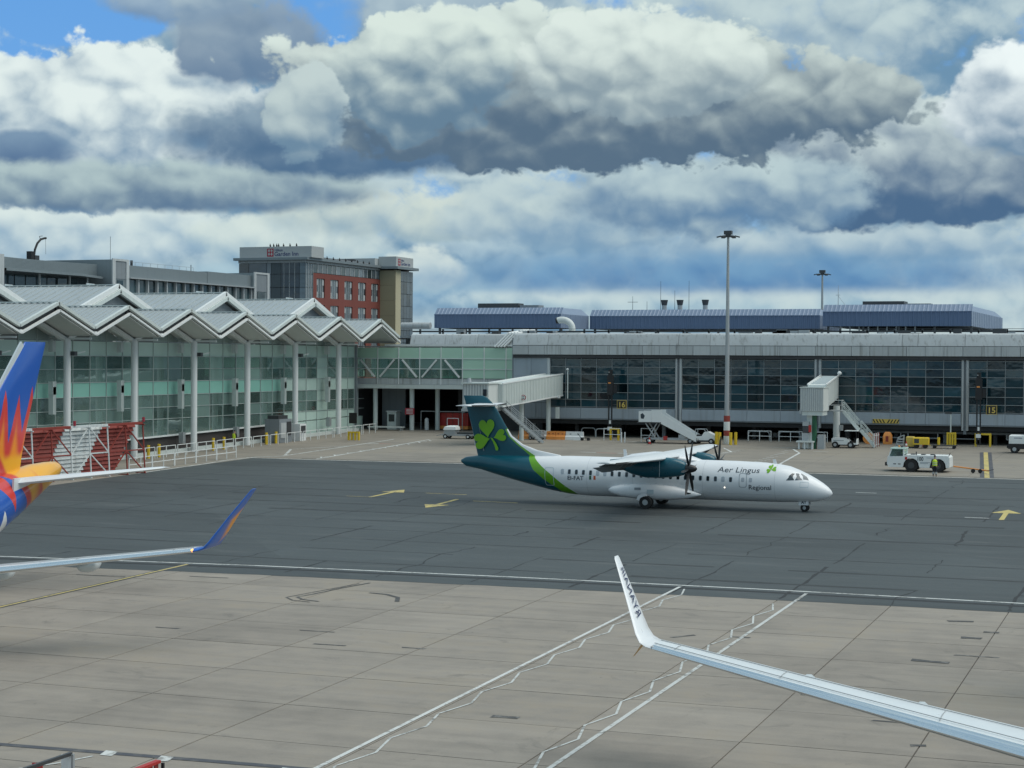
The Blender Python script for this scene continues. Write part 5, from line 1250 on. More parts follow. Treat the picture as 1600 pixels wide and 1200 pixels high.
def jet(label, loc, rz, body, fin_m, stab_m, wl_m, wlow, lettering=None, finz=12.15, strake=True, dih=6.0):
    t = thing('jet_airliner', label, 'airplane', loc, rz)
    FU = [(0.0, 2.55, .06, .06), (.5, 2.62, .55, .5), (1.4, 2.78, 1.05, 1.0), (2.6, 3.0, 1.5, 1.5), (4.2, 3.18, 1.78, 1.85), (6, 3.25, 1.88, 2.0), (14, 3.25, 1.88, 2.0), (22, 3.25, 1.88, 2.0), (26, 3.28, 1.88, 1.97), (29, 3.5, 1.75, 1.78), (32, 3.95, 1.42, 1.42), (34.5, 4.58, 1.08, 1.15), (36.5, 5.12, .80, .90), (38.0, 5.46, .55, .62), (38.9, 5.62, .38, .44), (39.3, 5.68, .2, .24)]
    MB().loft([ell(-s_, zc, ry, rz_, 36) for s_, zc, ry, rz_ in FU]).build('fuselage', body, t, 60)
    # fin with dorsal fillet
    def fr(z, le, te, th): c = te-le; return [(-(le+px_*c), pz*c*th/.12, z) for px_, pz in airfoil(12, .12, 0)]
    MB().loft([fr(5.3, 26.8, 35.6, .02), fr(5.9, 29.4, 35.7, .035), fr(6.5, 30.6, 35.85, .06), fr(8, 31.9, 36.35, .085), fr(10, 33.9, 37.15, .09), fr(finz-.2, 35.9, 38.0, .085), fr(finz, 36.1, 38.05, .06)]).build('tail_fin', fin_m, t, 60)
    MB().bar((-31.1, 0, 7.0), (-35.85, 0, finz-.1), .10, .30).build('fin_leading_edge', 'pale_metal', t)
    for s_ in (-1, 1):
        wing_mesh([(-33.6, s_*.55, 5.25, 3.9, .09, (0, 0, 1)), (-36.55, s_*6.9, 5.95, 1.5, .09, (0, 0, 1)), (-37.0, s_*7.15, 5.98, .8, .06, (0, 0, 1))], 10).build('tailplane', stab_m, t, 50)
        if True: MB().add([(-33.4, s_*.95, 4.2), (-36.2, s_*.72, 4.75), (-36.2, s_*.72, 5.5), (-33.4, s_*1.0, 5.55), (-33.4, s_*1.05, 4.2), (-36.2, s_*.80, 4.75), (-36.2, s_*.80, 5.5), (-33.4, s_*1.1, 5.55)], [(0,1,2,3), (7,6,5,4), (3,2,6,7), (0,4,5,1), (1,5,6,2), (0,3,7,4)]).build('tailplane_seal', stab_m, t)
        td = math.tan(R(dih)); zt = 3.9
        def zw(y): return zt-(17.0-y)*td
        secs = [(-13.2, s_*1.7, zw(1.7), 5.8, .13, (0, 0, 1)), (-15.0, s_*5.0, zw(5.0), 3.5, .12, (0, 0, 1)), (-18.1, s_*11.0, zw(11), 2.4, .115, (0, 0, 1)), (-21.0, s_*16.6, zw(16.6), 1.6, .11, (0, 0, 1))]
        wing_mesh(secs, 18).build('wing', 'wing_silver', t, 45)
        # polished leading edge, panel seams
        le = MB()
        for a, b in zip(secs, secs[1:]):
            rings = []
            for q in (a, b):
                pts = [(px_, pz) for px_, pz in airfoil(18, q[4])]; k = len(pts)
                sel = [p for p in pts if p[0] < .10]
                mid = pts.index(min(pts, key=lambda p: p[0])); sel = [pts[(mid+j) % k] for j in range(-4, 5)]
                rings.append([(q[0]-p[0]*q[3]*1.0+.012, q[1], q[2]+p[1]*q[3]*1.04) for p in sel])
            le.loft(rings, cap=False, close=False)
        le.build('leading_edge', 'bare_metal', t, 60)
        for f_ in (.62, .18):
            pts = [(q[0]-f_*q[3], q[1], q[2]+q[3]*(.066*(q[4]/.12) if f_ > .5 else .078*(q[4]/.12))) for q in secs]
            MB().path([(p[0], p[1], p[2]+.012) for p in pts], .012, 4).build('panel_seam', 'air_grey', t)
        for yy in (8.2, 12.6, 15.9):
            i = 0
            a = (yy-1.7)
            k = next(j for j in range(3) if abs(secs[j+1][1]) >= yy); q0, q1 = secs[k], secs[k+1]; u = (yy-abs(q0[1]))/(abs(q1[1])-abs(q0[1]))
            x0, c0, z0 = q0[0]+(q1[0]-q0[0])*u, q0[3]+(q1[3]-q0[3])*u, q0[2]+(q1[2]-q0[2])*u
            MB().path([(x0-.14*c0, s_*yy, z0+.074*c0), (x0-.35*c0, s_*yy, z0+.083*c0), (x0-.62*c0, s_*yy, z0+.067*c0)], .012, 4).build('panel_seam', 'air_grey', t)
        for yy in (5.4, 9.0, 12.2):
            k = next(j for j in range(3) if abs(secs[j+1][1]) >= yy); q0, q1 = secs[k], secs[k+1]; u = (yy-abs(q0[1]))/(abs(q1[1])-abs(q0[1]))
            x0, c0, z0 = q0[0]+(q1[0]-q0[0])*u, q0[3]+(q1[3]-q0[3])*u, q0[2]+(q1[2]-q0[2])*u
            MB().ico((x0-1.0*c0, s_*yy, z0-.26), .30, 2, (3.0, .7, .9)).build('flap_fairing', 'pale_metal', t, 60)
        # blended winglet: bends up, then leans out
        wl = []
        for (dx, dy, dz, c, lean) in ((0, 0, 0, 1.6, 0), (.10, .22, .03, 1.56, 14), (.20, .42, .12, 1.52, 42), (.34, .58, .34, 1.40, 62), (1.10, 1.12, 1.34, .92, 64), (1.86, 1.66, 2.28, .50, 65), (1.98, 1.70, 2.34, .36, 65)):
            a = R(lean); wl.append((-21.0-dx, s_*(16.6+dy), zw(16.6)+dz, c, .09, (0, -s_*math.sin(a), math.cos(a))))
        wing_mesh(wl, 10).build('winglet', wl_m, t, 60)
        if strake: wing_mesh([(-21.9, s_*17.1, zw(16.6)+.05, .75, .08, (0, s_*math.sin(R(-60)), math.cos(R(-60)))), (-23.1, s_*17.75, zw(16.6)-.62, .18, .08, (0, s_*math.sin(R(-60)), math.cos(R(-60))))], 8).build('winglet_strake', wlow, t, 60)
        MB().ico((-21.1, s_*16.6, zw(16.6)+.02), .07, 1, (1.6, 1, 1)).build('navigation_lamp', 'nav_lamp' if s_ > 0 else 'air_grey', t)
        # engine and pylon
        en = [(12.0, 1.35, .82, .84), (11.9, 1.35, .98, 1.0), (12.5, 1.38, 1.08, 1.08), (13.8, 1.42, 1.10, 1.08), (15.0, 1.48, .95, .92), (15.8, 1.55, .72, .70)]
        MB().loft([[(p[0], s_*4.83+p[1], p[2]) for p in ell(-a, zc, ry, rz_, 24)] for a, zc, ry, rz_ in en]).build('engine', body if body != 'holiday_jet_livery' else 'blue_winglet', t, 50)
        MB().box(-17.6, -13.2, s_*4.83-.14, s_*4.83+.14, 1.9, 2.65).build('pylon', 'wing_silver', t)
        MB().tube((-19.6, s_*2.86, 2.3), (-19.6, s_*2.86, .55), .14, 10).build('main_gear_leg', 'steel', t)
        for d_ in (-.43, .43):
            w = MB().tube((-19.6, s_*2.86+d_-.2, .56), (-19.6, s_*2.86+d_+.2, .56), .56, 20).build('main_wheel', 'rubber', t, 40)
    MB().tube((-4.1, 0, 1.6), (-4.1, 0, .35), .1, 10).build('nose_gear_leg', 'steel', t)
    for d_ in (-.2, .2): MB().tube((-4.1, d_-.1, .34), (-4.1, d_+.1, .34), .34, 18).build('nose_wheel', 'rubber', t, 40)
    for s_ in (-1, 1):
        for i in range(44):
            x = -6.2-.508*i*1.08
            MB().box(x-.12, x+.12, s_*1.875, s_*1.895, 3.55, 3.88).build('cabin_window', 'cabin_glass', t) if i % 1 == 0 and x > -30 else None
    MB().box(-2.9, -2.0, -.62, .62, 3.6, 4.05).build('windscreen', 'cabin_glass', t)
    return t, secs
# rotation: local +x (nose) -> world -Y
def place_jet(Xc, Yn, yw, z): return (Xc, Yn, z), -math.pi/2 + yw
l, r_ = place_jet(-51.4, 38.46, .081, 1.06)
j1, s1 = jet('blue jet airliner with orange flame tail at the left edge of the picture', l, r_, 'holiday_jet_livery', 'holiday_jet_livery', 'wing_white', 'blue_winglet', 'pale_metal', strake=False, dih=5.87)
l, r_ = place_jet(2.73, 27.94, .02, .47)
j2, s2 = jet('jet airliner at lower right with silver wing and white lettered winglet', l, r_, 'air_white', 'ryan_blue', 'wing_white', 'air_white', 'belly_yellow', strake=True, dih=5.93)
# winglet lettering, reading down the inner and outer faces
for side in (1,):
    me = text_mesh('RYANAIR', .36, 'ryan_blue', bold=.004, shear=.25, sx=1.18)
    w = max(v.co.x for v in me.vertices)
    def place(co):
        u = co.x/w; q = co.y/.36       # u runs up the winglet, q across the chord
        z0 = .66+1.36*u; fr = (z0-.34)/(2.28-.34)
        le = .34+(1.86-.34)*fr; dy = .58+(1.66-.58)*fr; ch = 1.40+(.50-1.40)*fr
        x = -21.0-le-ch*(.22+.50*q)
        a = R(64); nrm = Vector((0, math.sin(a)*1, math.cos(a)))     # inner face normal on the right wing side
        return Vector((x, -(16.6+dy), 3.9-(.4)*math.tan(R(5.93))+z0)) + Vector((0, nrm.y, nrm.z))*(ch*.075+.03)
    map_mesh(me, place); obj('lettering', me, j2)

# ------------------------------------------------------------------ light masts
def mast(label, x, y, zb, zt, bands):
    t = thing('light_mast', label, 'light mast', (x, y, zb), 0, 'floodlight masts'); h = zt-zb
    MB().tube((0, 0, 0), (0, 0, h-.5), .30, 14, .13).build('pole', 'galv', t, 40)
    if bands:
        for a, b, m in ((0, .9, 'worn_white'), (.9, 1.5, 'rust_red'), (1.5, 2.45, 'worn_white'), (2.45, 3.1, 'rust_red')):
            MB().tube((0, 0, a), (0, 0, b), .345, 16).build('painted_band', m, t, 40)
    MB().tube((0, 0, h-.55), (0, 0, h-.25), .3, 12).build('head_ring', 'dark_metal', t); MB().box(-.42, .42, -.3, .3, h-.25, h+.15).build('winch_box', 'dark_metal', t)
    for k in range(6):
        a = 2*math.pi*k/6+.2; d = Vector((math.cos(a), math.sin(a), 0))
        arm = MB().bar(d*.2+Vector((0, 0, h-.38)), d*.9+Vector((0, 0, h-.42)), .07, .07).build('lamp_arm', 'dark_metal', t)
        MB().bar(d*.75+Vector((0, 0, h-.42)), d*1.25+Vector((0, 0, h-.55)), .42, .12).build('floodlight', 'dark_metal', arm)
mast('tall grey light mast with red and white banded foot behind the taxiing airliner', -47.75, 190.75, gz(190.75), 26.4, True)
mast('shorter-looking light mast rising behind the right plant room', -51.4, 262, gz(262), 25.6, False)
# ------------------------------------------------------------------ fixed boarding bridges
def ribbed_box(mb, p, q, w, h, step=.42, top=True):
    """tunnel of rectangular section from p to q (floor centre line), ribs up both sides"""
    p, q = Vector(p), Vector(q); d = (q-p); L = d.length; dn = d.normalized(); r = Vector((dn.y, -dn.x, 0)).normalized()
    mb.add([p-r*w/2, p+r*w/2, p+r*w/2+Vector((0, 0, h)), p-r*w/2+Vector((0, 0, h)), q-r*w/2, q+r*w/2, q+r*w/2+Vector((0, 0, h)), q-r*w/2+Vector((0, 0, h))],
           [(0,1,2,3), (7,6,5,4), (0,4,5,1), (1,5,6,2), (2,6,7,3), (3,7,4,0)])
    n = int(L/step)
    for i in range(n):
        c = p+dn*(step*(i+.5))
        for s_ in (-1, 1):
            a = c+r*s_*(w/2+.025); mb.bar(a+Vector((0, 0, .12)), a+Vector((0, 0, h-.1)), step*.45, .05, dn.cross(Vector((0, 0, 1))))
    return mb
def round_sign(t, pos, r_=.32):
    s_ = MB().tube(pos, (pos[0], pos[1]-.04, pos[2]), r_, 18).build('round_sign', 'sign_red', t); MB().tube((pos[0], pos[1]-.03, pos[2]), (pos[0], pos[1]-.05, pos[2]), r_*.76, 18).build('sign_face', 'white', s_)
    MB().box(pos[0]-r_*.4, pos[0]+r_*.4, pos[1]-.06, pos[1]-.04, pos[2]-.12, pos[2]-.05).box(pos[0]-r_*.4, pos[0]+r_*.4, pos[1]-.06, pos[1]-.04, pos[2]+.05, pos[2]+.12).build('sign_text', 'text_grey', s_)
def stairs(t, top, bottom, w, n=14, flat=None, m='galv'):
    """open steel flight with treads, stringers and handrails between two points"""
    a, b = Vector(top), Vector(bottom); d = b-a; hd = Vector((d.x, d.y, 0)).normalized(); r = Vector((hd.y, -hd.x, 0))
    for s_ in (-1, 1):
        MB().bar(a+r*s_*w/2, b+r*s_*w/2, .07, .28).build('stringer', m, t)
        for hh in (.55, 1.0): MB().bar(a+r*s_*w/2+Vector((0, 0, hh)), b+r*s_*w/2+Vector((0, 0, hh)), .06, .06).build('handrail', m, t)
        for k in range(0, n+1, 3): c = a+d*(k/n)+r*s_*w/2; MB().bar(c, c+Vector((0, 0, 1.0)), .05, .05).build('baluster', m, t)
    for k in range(n): c = a+d*((k+.5)/n); MB().bar(c-r*w/2, c+r*w/2, .26, .05, (0, 0, 1)).build('tread', m, t)
# left bridge: tunnel climbs from its cab to the terminal window
bl = thing('boarding_bridge', 'ribbed pale boarding bridge sloping up to the terminal behind the teal tail', 'boarding bridge', (-73, 180, gz(180)))
BO = Vector((-73, 180, gz(180)))
def wb(mb, name, m, O, t, sm=False): mb.v = [tuple(Vector(v)-O) for v in mb.v]; return mb.build(name, m, t, sm)
wb(ribbed_box(MB(), (-71.5, 181.5, 7.28), (-70.3, 197.9, 8.25), 2.3, 2.45), 'tunnel', 'offwhite', BO, bl)
for dz, s_ in ((2.5, -1), (2.5, 1), (0, -1), (0, 1)):
    wb(MB().bar((-71.5+s_*1.12, 181.5-.08*s_, 7.28+dz), (-70.3+s_*1.12, 197.9-.08*s_, 8.25+dz), .16, .14), 'edge_rail', 'white', BO, bl)
wb(MB().box(-73.9, -70.9, 178.6, 182.2, 7.1, 9.75), 'cab', 'cream', BO, bl)
for i in range(9): wb(MB().box(-73.85+.325*i, -73.85+.325*i+.14, 178.55, 178.6, 7.2, 9.7), 'cab_rib', 'galv', BO, bl)
wb(MB().box(-74.0, -70.8, 178.4, 182.4, 9.76, 9.92), 'cab_roof', 'offwhite', BO, bl); wb(MB().box(-71.45, -71.05, 178.4, 178.5, 8.5, 9.2), 'cab_window', 'cabin_glass', BO, bl)
wb(MB().box(-74.0, -70.9, 178.5, 182.3, 6.8, 7.08), 'cab_floor', 'galv', BO, bl)
wb(MB().tube((-72.6, 180.5, gz(180)), (-72.6, 180.5, 6.85), .62, 18), 'pillar', 'worn_white', BO, bl, 40); wb(MB().tube((-72.6, 180.5, 6.2), (-72.6, 180.5, 6.82), .82, 18), 'pillar_head', 'offwhite', BO, bl, 40)
wb(MB().box(-71.9, -70.8, 180.0, 181.2, gz(180), gz(180)+2.2), 'control_cabinet', 'galv', BO, bl)
for x, y in ((-71.0, 189), (-70.4, 196.3)): wb(MB().tube((x, y, gz(y)), (x, y, 7.3+(y-181.5)*.058), .26, 14), 'support_column', 'offwhite', BO, bl, 40)
wb(MB().bar((-71.6, 196.3, 8.05), (-69.0, 196.3, 8.1), .3, .3), 'cross_head', 'white', BO, bl)
wb(MB().box(-69.5, -69.1, 196.2, 196.5, 5.6, 6.9), 'junction_box', 'offwhite', BO, bl)
wb(MB().tube((-68.4, 197.3, 7.9), (-68.4, 197.3, 11.2), .07, 8), 'lamp_post', 'offwhite', BO, bl); wb(MB().ico((-68.4, 197.2, 11.3), .16, 1), 'lamp', 'white', BO, bl)
wb(MB().tube((-73.3, 179, 9.9), (-73.3, 179, 10.4), .28, 10, .18), 'beacon', 'galv', BO, bl)
sg = Vector((-70.3, 186.6, 8.2))-BO
round_sign(bl, (sg.x+.55, sg.y-.35, sg.z), .3)
stg = thing('steel_stairs', 'open steel stair flight coming down beside the left boarding bridge', 'stairs', (-70, 184, gz(184)))
stairs(stg, Vector((-70.8, 182.5, 7.1))-Vector((-70, 184, gz(184))), Vector((-67.2, 185.3, gz(185)+.1))-Vector((-70, 184, gz(184))), 1.1, 16)
# right bridge points straight at the viewer
br = thing('boarding_bridge', 'stubby pale boarding bridge seen end-on with stairs and a banded service post', 'boarding bridge', (-37.2, 186, gz(186)))
CO = Vector((-37.2, 186, gz(186)))
wb(ribbed_box(MB(), (-37.35, 187.9, 7.45), (-37.9, 197.9, 8.35), 1.9, 2.45, .9), 'tunnel', 'cream', CO, br)
for i in range(7): 
    u = i/7; wb(MB().box(-38.2-.3*u, -36.55-.3*u, 189+1.25*i, 189.12+1.25*i, 9.98+.11*i, 10.14+.11*i), 'roof_batten', 'white', CO, br)
for s_ in (-1, 1): wb(MB().bar((-37.35+s_*.98, 187.9, 9.95), (-37.9+s_*.98, 197.9, 10.85), .14, .16), 'edge_rail', 'white', CO, br)
wb(MB().box(-38.65, -36.2, 185.6, 188.4, 7.2, 9.62), 'cab', 'cream', CO, br)
for i in range(11): wb(MB().box(-38.62+.225*i, -38.62+.225*i+.09, 185.54, 185.6, 7.25, 9.6), 'cab_rib', 'galv', CO, br)
wb(MB().box(-38.7, -36.15, 185.5, 188.5, 9.63, 9.72), 'cab_roof', 'offwhite', CO, br)
wb(MB().box(-38.45, -36.3, 185.7, 188.3, 6.75, 7.18), 'cab_floor', 'offwhite', CO, br); wb(MB().box(-38.7, -38.5, 185.55, 185.7, 6.9, 7.3), 'bumper', 'galv', CO, br)
wb(MB().box(-38.05, -37.5, 186.2, 186.7, gz(186), 6.75), 'lift_column', 'offwhite', CO, br); wb(MB().box(-37.48, -37.1, 186.2, 186.8, gz(186), 6.75), 'lift_column', 'flag_green', CO, br)
for z0, z1, m in ((3.3, 4.0, 'cream'), (4.05, 4.9, 'galv'), (4.95, 5.6, 'dark_metal'), (5.65, 6.1, 'galv')): wb(MB().box(-38.4, -37.75, 185.75, 186.2, z0, z1), 'equipment_box', m, CO, br)
wb(MB().box(-37.75, -37.5, 185.7, 185.9, 5.0, 5.75), 'red_box', 'red', CO, br); wb(MB().box(-39.0, -37.2, 185.4, 187.2, gz(186)+.7, gz(186)+.85), 'platform', 'cream', CO, br)
for x in (-38.8, -38.2, -37.4): wb(MB().box(x, x+.15, 185.5, 185.8, gz(185), gz(185)+.7), 'platform_leg', 'white', CO, br)
wb(MB().box(-36.9, -36.2, 186.2, 187, gz(186), gz(186)+1.5), 'control_cabinet', 'galv', CO, br)
wb(MB().tube((-36.2, 193, gz(193)), (-36.2, 193, 7.6), .36, 16), 'support_column', 'cream', CO, br, 40); wb(MB().ico((-36.6, 196.6, 11.1), .24, 2), 'lamp', 'white', CO, br)
wb(MB().box(-35.9, -35.5, 192.8, 193.1, gz(193)+1.6, gz(193)+2.2), 'meter_box', 'galv', CO, br)
ss = thing('steel_stairs', 'open steel stairs with landing beside the end-on boarding bridge', 'stairs', (-35, 190, gz(190))); SO = Vector((-35, 190, gz(190)))
wb(MB().box(-36.3, -34.9, 189, 190.6, 7.12, 7.25), 'landing', 'galv', SO, ss)
for p, q in (((-36.3, 189.0), (-34.9, 189.0)), ((-34.9, 189.0), (-34.9, 190.0))):
    for hh in (.55, 1.05): wb(MB().bar((*p, 7.25+hh), (*q, 7.25+hh), .05, .05), 'handrail', 'white', SO, ss)
    wb(MB().bar((*p, 7.2), (*p, 8.3), .05, .05), 'baluster', 'white', SO, ss)
stairs(ss, Vector((-34.95, 190.2, 7.15))-SO, Vector((-33.3, 190.3, 5.15))-SO, 1.1, 8, m='offwhite'); stairs(ss, Vector((-33.1, 190.3, 5.15))-SO, Vector((-31.6, 190.4, gz(190)+.1))-SO, 1.1, 7, m='offwhite')
# ------------------------------------------------------------------ stand number signs and docking posts
def stand_sign(num, x, y, label, pole_label):
    s_ = thing('stand_number_sign', label, 'sign', (x, y, 6.85), 0, 'yellow and black stand numbers')
    b = MB().box(0, 1.12, -.04, .04, 0, .98).build('board', 'sign_yellow', s_); MB().box(.05, 1.07, -.05, -.041, .05, .93).build('face', 'sign_black', b)
    me = text_mesh(num, .86, 'sign_yellow', bold=.02, align='CENTER', sx=1.0); map_mesh(me, lambda co: Vector((.56+co.x, -.056, .17+co.y))); obj('lettering', me, b)
    MB().box(-.6, 0, .0, .06, .4, .5).build('bracket', 'dark_metal', s_)
    p = thing('docking_guidance_post', pole_label, 'docking post', (x-.75, y-.2, gz(y)), 0, 'black docking guidance posts')
    h0 = gz(y)
    for dx in (-.18, .18): MB().box(dx-.07, dx+.07, -.07, .07, .3, 7.4).build('leg', 'black', p)
    MB().box(-.34, .34, -.2, .2, 5.0, 7.2).build('display_housing', 'black', p); MB().box(-.2, .2, -.15, .15, 7.2, 7.9).build('sensor_head', 'black', p)
    MB().box(-.2, .12, -.215, -.2, 6.3, 6.45).build('warning_strip', 'orange', p); MB().ico((-.1, -.2, 7.6), .07, 1).build('lens', 'galv', p)
    MB().box(-.25, .25, -.25, -.05, .95, 1.35).build('cabinet', 'white', p); MB().box(-.08, .12, -.2, -.08, 1.7, 2.1).build('small_box', 'white', p)
    MB().box(.35, .75, -.1, .1, 5.2, 6.2).build('side_panel', 'black', p)
stand_sign('16', -61.95, 196, 'black sign with yellow number 16 on the windows between boarding bridge and mobile stairs', 'black docking guidance post left of the mobile stairs, by the number 16')
stand_sign('15', -20.85, 196, 'black sign with yellow number 15 near the right edge of the picture', 'rightmost black docking guidance post, with its yellow steel barrier')
# yellow guard frames, posts and cones
def guard_frame(x, y, w, h, label, m='yellow', mid=True):
    t = thing('yellow_barrier', label, 'guard rail', (x, y, gz(y)), 0, 'yellow steel barriers')
    for dx in ((0, w) if not mid else (0, w*.33, w*.66, w)): MB().box(dx-.1, dx+.1, -.1, .1, 0, h).build('leg', m, t)
    MB().box(-.1, w+.1, -.11, .11, h, h+.18).build('top_bar', m, t)
guard_frame(-21.9, 196, 1.5, 1.25, 'yellow guard frame around the number 15 docking post', mid=False)
guard_frame(-24.9, 196.5, .8, 1.25, 'small yellow guard frame at the foot of a thin post left of stand 15', mid=True)
guard_frame(-89.6, 182.9, 1.25, .8, 'yellow guard frame under the black board on the apron')
t = thing('lamp_post', 'thin post with a small lamp rising from a small yellow frame', 'post', (-24.6, 196.6, gz(196.6))); MB().tube((0, 0, 0), (0, 0, 3.4), .07, 8).build('pole', 'offwhite', t); MB().box(-.6, .1, -.1, .1, 3.4, 3.65).build('lamp_head', 'dark_metal', t)
t = thing('notice_board', 'black board on a post standing on the apron before the pier', 'sign', (-89.05, 182.9, gz(183))); MB().tube((0, 0, 0), (0, 0, 2.2), .05, 8).build('pole', 'galv', t); MB().box(-.5, .45, -.05, .05, 1.9, 3.1).build('board', 'sign_black', t)
for i, (x, y) in enumerate(((-48.7, 189.9), (-48.2, 189.4), (-47.0, 189.5), (-46.6, 190.1))):
    t = MB().tube((0, 0, 0), (0, 0, 1.35), .17, 12).build('bollard', 'yellow', None, 40, (x, y, gz(y))); tag(t, ('leftmost', 'second', 'third', 'rightmost')[i]+' yellow bollard at the foot of the tall light mast', 'bollard', 'yellow bollards at the mast')
def cone(x, y, label):
    t = thing('traffic_cone', label, 'cone', (x, y, gz(y)), 0, 'traffic cones'); MB().tube((0, 0, .04), (0, 0, .75), .16, 12, .04).build('body', 'red', t, 40); MB().tube((0, 0, .3), (0, 0, .5), .125, 12, .085).build('stripe', 'white', t, 40); MB().box(-.25, .25, -.25, .25, 0, .05).build('base', 'black', t)
cone(-55.6, 187.7, 'red and white cone beside the mobile boarding stairs'); cone(-28.4, 190.6, 'red and white cone among the yellow equipment behind the tug'); cone(-26.9, 192.8, 'second red and white cone, by the yellow generator')
# ------------------------------------------------------------------ blast screen: louvred, red and white, braced in front
scr = thing('blast_screen', 'tall louvred blast screen in red and white slanting bands, braced by lattice', 'blast screen', (-85.2, 134.3, gz(134.3)), -math.atan(.2155))
HH = 4.35; NL = 13; KS = SLOPE*.9775; ya = -19.5
def sg_(y): return KS*y
top_e = [0, -3.95, -8.2, -12.8, -17.4, ya-5]; bc = ['rust_red', 'worn_white', 'rust_red', 'worn_white', 'rust_red']
for L_ in range(NL):
    z0 = HH*L_/NL; z1 = HH*(L_+1)/NL; sh = 2.75*(1-(L_+.5)/NL)
    for k in range(5):
        e1, e0 = top_e[k]-sh, max(ya, top_e[k+1]-sh)
        if e1-e0 < .15: continue
        y = e1
        while y > e0+.05:                      # louvres come in short lengths
            yn = max(e0, y-2.1); a0, a1 = yn+.01, y-.01; X = -1.35
            MB().add([(X, a0, sg_(a0)+z0), (X, a1, sg_(a1)+z0), (X-.15, a1, sg_(a1)+z1+.03), (X-.15, a0, sg_(a0)+z1+.03), (X-.05, a0, sg_(a0)+z0-.02), (X-.05, a1, sg_(a1)+z0-.02), (X-.2, a1, sg_(a1)+z1), (X-.2, a0, sg_(a0)+z1)], [(0,1,2,3), (7,6,5,4), (0,4,5,1), (2,6,7,3), (1,5,6,2), (0,3,7,4)]).build('louvre', bc[k], scr)
            y = yn
ps = [-2.1*i for i in range(10)]
pm = ['rust_red', 'rust_red', 'worn_white', 'worn_white', 'worn_white', 'rust_red', 'worn_white', 'worn_white', 'rust_red', 'rust_red']
for i, y in enumerate(ps):
    m = pm[i]; g = sg_(y)
    MB().bar((-.3, y, g), (-.6, y, g+HH), .09, .09, (0, 1, 0)).build('post', m, scr)
    if i < len(ps)-1:
        y2 = ps[i+1]; g2 = sg_(y2); m2 = pm[i] if pm[i] == pm[i+1] else 'rust_red'; ym = (y+y2)/2
        MB().bar((-.45, y, g+HH*.48), (-.45, y2, g2+HH*.48), .10, .10).build('mid_rail', m2, scr)
        MB().bar((-.7, y, g+HH+.04), (-.7, y2, g2+HH+.04), .4, .2).build('top_rail', m2, scr)
        hi, lo = (y, y2) if i % 2 == 0 else (y2, y)
        MB().bar((-.6, lo, sg_(lo)+HH), (-.45, hi, sg_(hi)+HH*.48), .09, .09).build('brace', m2, scr)
        MB().bar((-.45, lo, sg_(lo)+HH*.48), (-.3, hi, sg_(hi)+.1), .09, .09).build('brace', m2, scr)
    MB().bar((-.2, y, g+.05), (-1.4, y, g+.05), .08, .08).build('foot_tie', m, scr); MB().bar((-.35, y, g+HH-.1), (-1.4, y, g+HH-.1), .08, .08).build('head_tie', m, scr)
for y in (0, -8.0): MB().tube((-.5, y, sg_(y)+HH+.15), (-.5, y, sg_(y)+HH+.55), .12, 10).build('obstruction_lamp', 'sign_red', scr)
# ------------------------------------------------------------------ railings, low walls and bollards along the pier
def rail(p, q, label, group, n=3, h=1.0, m='white', tops=(1.0, .5), cat='railing', name='railing'):
    t = thing(name, label, cat, (p[0], p[1], gz(p[1])), 0, group); O = Vector((p[0], p[1], gz(p[1])))
    for k in range(n+1):
        x, y = p[0]+(q[0]-p[0])*k/n, p[1]+(q[1]-p[1])*k/n; wb(MB().bar((x, y, gz(y)), (x, y, gz(y)+h), .07, .07), 'post', m, O, t)
    for f in tops: wb(MB().bar((p[0], p[1], gz(p[1])+h*f), (q[0], q[1], gz(q[1])+h*f), .06, .06), 'rail', m, O, t)
for i in range(5):
    y0 = 135.6+3.7*i; rail((-87.9+.05*i, y0), (-87.85+.05*i, y0+3.6), ('first', 'second', 'third', 'fourth', 'fifth')[i]+' white railing length from the blast screen along the taxiway edge', 'white railings by the taxiway edge', 2, 1.15)
nm = ['first', 'second', 'third', 'fourth', 'fifth', 'sixth', 'seventh', 'eighth', 'ninth', 'tenth', 'eleventh', 'twelfth', 'thirteenth', 'fourteenth']
for i in range(14):
    y0 = 147.0+3.6*i; x0 = -94.6+.12*i
    rail((x0, y0), (x0+.12, y0+3.2), nm[i]+' white walkway barrier counted from the blast screen along the pier foot', 'white walkway barriers along the pier', 2, 1.1, tops=(1.0,))
for i, (x, y) in enumerate(((-95.0, 149.9), (-95.0, 151.8), (-95.0, 162.2), (-94.9, 164.2), (-94.6, 172.8), (-94.5, 174.8))):
    t = MB().tube((0, 0, 0), (0, 0, 1.3), .15, 12).build('bollard', 'yellow', None, 40, (x, y, gz(y))); tag(t, ('nearest', 'second', 'third', 'fourth', 'fifth', 'farthest')[i]+' yellow bollard along the foot of the pier', 'bollard', 'yellow bollards along the pier')
kb = MB().add([(-96.6, 146, gz(146)), (-96.6, 200, gz(200)), (-96.6, 200, gz(200)+.35), (-96.6, 146, gz(146)+.35), (-97.3, 146, gz(146)), (-97.3, 200, gz(200)), (-97.3, 200, gz(200)+.35), (-97.3, 146, gz(146)+.35)], [(0,1,2,3), (7,6,5,4), (3,2,6,7), (0,4,5,1), (1,5,6,2), (0,3,7,4)]).build('kerb_wall', 'offwhite'); tag(kb, 'low pale kerb wall running along the foot of the pier', 'kerb')
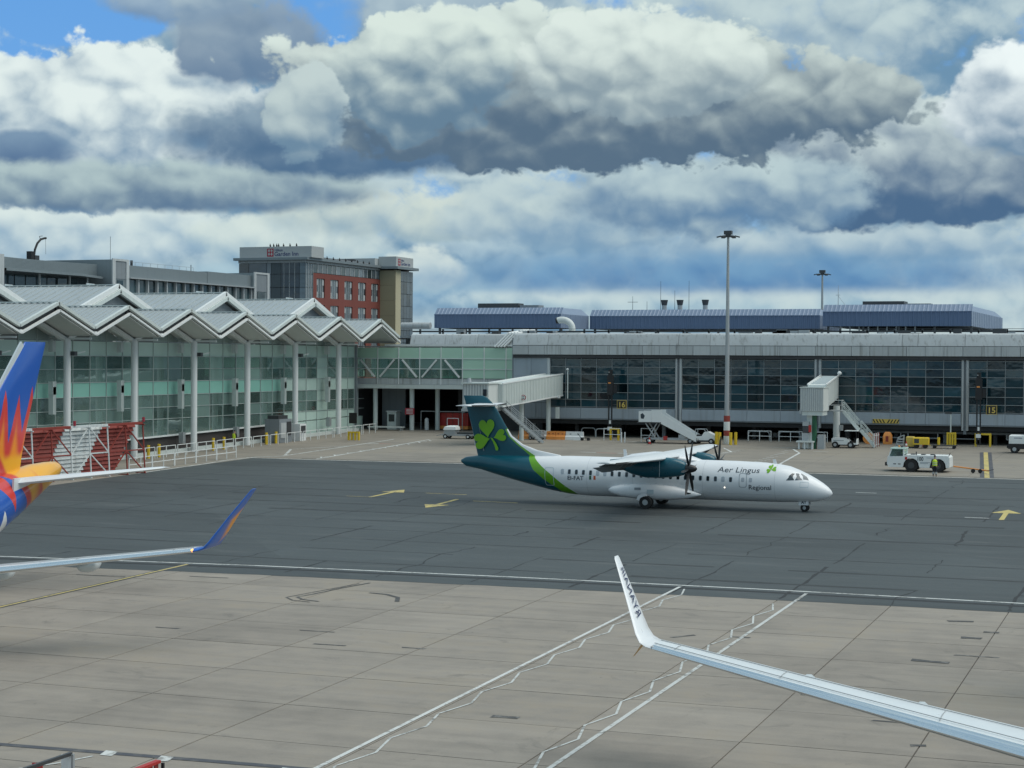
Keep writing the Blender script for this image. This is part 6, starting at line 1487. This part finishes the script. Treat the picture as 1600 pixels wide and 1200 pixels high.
# grey equipment cabinets at the pier foot
cb = thing('equipment_cabin', 'grey equipment cabin with louvred doors against the pier foot', 'cabin', (-94.9, 176.5, gz(176.5)))
MB().box(-1.2, .6, -1.3, 1.6, 0, 2.6).build('body', 'wall_grey', cb); MB().box(.6, .66, -1.0, .2, .5, 2.2).build('door', 'pale_panel', cb); MB().box(.6, .65, .4, 1.4, .8, 2.3).build('louvre', 'dark_metal', cb); MB().box(-1, .3, -1, 1.2, 2.6, 3.0).build('roof_unit', 'dark_metal', cb)
cb = thing('equipment_cabin', 'small white equipment cabinet beside the grey cabin', 'cabin', (-94.4, 180.0, gz(180))); MB().box(-.6, .5, -.7, .8, 0, 1.9).build('body', 'white', cb); MB().box(.5, .54, -.5, .6, .9, 1.7).build('panel', 'dark_metal', cb)
# hooped and square barriers before the terminal
def hoop(x, y, w, label, m='galv'):
    t = thing('hoop_barrier', label, 'barrier', (x, y, gz(y)), 0, 'hoop barriers along the terminal'); h = 1.0
    pts = [(0, 0, 0), (0, 0, h-.3), (.1, 0, h-.08), (.3, 0, h), (w-.3, 0, h), (w-.1, 0, h-.08), (w, 0, h-.3), (w, 0, 0)]; MB().path(pts, .06, 8).build('hoop', m, t, 40)
hoop(-67.2, 198.9, 1.7, 'leftmost grey hoop barrier before the terminal'); hoop(-65.0, 197.6, 2.0, 'second grey hoop barrier from the left before the terminal')
for i, x in enumerate((-46.9, -43.4, -40.6)):
    rail((x, 197.2), (x+2.6, 197.2), ('left', 'middle', 'right')[i]+' white barrier of three between the light mast and end-on bridge', 'white barriers before the terminal', 2, 1.15)
    hoop(x-.3, 198.6, 2.4, ('left', 'middle', 'right')[i]+' grey hoop barrier of three behind the white barriers')
rail((-62.4, 192.6), (-60.4, 192.6), 'white and yellow square barrier below the number 16 sign', 'white barriers near stand 16', 1, 1.35); rail((-57.6, 191.2), (-56.0, 191.2), 'white square barrier beside the mobile stairs', 'white barriers near stand 16', 1, 1.5)
guard_frame(-61.7, 192.9, .9, 1.2, 'yellow guard frame behind the square barrier at stand 16', mid=False)
for i, x in enumerate((-59.4, -59.0)):
    t = MB().tube((0, 0, 0), (0, 0, 1.15), .07, 8).build('white_post', 'white', None, False, (x, 189.6, gz(189.6))); tag(t, ('left', 'right')[i]+' one of two thin white posts left of the mobile stairs', 'post', 'thin white posts')
# striped leaning barrier, orange reels
t = thing('striped_barrier', 'red and white striped slatted barrier standing on the far apron', 'barrier', (-31.6, 189.6, gz(189.6)))
for k in range(6): MB().box(-.05, .05, .62*k, .62*k+.12, .05, 1.55).build('slat', 'worn_white' if k % 2 == 0 else 'rust_red', t)
MB().bar((0, 0, 1.3), (0, 3.2, 1.3), .05, .08).bar((0, 0, .3), (0, 3.2, .3), .05, .08).build('bar', 'worn_white', t)
t = thing('cable_reel', 'orange cable reel lying against the undercroft beside the stairs', 'reel', (-33.3, 196.5, gz(196.5)+.0)); MB().tube((0, -.3, .62), (0, -.2, .62), .62, 20).tube((0, .2, .62), (0, .3, .62), .62, 20).build('flange', 'orange', t); MB().tube((0, -.2, .62), (0, .2, .62), .32, 16).build('drum', 'orange', t)
t = thing('orange_hopper', 'orange upright container beside the striped barrier', 'container', (-31.3, 196.6, gz(196.6))); MB().loft([[(x*s_, y*s_, z) for x, y in ((-.45, -.4), (.45, -.4), (.45, .4), (-.45, .4))] for z, s_ in ((0, .9), (.2, 1), (.9, 1), (1.25, .7), (1.35, .45))]).build('body', 'orange', t, 30); MB().box(-.15, .15, -.42, -.38, .3, .9).build('hatch', 'rust_red', t)
# red sign and red container under the link
t = thing('warning_sign', 'red warning sign on a column under the link bridge', 'sign', (-91.1, 203.05, 5.5)); b = MB().box(-.62, .62, -.03, .03, 0, .8).build('board', 'sign_red', t)
for k in range(4): MB().box(-.45, .45, -.036, -.031, .12+.17*k, .18+.17*k).build('text_line', 'worn_white', b)
t = thing('skip_container', 'red skip with yellow base standing in the dark under the link bridge', 'container', (-88.6, 206, gz(206))); MB().box(0, 4.1, 0, 1.9, .5, 2.1).build('body', 'red', t); MB().box(0, 4.1, -.02, 1.92, .1, .5).build('base', 'orange', t)
for k in range(5): MB().box(.2+.9*k, .3+.9*k, -.06, -.01, .5, 2.1).build('rib', 'rust_red', t)
t = thing('portal_frame', 'pale metal frame with a gas bottle beside the red skip', 'frame', (-90.6, 205.4, gz(205.4))); MB().path([(0, 0, 0), (0, 0, 2.3), (5.6, 0, 2.3), (5.6, 0, 0)], .06, 8).build('frame', 'galv', t); 
t = thing('white_cylinder', 'white upright gas cylinder left of the red skip', 'cylinder', (-89.6, 204.9, gz(204.9))); MB().tube((0, 0, 0), (0, 0, 1.35), .27, 14).tube((0, 0, 1.35), (0, 0, 1.5), .27, 14, .1).build('body', 'white', t, 40)
t = thing('guard_booth', 'small pale booth with window between the link columns', 'booth', (-94.0, 204.6, gz(204.6))); MB().box(-.6, .6, -.6, .6, 0, 2.2).build('body', 'offwhite', t); MB().box(-.4, .4, -.63, -.61, 1.0, 1.9).build('window', 'cabin_glass', t); MB().box(-.75, .75, -.75, .75, 2.2, 2.35).build('roof', 'pale_panel', t)
t = thing('low_table', 'low pale platform in front of the booth under the link', 'platform', (-93.6, 202.2, gz(202.2))); MB().box(-2.6, 2.0, -.5, .5, .35, .5).build('deck', 'offwhite', t)
for x in (-2.4, 1.8): MB().box(x-.06, x+.06, -.4, .4, 0, .35).build('leg', 'galv', t)

# ------------------------------------------------------------------ ramp vehicles (local +x = forward)
def wheel(t, x, y, r_, w, rim='galv', name='wheel'):
    o = MB().tube((x, y-w/2, r_), (x, y+w/2, r_), r_, 20).build(name, 'rubber', t, 40); MB().tube((x, y-w/2-.012, r_), (x, y+w/2+.012, r_), r_*.5, 14).build('rim', rim, o, 40); return o
def bev(name, t, m, x0, x1, y0, y1, z0, z1, b=.06):
    """box with chamfered upper edges"""
    rg = lambda z, i: [(x0+i, y0+i, z), (x1-i, y0+i, z), (x1-i, y1-i, z), (x0+i, y1-i, z)]
    return MB().loft([rg(z0, 0), rg(z1-b, 0), rg(z1, b)]).build(name, m, t)
tg = thing('pushback_tug', 'white four-wheeled pushback tug numbered 100 with cab at its left end', 'tug', (-22.7, 160.3, gz(160.3)), math.pi)
# body with wheel arches: side profile extruded
def arch(cx, r_, n=8): return [(cx+r_*math.cos(math.pi*k/n), .52+r_*math.sin(math.pi*k/n)) for k in range(n+1)]
def hull(y0, y1, m, name):
    prof = [(2.55, .38), (2.68, .7), (2.62, 1.3), (1.2, 1.36), (1.12, 1.45), (-2.55, 1.45), (-2.7, 1.3), (-2.72, .45), (-2.42, .38)] + [(x, z) for x, z in reversed(arch(-1.72, .68))] + [(-1.0, .38), (-.15, .38)] + [(x, z) for x, z in reversed(arch(.58, .68))] + [(1.3, .38)]
    MB().prism(prof, 'y', y0, y1).build(name, m, tg)
hull(-1.2, 1.2, 'white', 'body')
MB().box(-2.5, 2.4, -1.0, 1.0, .36, .5).build('underframe', 'black', tg)
for x in (-1.72, .58):
    for y in (-1.0, 1.0): wheel(tg, x, y, .56, .46, 'dark_metal')
cbn = MB().loft([[(2.55, y, 1.3) if i == 0 else (1.18, y, 1.3) for i, y in ((0, .0),)]]) if False else None
ring = lambda z, xf, xb, w: [(xf, -w, z), (xb, -w, z), (xb, w, z), (xf, w, z)]
for (xf, zz) in ((2.5, 0),):
    for y in (-1.08, 1.08):
        MB().bar((2.52, y, 1.3), (2.3, y, 1.98), .09, .1).build('front_pillar', 'white', tg); MB().bar((1.25, y, 1.3), (1.25, y, 1.98), .12, .1, (1, 0, 0)).build('rear_pillar', 'white', tg)
        MB().add([(2.47, y*.985, 1.34), (1.3, y*.985, 1.34), (1.3, y*.985, 1.95), (2.28, y*.985, 1.95)], [(0,1,2,3)]).build('side_window', 'vehicle_glass', tg)
    MB().add([(2.53, -1.04, 1.34), (2.53, 1.04, 1.34), (2.31, 1.04, 1.95), (2.31, -1.04, 1.95)], [(0,1,2,3)]).build('windscreen', 'vehicle_glass', tg)
    MB().add([(1.24, -1.04, 1.5), (1.24, 1.04, 1.5), (1.24, 1.04, 1.95), (1.24, -1.04, 1.95)], [(0,1,2,3)]).build('rear_window', 'vehicle_glass', tg)
bev('cab_roof', tg, 'pale_teal', 1.15, 2.4, -1.15, 1.15, 1.96, 2.08, .05)
MB().box(1.4, 1.9, -.4, .4, 1.3, 1.5).build('seat', 'black', tg); MB().tube((1.9, .3, 1.3), (2.1, .3, 1.65), .03, 6).build('steering_column', 'black', tg)
MB().box(2.68, 2.95, -.55, .55, .45, .75).build('tow_hitch', 'black', tg); MB().box(2.62, 2.7, -1.1, 1.1, .55, .72).build('bumper', 'dark_metal', tg)
for y in (-.9, .9): MB().tube((2.64, y, .95), (2.70, y, .95), .11, 12).build('headlight', 'reflect_grey', tg)
for x in (-.5, -1.3, .4): MB().box(x, x+.35, -.3, .3, 1.45, 1.53).build('engine_vent', 'dark_metal', tg)
MB().tube((.2, .7, 1.45), (.2, .7, 1.75), .05, 8).build('exhaust', 'dark_metal', tg); MB().ico((1.8, 0, 2.15), .1, 1).build('beacon', 'orange', tg); MB().path([(-2.6, .9, 1.4), (-2.75, .95, 1.7)], .03, 6).build('mirror_arm', 'black', tg)
me = text_mesh('100', .5, 'text_grey', bold=.01, align='CENTER', sx=.75); map_mesh(me, lambda co: Vector((-.2-co.x, 1.208, .98+co.y))); obj('lettering', me, tg)
for z, a, b in ((1.22, -.75, -1.6), (.82, -.2, -1.05), (.72, -.2, -.9)): MB().box(b, a, 1.2, 1.206, z, z+.05).build('marking_line', 'outline_grey', tg)
for x in (2.1, 1.7): MB().box(x-.22, x+.02, 1.2, 1.207, .62, .70).build('step', 'dark_metal', tg)
MB().box(.92, 1.12, 1.2, 1.206, 1.05, 1.3).build('warning_label', 'red', tg)
tbar = thing('tow_bar', 'orange aircraft tow bar on two small wheels behind the pushback tug', 'tow bar', (-19.8, 160.4, gz(160.4)))
MB().tube((0, 0, .5), (3.1, -.7, .22), .06, 8).build('bar', 'orange', tbar); MB().bar((2.9, -.9, .22), (3.5, -.75, .35), .05, .05).build('hook', 'dark_metal', tbar)
for d in (1.75, 2.35): MB().tube((d, -.75, .18), (d, -.55, .18), .18, 12).build('wheel', 'rubber', tbar)
# baggage tractor
bt = thing('baggage_tractor', 'white baggage tractor with open black cab below the steel stairs', 'tractor', (-34.5, 189.2, gz(189.2)))
MB().prism([(-1.35, .45), (-1.4, .95), (-1.3, 1.05), (.15, 1.05), (.3, .9), (.6, .55), (1.25, .5), (1.3, .38), (-1.2, .36)], 'y', -.62, .62).build('body', 'white', bt)
MB().box(-1.2, 1.3, -.5, .5, .25, .4).build('chassis', 'black', bt)
for x in (-1.0, .62):
    for y in (-.6, .6): wheel(bt, x, y, .34, .26)
for x in (.1, 1.2):
    for y in (-.58, .58): MB().bar((x, y, .9), (x, y, 1.78), .06, .06).build('roof_post', 'black', bt)
MB().box(0, 1.3, -.66, .66, 1.78, 1.86).build('canopy', 'white', bt); MB().box(.2, .7, -.4, .4, .55, .75).build('seat', 'black', bt); MB().box(.15, .25, -.4, .4, .75, 1.2).build('seat_back', 'black', bt); MB().path([(1.0, 0, .6), (.85, 0, 1.1)], .03, 6).build('steering_column', 'black', bt)
MB().box(1.2, 1.26, -.6, .6, .5, 1.0).build('front_panel', 'white', bt); MB().box(-1.2, -.1, -.625, -.62, .75, .82).build('marking_line', 'outline_grey', bt)
# delivery tractor at the right edge
rv = thing('service_truck', 'white and black service truck cut off by the right edge of the picture', 'truck', (-15.6, 187.6, gz(187.6)), math.pi)
bev('hood', rv, 'white', .4, 2.0, -.95, .95, .95, 1.82, .1); bev('lower_body', rv, 'black', -2.6, 2.05, -.98, .98, .42, .96, .03); bev('cab', rv, 'offwhite', -1.2, .4, -.95, .95, .95, 2.5, .12); MB().box(-1.0, .25, -.96, -.952, 1.7, 2.3).box(-1.0, .25, .952, .96, 1.7, 2.3).build('side_window', 'cabin_glass', rv); MB().box(.402, .41, -.8, .8, 1.85, 2.35).build('windscreen', 'cabin_glass', rv)
MB().box(-2.6, -1.2, -.95, .95, .97, 1.15).build('load_bed', 'wall_grey', rv); MB().box(2.05, 2.2, -.9, .9, .5, .75).build('bumper', 'black', rv)
for x in (-1.8, 1.45):
    for y in (-.85, .85): wheel(rv, x, y, .4, .28)
MB().box(.7, 1.5, .952, .957, 1.5, 1.56).build('marking_line', 'sign_blue', rv)
# ground power cart by the bridge pillar
gp = thing('ground_power_cart', 'grey service cart with open white hood beside the left bridge pillar', 'cart', (-79.4, 189.6, gz(189.6)))
MB().box(-1.3, 2.4, -.7, .7, .35, .55).build('chassis', 'galv', gp); MB().box(-1.1, .3, -.6, .6, .55, 1.05).build('engine_box', 'galv', gp)
MB().loft([[(x, y*s_, z) for x in (-1.15*s_, .4*s_) for y in ((-.7, .7) if x < 0 else (.7, -.7))] for z, s_ in ((1.02, 1), (1.35, .9), (1.5, .55))]).build('hood', 'white', gp, 40)
for x in (-.9, 1.9):
    for y in (-.6, .6): wheel(gp, x, y, .26, .2, 'white')
MB().box(.5, 2.3, -.5, .5, .55, .75).build('tray', 'dark_metal', gp); MB().path([(-1.2, .6, .5), (-1.2, .6, 2.3), (.2, .6, 2.3), (.2, .6, .9)], .04, 6).build('hose_frame', 'galv', gp); MB().bar((-1.3, 0, .5), (-2.3, 0, .3), .07, .07).build('draw_bar', 'galv', gp)
# water-filled barriers
def wbar(x0, x1, y, m, label):
    t = thing('water_barrier', label, 'barrier', (x0, y, gz(y)), 0, 'orange and white water-filled barriers'); w = x1-x0
    MB().loft([[(0, -.3, 0), (w, -.3, 0), (w, .3, 0), (0, .3, 0)], [(0, -.28, .35), (w, -.28, .35), (w, .28, .35), (0, .28, .35)], [(.02, -.14, .5), (w-.02, -.14, .5), (w-.02, .14, .5), (.02, .14, .5)], [(.04, -.12, .95), (w-.04, -.12, .95), (w-.04, .12, .95), (.04, .12, .95)]]).build('body', m, t)
    for k in (.28, .72): MB().box(w*k-.1, w*k+.1, -.135, -.12, .6, .72).build('grip_slot', 'rust_red' if m == 'orange' else 'wall_grey', t)
wbar(-72.4, -70.9, 191.9, 'orange', 'leftmost orange water-filled barrier, half behind the tail'); wbar(-70.85, -69.0, 192.4, 'white', 'left white water-filled barrier between orange ones'); wbar(-69.0, -67.9, 191.9, 'orange', 'middle orange water-filled barrier with a dark seam beside it'); wbar(-67.88, -66.75, 191.9, 'orange', 'rightmost orange water-filled barrier'); wbar(-66.72, -64.6, 191.95, 'white', 'right-hand white water-filled barrier at the end of the row')
sc = thing('small_cart', 'small grey wheeled cart standing before the orange barriers', 'cart', (-69.9, 190.9, gz(190.9))); MB().box(-.75, .75, -.5, .5, .35, 1.0).build('box', 'wall_grey', sc); MB().box(-.8, .8, -.55, .55, 1.0, 1.08).build('lid', 'galv', sc)
for x in (-.55, .55):
    for y in (-.45, .45): wheel(sc, x, y, .2, .14)
sc = thing('hand_trolley', 'small black wheeled trolley right of the white barrier', 'trolley', (-64.2, 191.3, gz(191.3))); MB().bar((-.5, 0, .3), (.5, 0, .3), .3, .08).build('deck', 'black', sc); MB().path([(-.5, 0, .3), (-.9, 0, .8)], .03, 6).build('handle', 'black', sc)
for x in (-.35, .4): MB().tube((x, -.2, .15), (x, .2, .15), .15, 12).build('wheel', 'rubber', sc)
# mobile boarding stairs
ms = thing('boarding_stairs', 'white mobile boarding stairs with raised platform before the terminal', 'boarding stairs', (-54, 190.2, gz(190.2)))
MB().box(-3.5, -.9, -.95, .95, 2.2, 2.32).build('platform', 'dark_metal', ms)
for y in (-.95, .95):
    MB().box(-3.3, -1.9, y-.03, y+.03, 2.32, 3.5).build('side_screen', 'white', ms); MB().box(-1.85, -.75, y-.03, y+.03, 2.32, 3.65).build('side_screen', 'white', ms)
    MB().add([(-.75, y-.03, 3.3), (3.2, y-.03, .95), (3.2, y-.03, -.0+.25), (-.75, y-.03, 2.15), (-.75, y+.03, 3.3), (3.2, y+.03, .95), (3.2, y+.03, .25), (-.75, y+.03, 2.15)], [(0,1,2,3), (7,6,5,4), (0,4,5,1), (2,6,7,3), (1,5,6,2), (0,3,7,4)]).build('flight_panel', 'white', ms)
    MB().bar((-3.3, y, 3.55), (-.8, y, 3.7), .05, .05).build('handrail', 'galv', ms)
MB().box(-3.32, -3.28, -.95, -.3, 2.32, 3.45).build('gate', 'white', ms)
for k in range(13): x = -.6+.29*k; MB().box(x, x+.29, -.9, .9, 2.1-.155*k, 2.16-.155*k).build('tread', 'galv', ms)
for y in (-.7, .7): MB().bar((-2.6, y, 2.2), (-1.4, y, .5), .12, .12).bar((-1.3, y, 2.2), (-2.3, y, .5), .1, .1).build('scissor_leg', 'galv', ms)
MB().box(-2.8, 3.3, -.8, .8, .4, .58).build('chassis', 'galv', ms); MB().box(1.2, 1.9, -.85, -.3, .58, 1.0).build('battery_box', 'galv', ms); MB().box(-.5, -.1, -.9, -.6, .35, .8).build('red_chock_box', 'red', ms)
for x in (-2.2, 2.5):
    for y in (-.75, .75): wheel(ms, x, y, .3, .2)
MB().add([(-3.05, -.985, 2.7), (-2.75, -.985, 2.65), (-2.6, -.985, 3.0), (-2.85, -.985, 3.3), (-3.1, -.985, 3.15)], [(0,1,2,3,4)]).build('emblem', 'text_grey', ms)
ct = thing('tow_tractor', 'grey and white open tractor parked at the foot of the mobile stairs', 'tractor', (-50.2, 190.6, gz(190.6)))
MB().prism([(-1.2, .35), (-1.25, .8), (-.2, .85), (.1, 1.3), (.5, 1.35), (1.3, .95), (1.35, .4)], 'y', -.55, .55).build('body', 'white', ct); MB().box(-1.1, 1.2, -.6, .6, .22, .4).build('chassis', 'dark_metal', ct); MB().path([(-.9, -.5, .8), (-.9, -.5, 1.6), (.1, -.5, 1.6), (.3, -.5, 1.2)], .035, 6).path([(-.9, .5, .8), (-.9, .5, 1.6), (.1, .5, 1.6), (.3, .5, 1.2)], .035, 6).build('roll_bar', 'galv', ct); MB().box(-.8, -.2, -.4, .4, .8, 1.0).build('seat', 'black', ct)
for x in (-.8, .9):
    for y in (-.55, .55): wheel(ct, x, y, .3, .22)
# equipment behind the tug
gn = thing('generator', 'yellow generator trailer standing behind the tug', 'generator', (-26.9, 191.2, gz(191.2))); bev('housing', gn, 'yellow', -.85, .75, -.5, .5, .4, 1.15, .08); MB().box(-.7, -.2, -.51, -.5, .55, 1.0).build('grille', 'dark_metal', gn); MB().bar((.75, 0, .35), (1.7, 0, .3), .06, .06).build('draw_bar', 'yellow', gn)
for x in (-.5, .4): MB().tube((x, -.5, .2), (x, .5, .2), .2, 12).build('wheel', 'rubber', gn)
gn = thing('equipment_box', 'short tan equipment box left of the yellow generator', 'box', (-28.1, 191.6, gz(191.6))); bev('housing', gn, 'sign_yellow', -.42, .42, -.4, .4, .15, 1.2, .08); MB().box(-.4, .4, -.4, .4, 0, .15).build('skid', 'dark_metal', gn)
st = thing('step_ladder', 'grey wheeled step unit behind the tug cab', 'steps', (-29.2, 191.2, gz(191.2)))
for k in range(4): MB().box(-.45+.12*k, .45, -.35, .35, .25*k+.1, .25*k+.22).build('step', 'galv', st)
for y in (-.38, .38): MB().path([(-.4, y, .1), (-.1, y, 1.1), (.45, y, 1.35), (.45, y, .1)], .04, 6).build('frame', 'galv', st)
tr = thing('flat_trolley', 'low flat trolley with a yellow post behind the tug', 'trolley', (-24.6, 191.6, gz(191.6))); MB().box(-1.3, 1.3, -.5, .5, .3, .38).build('deck', 'dark_metal', tr); MB().tube((-.6, 0, .38), (-.6, 0, 1.15), .14, 10).build('post', 'yellow', tr)
for x in (-1.0, 1.0): MB().tube((x, -.45, .16), (x, .45, .16), .16, 12).build('wheel', 'rubber', tr)
# barriers at the bottom edge
for x, y0, lab, k in ((-28.6, 41.3, 'white and red panel barrier with dark rail at the bottom left corner', 0), (-25.9, 41.4, 'red slatted panel barrier with black post at the bottom edge', 1)):
    t = thing('panel_barrier', lab, 'barrier', (x, y0, gz(y0))); h = 1.65-gz(y0)
    if k == 0:
        MB().bar((0, 0, h), (-.1, -3.4, h-.02), .10, .09).build('top_rail', 'dark_metal', t); MB().box(-.28, .04, -.06, -.01, .15, h-.03).build('white_panel', 'white', t); MB().box(-.62, -.30, -.9, -.86, .1, h-.12).build('red_panel', 'red', t); MB().box(.05, .11, -.06, .02, 0, h).build('post', 'galv', t); MB().box(-.13, -.05, -3.4, -3.3, 0, h-.05).build('post', 'dark_metal', t)
    else:
        MB().bar((0, 0, h), (-.05, -2.4, h-.02), .16, .08).build('top_rail', 'red', t); MB().box(.10, .17, -.03, .04, 0, h-.03).build('post', 'black', t); MB().box(-.05, .02, -2.4, -2.3, 0, h-.06).build('post', 'black', t)
        for q in range(9): MB().box(-.02, .02, -.28*q-.2, -.28*q-.03, .2, h-.06).build('slat', 'red' if q % 2 else 'rust_red', t)
# ------------------------------------------------------------------ people
def skinned(name, chains, m, parent, sub=2):
    """continuous body surface grown over joint chains: chains share their first vertex by position"""
    idx = {}; vs = []; es = []; rad = []
    for ch in chains:
        prev = None
        for (p, r_) in ch:
            key = tuple(round(c, 4) for c in p)
            if key not in idx: idx[key] = len(vs); vs.append(p); rad.append(r_)
            i = idx[key]
            if prev is not None and prev != i: es.append((prev, i))
            prev = i
    me = bpy.data.meshes.new(name); me.from_pydata(vs, es, []); me.materials.append(MATS[m])
    o = obj(name, me, parent); sk_ = o.modifiers.new('skin', 'SKIN'); sk_.use_smooth_shade = True
    for i, r_ in enumerate(rad): me.skin_vertices[0].data[i].radius = (r_, r_) if not isinstance(r_, tuple) else r_
    me.skin_vertices[0].data[0].use_root = True
    sd = o.modifiers.new('sub', 'SUBSURF'); sd.levels = 1; sd.render_levels = sub
    return o
def person(label, loc, rz, top='hivis', arms='navy_cloth', legs='navy_cloth', pose='stand', bands=True, hair='black'):
    t = thing('person', label, 'person', loc, rz)
    st_ = .10 if pose != 'walk' else .30
    hz = .93; hip = (0, 0, hz); k_ = 1
    lk, rk = (.02+.5*st_*(pose == 'walk'), .11, .50), (.02-.2*st_*(pose == 'walk'), -.11, .50); la, ra = (st_*(pose == 'walk'), .12, .09), (-st_*(pose == 'walk'), -.12, .09)
    sh = 1.42
    if pose == 'point': rh = [((.0, -.21, sh), .065), ((.10, -.30, 1.62), .05), ((.16, -.26, 1.84), .04)]
    else: rh = [((.0, -.21, sh), .065), ((.0, -.27, 1.13), .05), ((.10, -.25, .90), .038)]
    lh = [((.0, .21, sh), .065), ((-.01, .27, 1.13), .05), ((.08, .25, .90), .038)]
    head = [((.0, 0, 1.50), .06), ((.015, 0, 1.60), (.085, .075)), ((.02, 0, 1.72), .085)]
    body = skinned('body', [[(hip, .14), ((0, 0, 1.12), .125), ((0, 0, 1.32), .15), ((0, 0, sh), .12)]+head, [((0, 0, sh), .12)]+rh+[((rh[-1][0][0]+.03, rh[-1][0][1], rh[-1][0][2]-(.08 if pose != 'point' else -.08)), .035)], [((0, 0, sh), .12)]+lh+[((lh[-1][0][0]+.03, lh[-1][0][1], lh[-1][0][2]-.08), .035)],
                    [(hip, .14), ((0, .10, .88), .10), (lk, .07), (la, .05), ((la[0]+.14, la[1], .05), .045)], [(hip, .14), ((0, -.10, .88), .10), (rk, .07), (ra, .05), ((ra[0]+.14, ra[1], .05), .045)]], 'skin', t)
    skinned('trousers', [[((0, 0, 1.0), .155), (hip, .158)], [(hip, .158), ((0, .10, .86), .115), (lk, .088), ((la[0], la[1], .12), .075)], [(hip, .158), ((0, -.10, .86), .115), (rk, .088), ((ra[0], ra[1], .12), .075)]], legs, t)
    skinned('jacket', [[((0, 0, .96), .165), ((0, 0, 1.15), .155), ((0, 0, 1.33), .17), ((0, 0, 1.45), .11)], [((0, 0, 1.33), .17)]+[(p, r_+.018) for p, r_ in rh], [((0, 0, 1.33), .17)]+[(p, r_+.018) for p, r_ in lh]], arms, t)
    if top: 
        v = MB().loft([[(c[0]*a, c[1]*b, z) for c in [(math.cos(2*math.pi*i/14), math.sin(2*math.pi*i/14)) for i in range(14)]] for z, a, b in ((.92, .19, .215), (1.1, .185, .21), (1.3, .195, .235), (1.42, .15, .215), (1.47, .09, .13))], cap=False).build('vest', top, t, 60)
        if bands:
            for z in (1.02, 1.16): MB().loft([[(.197*math.cos(2*math.pi*i/14), .224*math.sin(2*math.pi*i/14), zz) for i in range(14)] for zz in (z, z+.05)], cap=False).build('reflective_band', 'reflect_grey', v)
            for a in (la, ra): MB().tube((a[0]*.9, a[1], .22), (a[0]*.9, a[1], .28), .095, 12).build('reflective_band', 'reflect_grey', t); MB().tube((a[0]*.8, a[1], .34), (a[0]*.8, a[1], .39), .098, 12).build('reflective_band', 'reflect_grey', t)
    MB().ico((.005, 0, 1.755), .098, 2, (1.02, .9, .85)).build('hair', hair, t, 60)
    for s_ in (-1, 1):
        MB().ico((.095, s_*.032, 1.70), .012, 1).build('eye', 'black', t); f = la if s_ > 0 else ra; MB().ico((f[0]+.05, f[1], .055), .075, 1, (1.9, .75, .75)).build('shoe', 'black', t, 60)
        MB().ico((.01, s_*.078, 1.67), .022, 1, (.7, .5, 1.2)).build('ear', 'skin', t)
    MB().ico((.112, 0, 1.665), .016, 1, (1, .7, 1.4)).build('nose', 'skin', t); MB().box(.094, .1, -.025, .025, 1.615, 1.625).build('mouth', 'rust_red', t)
    return t
person('person in yellow vest and dark banded trousers standing before the pushback tug', (-20.66, 154.8, gz(154.8)), R(95))
person('person in yellow vest walking beside the barriers at the pier foot', (-95.6, 167.6, gz(167.6)), R(80), pose='walk', bands=False)
p = person('traveller in dark clothes standing behind the upper pier windows, left of two', (-99.3, 147.1, 9.9), R(60), None, pose='walk'); p['group'] = 'travellers inside the pier'
p = person('traveller in dark clothes raising one arm behind the upper pier windows', (-99.3, 148.5, 9.9), R(200), None, pose='point'); p['group'] = 'travellers inside the pier'
# driver in the tug cab, seated
d = thing('person', 'driver in dark clothes and yellow vest seated in the tug cab', 'person', (-24.25, 160.3, gz(160.3)+.55), math.pi)
skinned('body', [[((0, 0, .95), .13), ((0, 0, 1.2), .14), ((0, 0, 1.28), .1), ((0, 0, 1.36), .05), ((.01, 0, 1.43), .07), ((.02, 0, 1.53), .075)], [((0, 0, .95), .13), ((.4, .12, .95), .08), ((.45, .12, .55), .055)], [((0, 0, .95), .13), ((.4, -.12, .95), .08), ((.45, -.12, .55), .055)], [((0, 0, 1.2), .14), ((.02, .2, 1.2), .055), ((.15, .25, 1.02), .045), ((.4, .2, 1.1), .035)], [((0, 0, 1.2), .14), ((.02, -.2, 1.2), .055), ((.15, -.25, 1.02), .045), ((.4, -.2, 1.1), .035)]], 'navy_cloth', d)
MB().loft([[(a*math.cos(2*math.pi*i/12), b*math.sin(2*math.pi*i/12), z) for i in range(12)] for z, a, b in ((.92, .16, .19), (1.2, .165, .2), (1.3, .1, .13))], cap=False).build('vest', 'hivis', d, 60)
MB().ico((.03, 0, 1.50), .095, 2, (1, .85, 1.15)).build('head', 'skin', d, 60); MB().ico((.0, 0, 1.56), .1, 2, (1, .9, .7)).build('hair', 'black', d, 60)
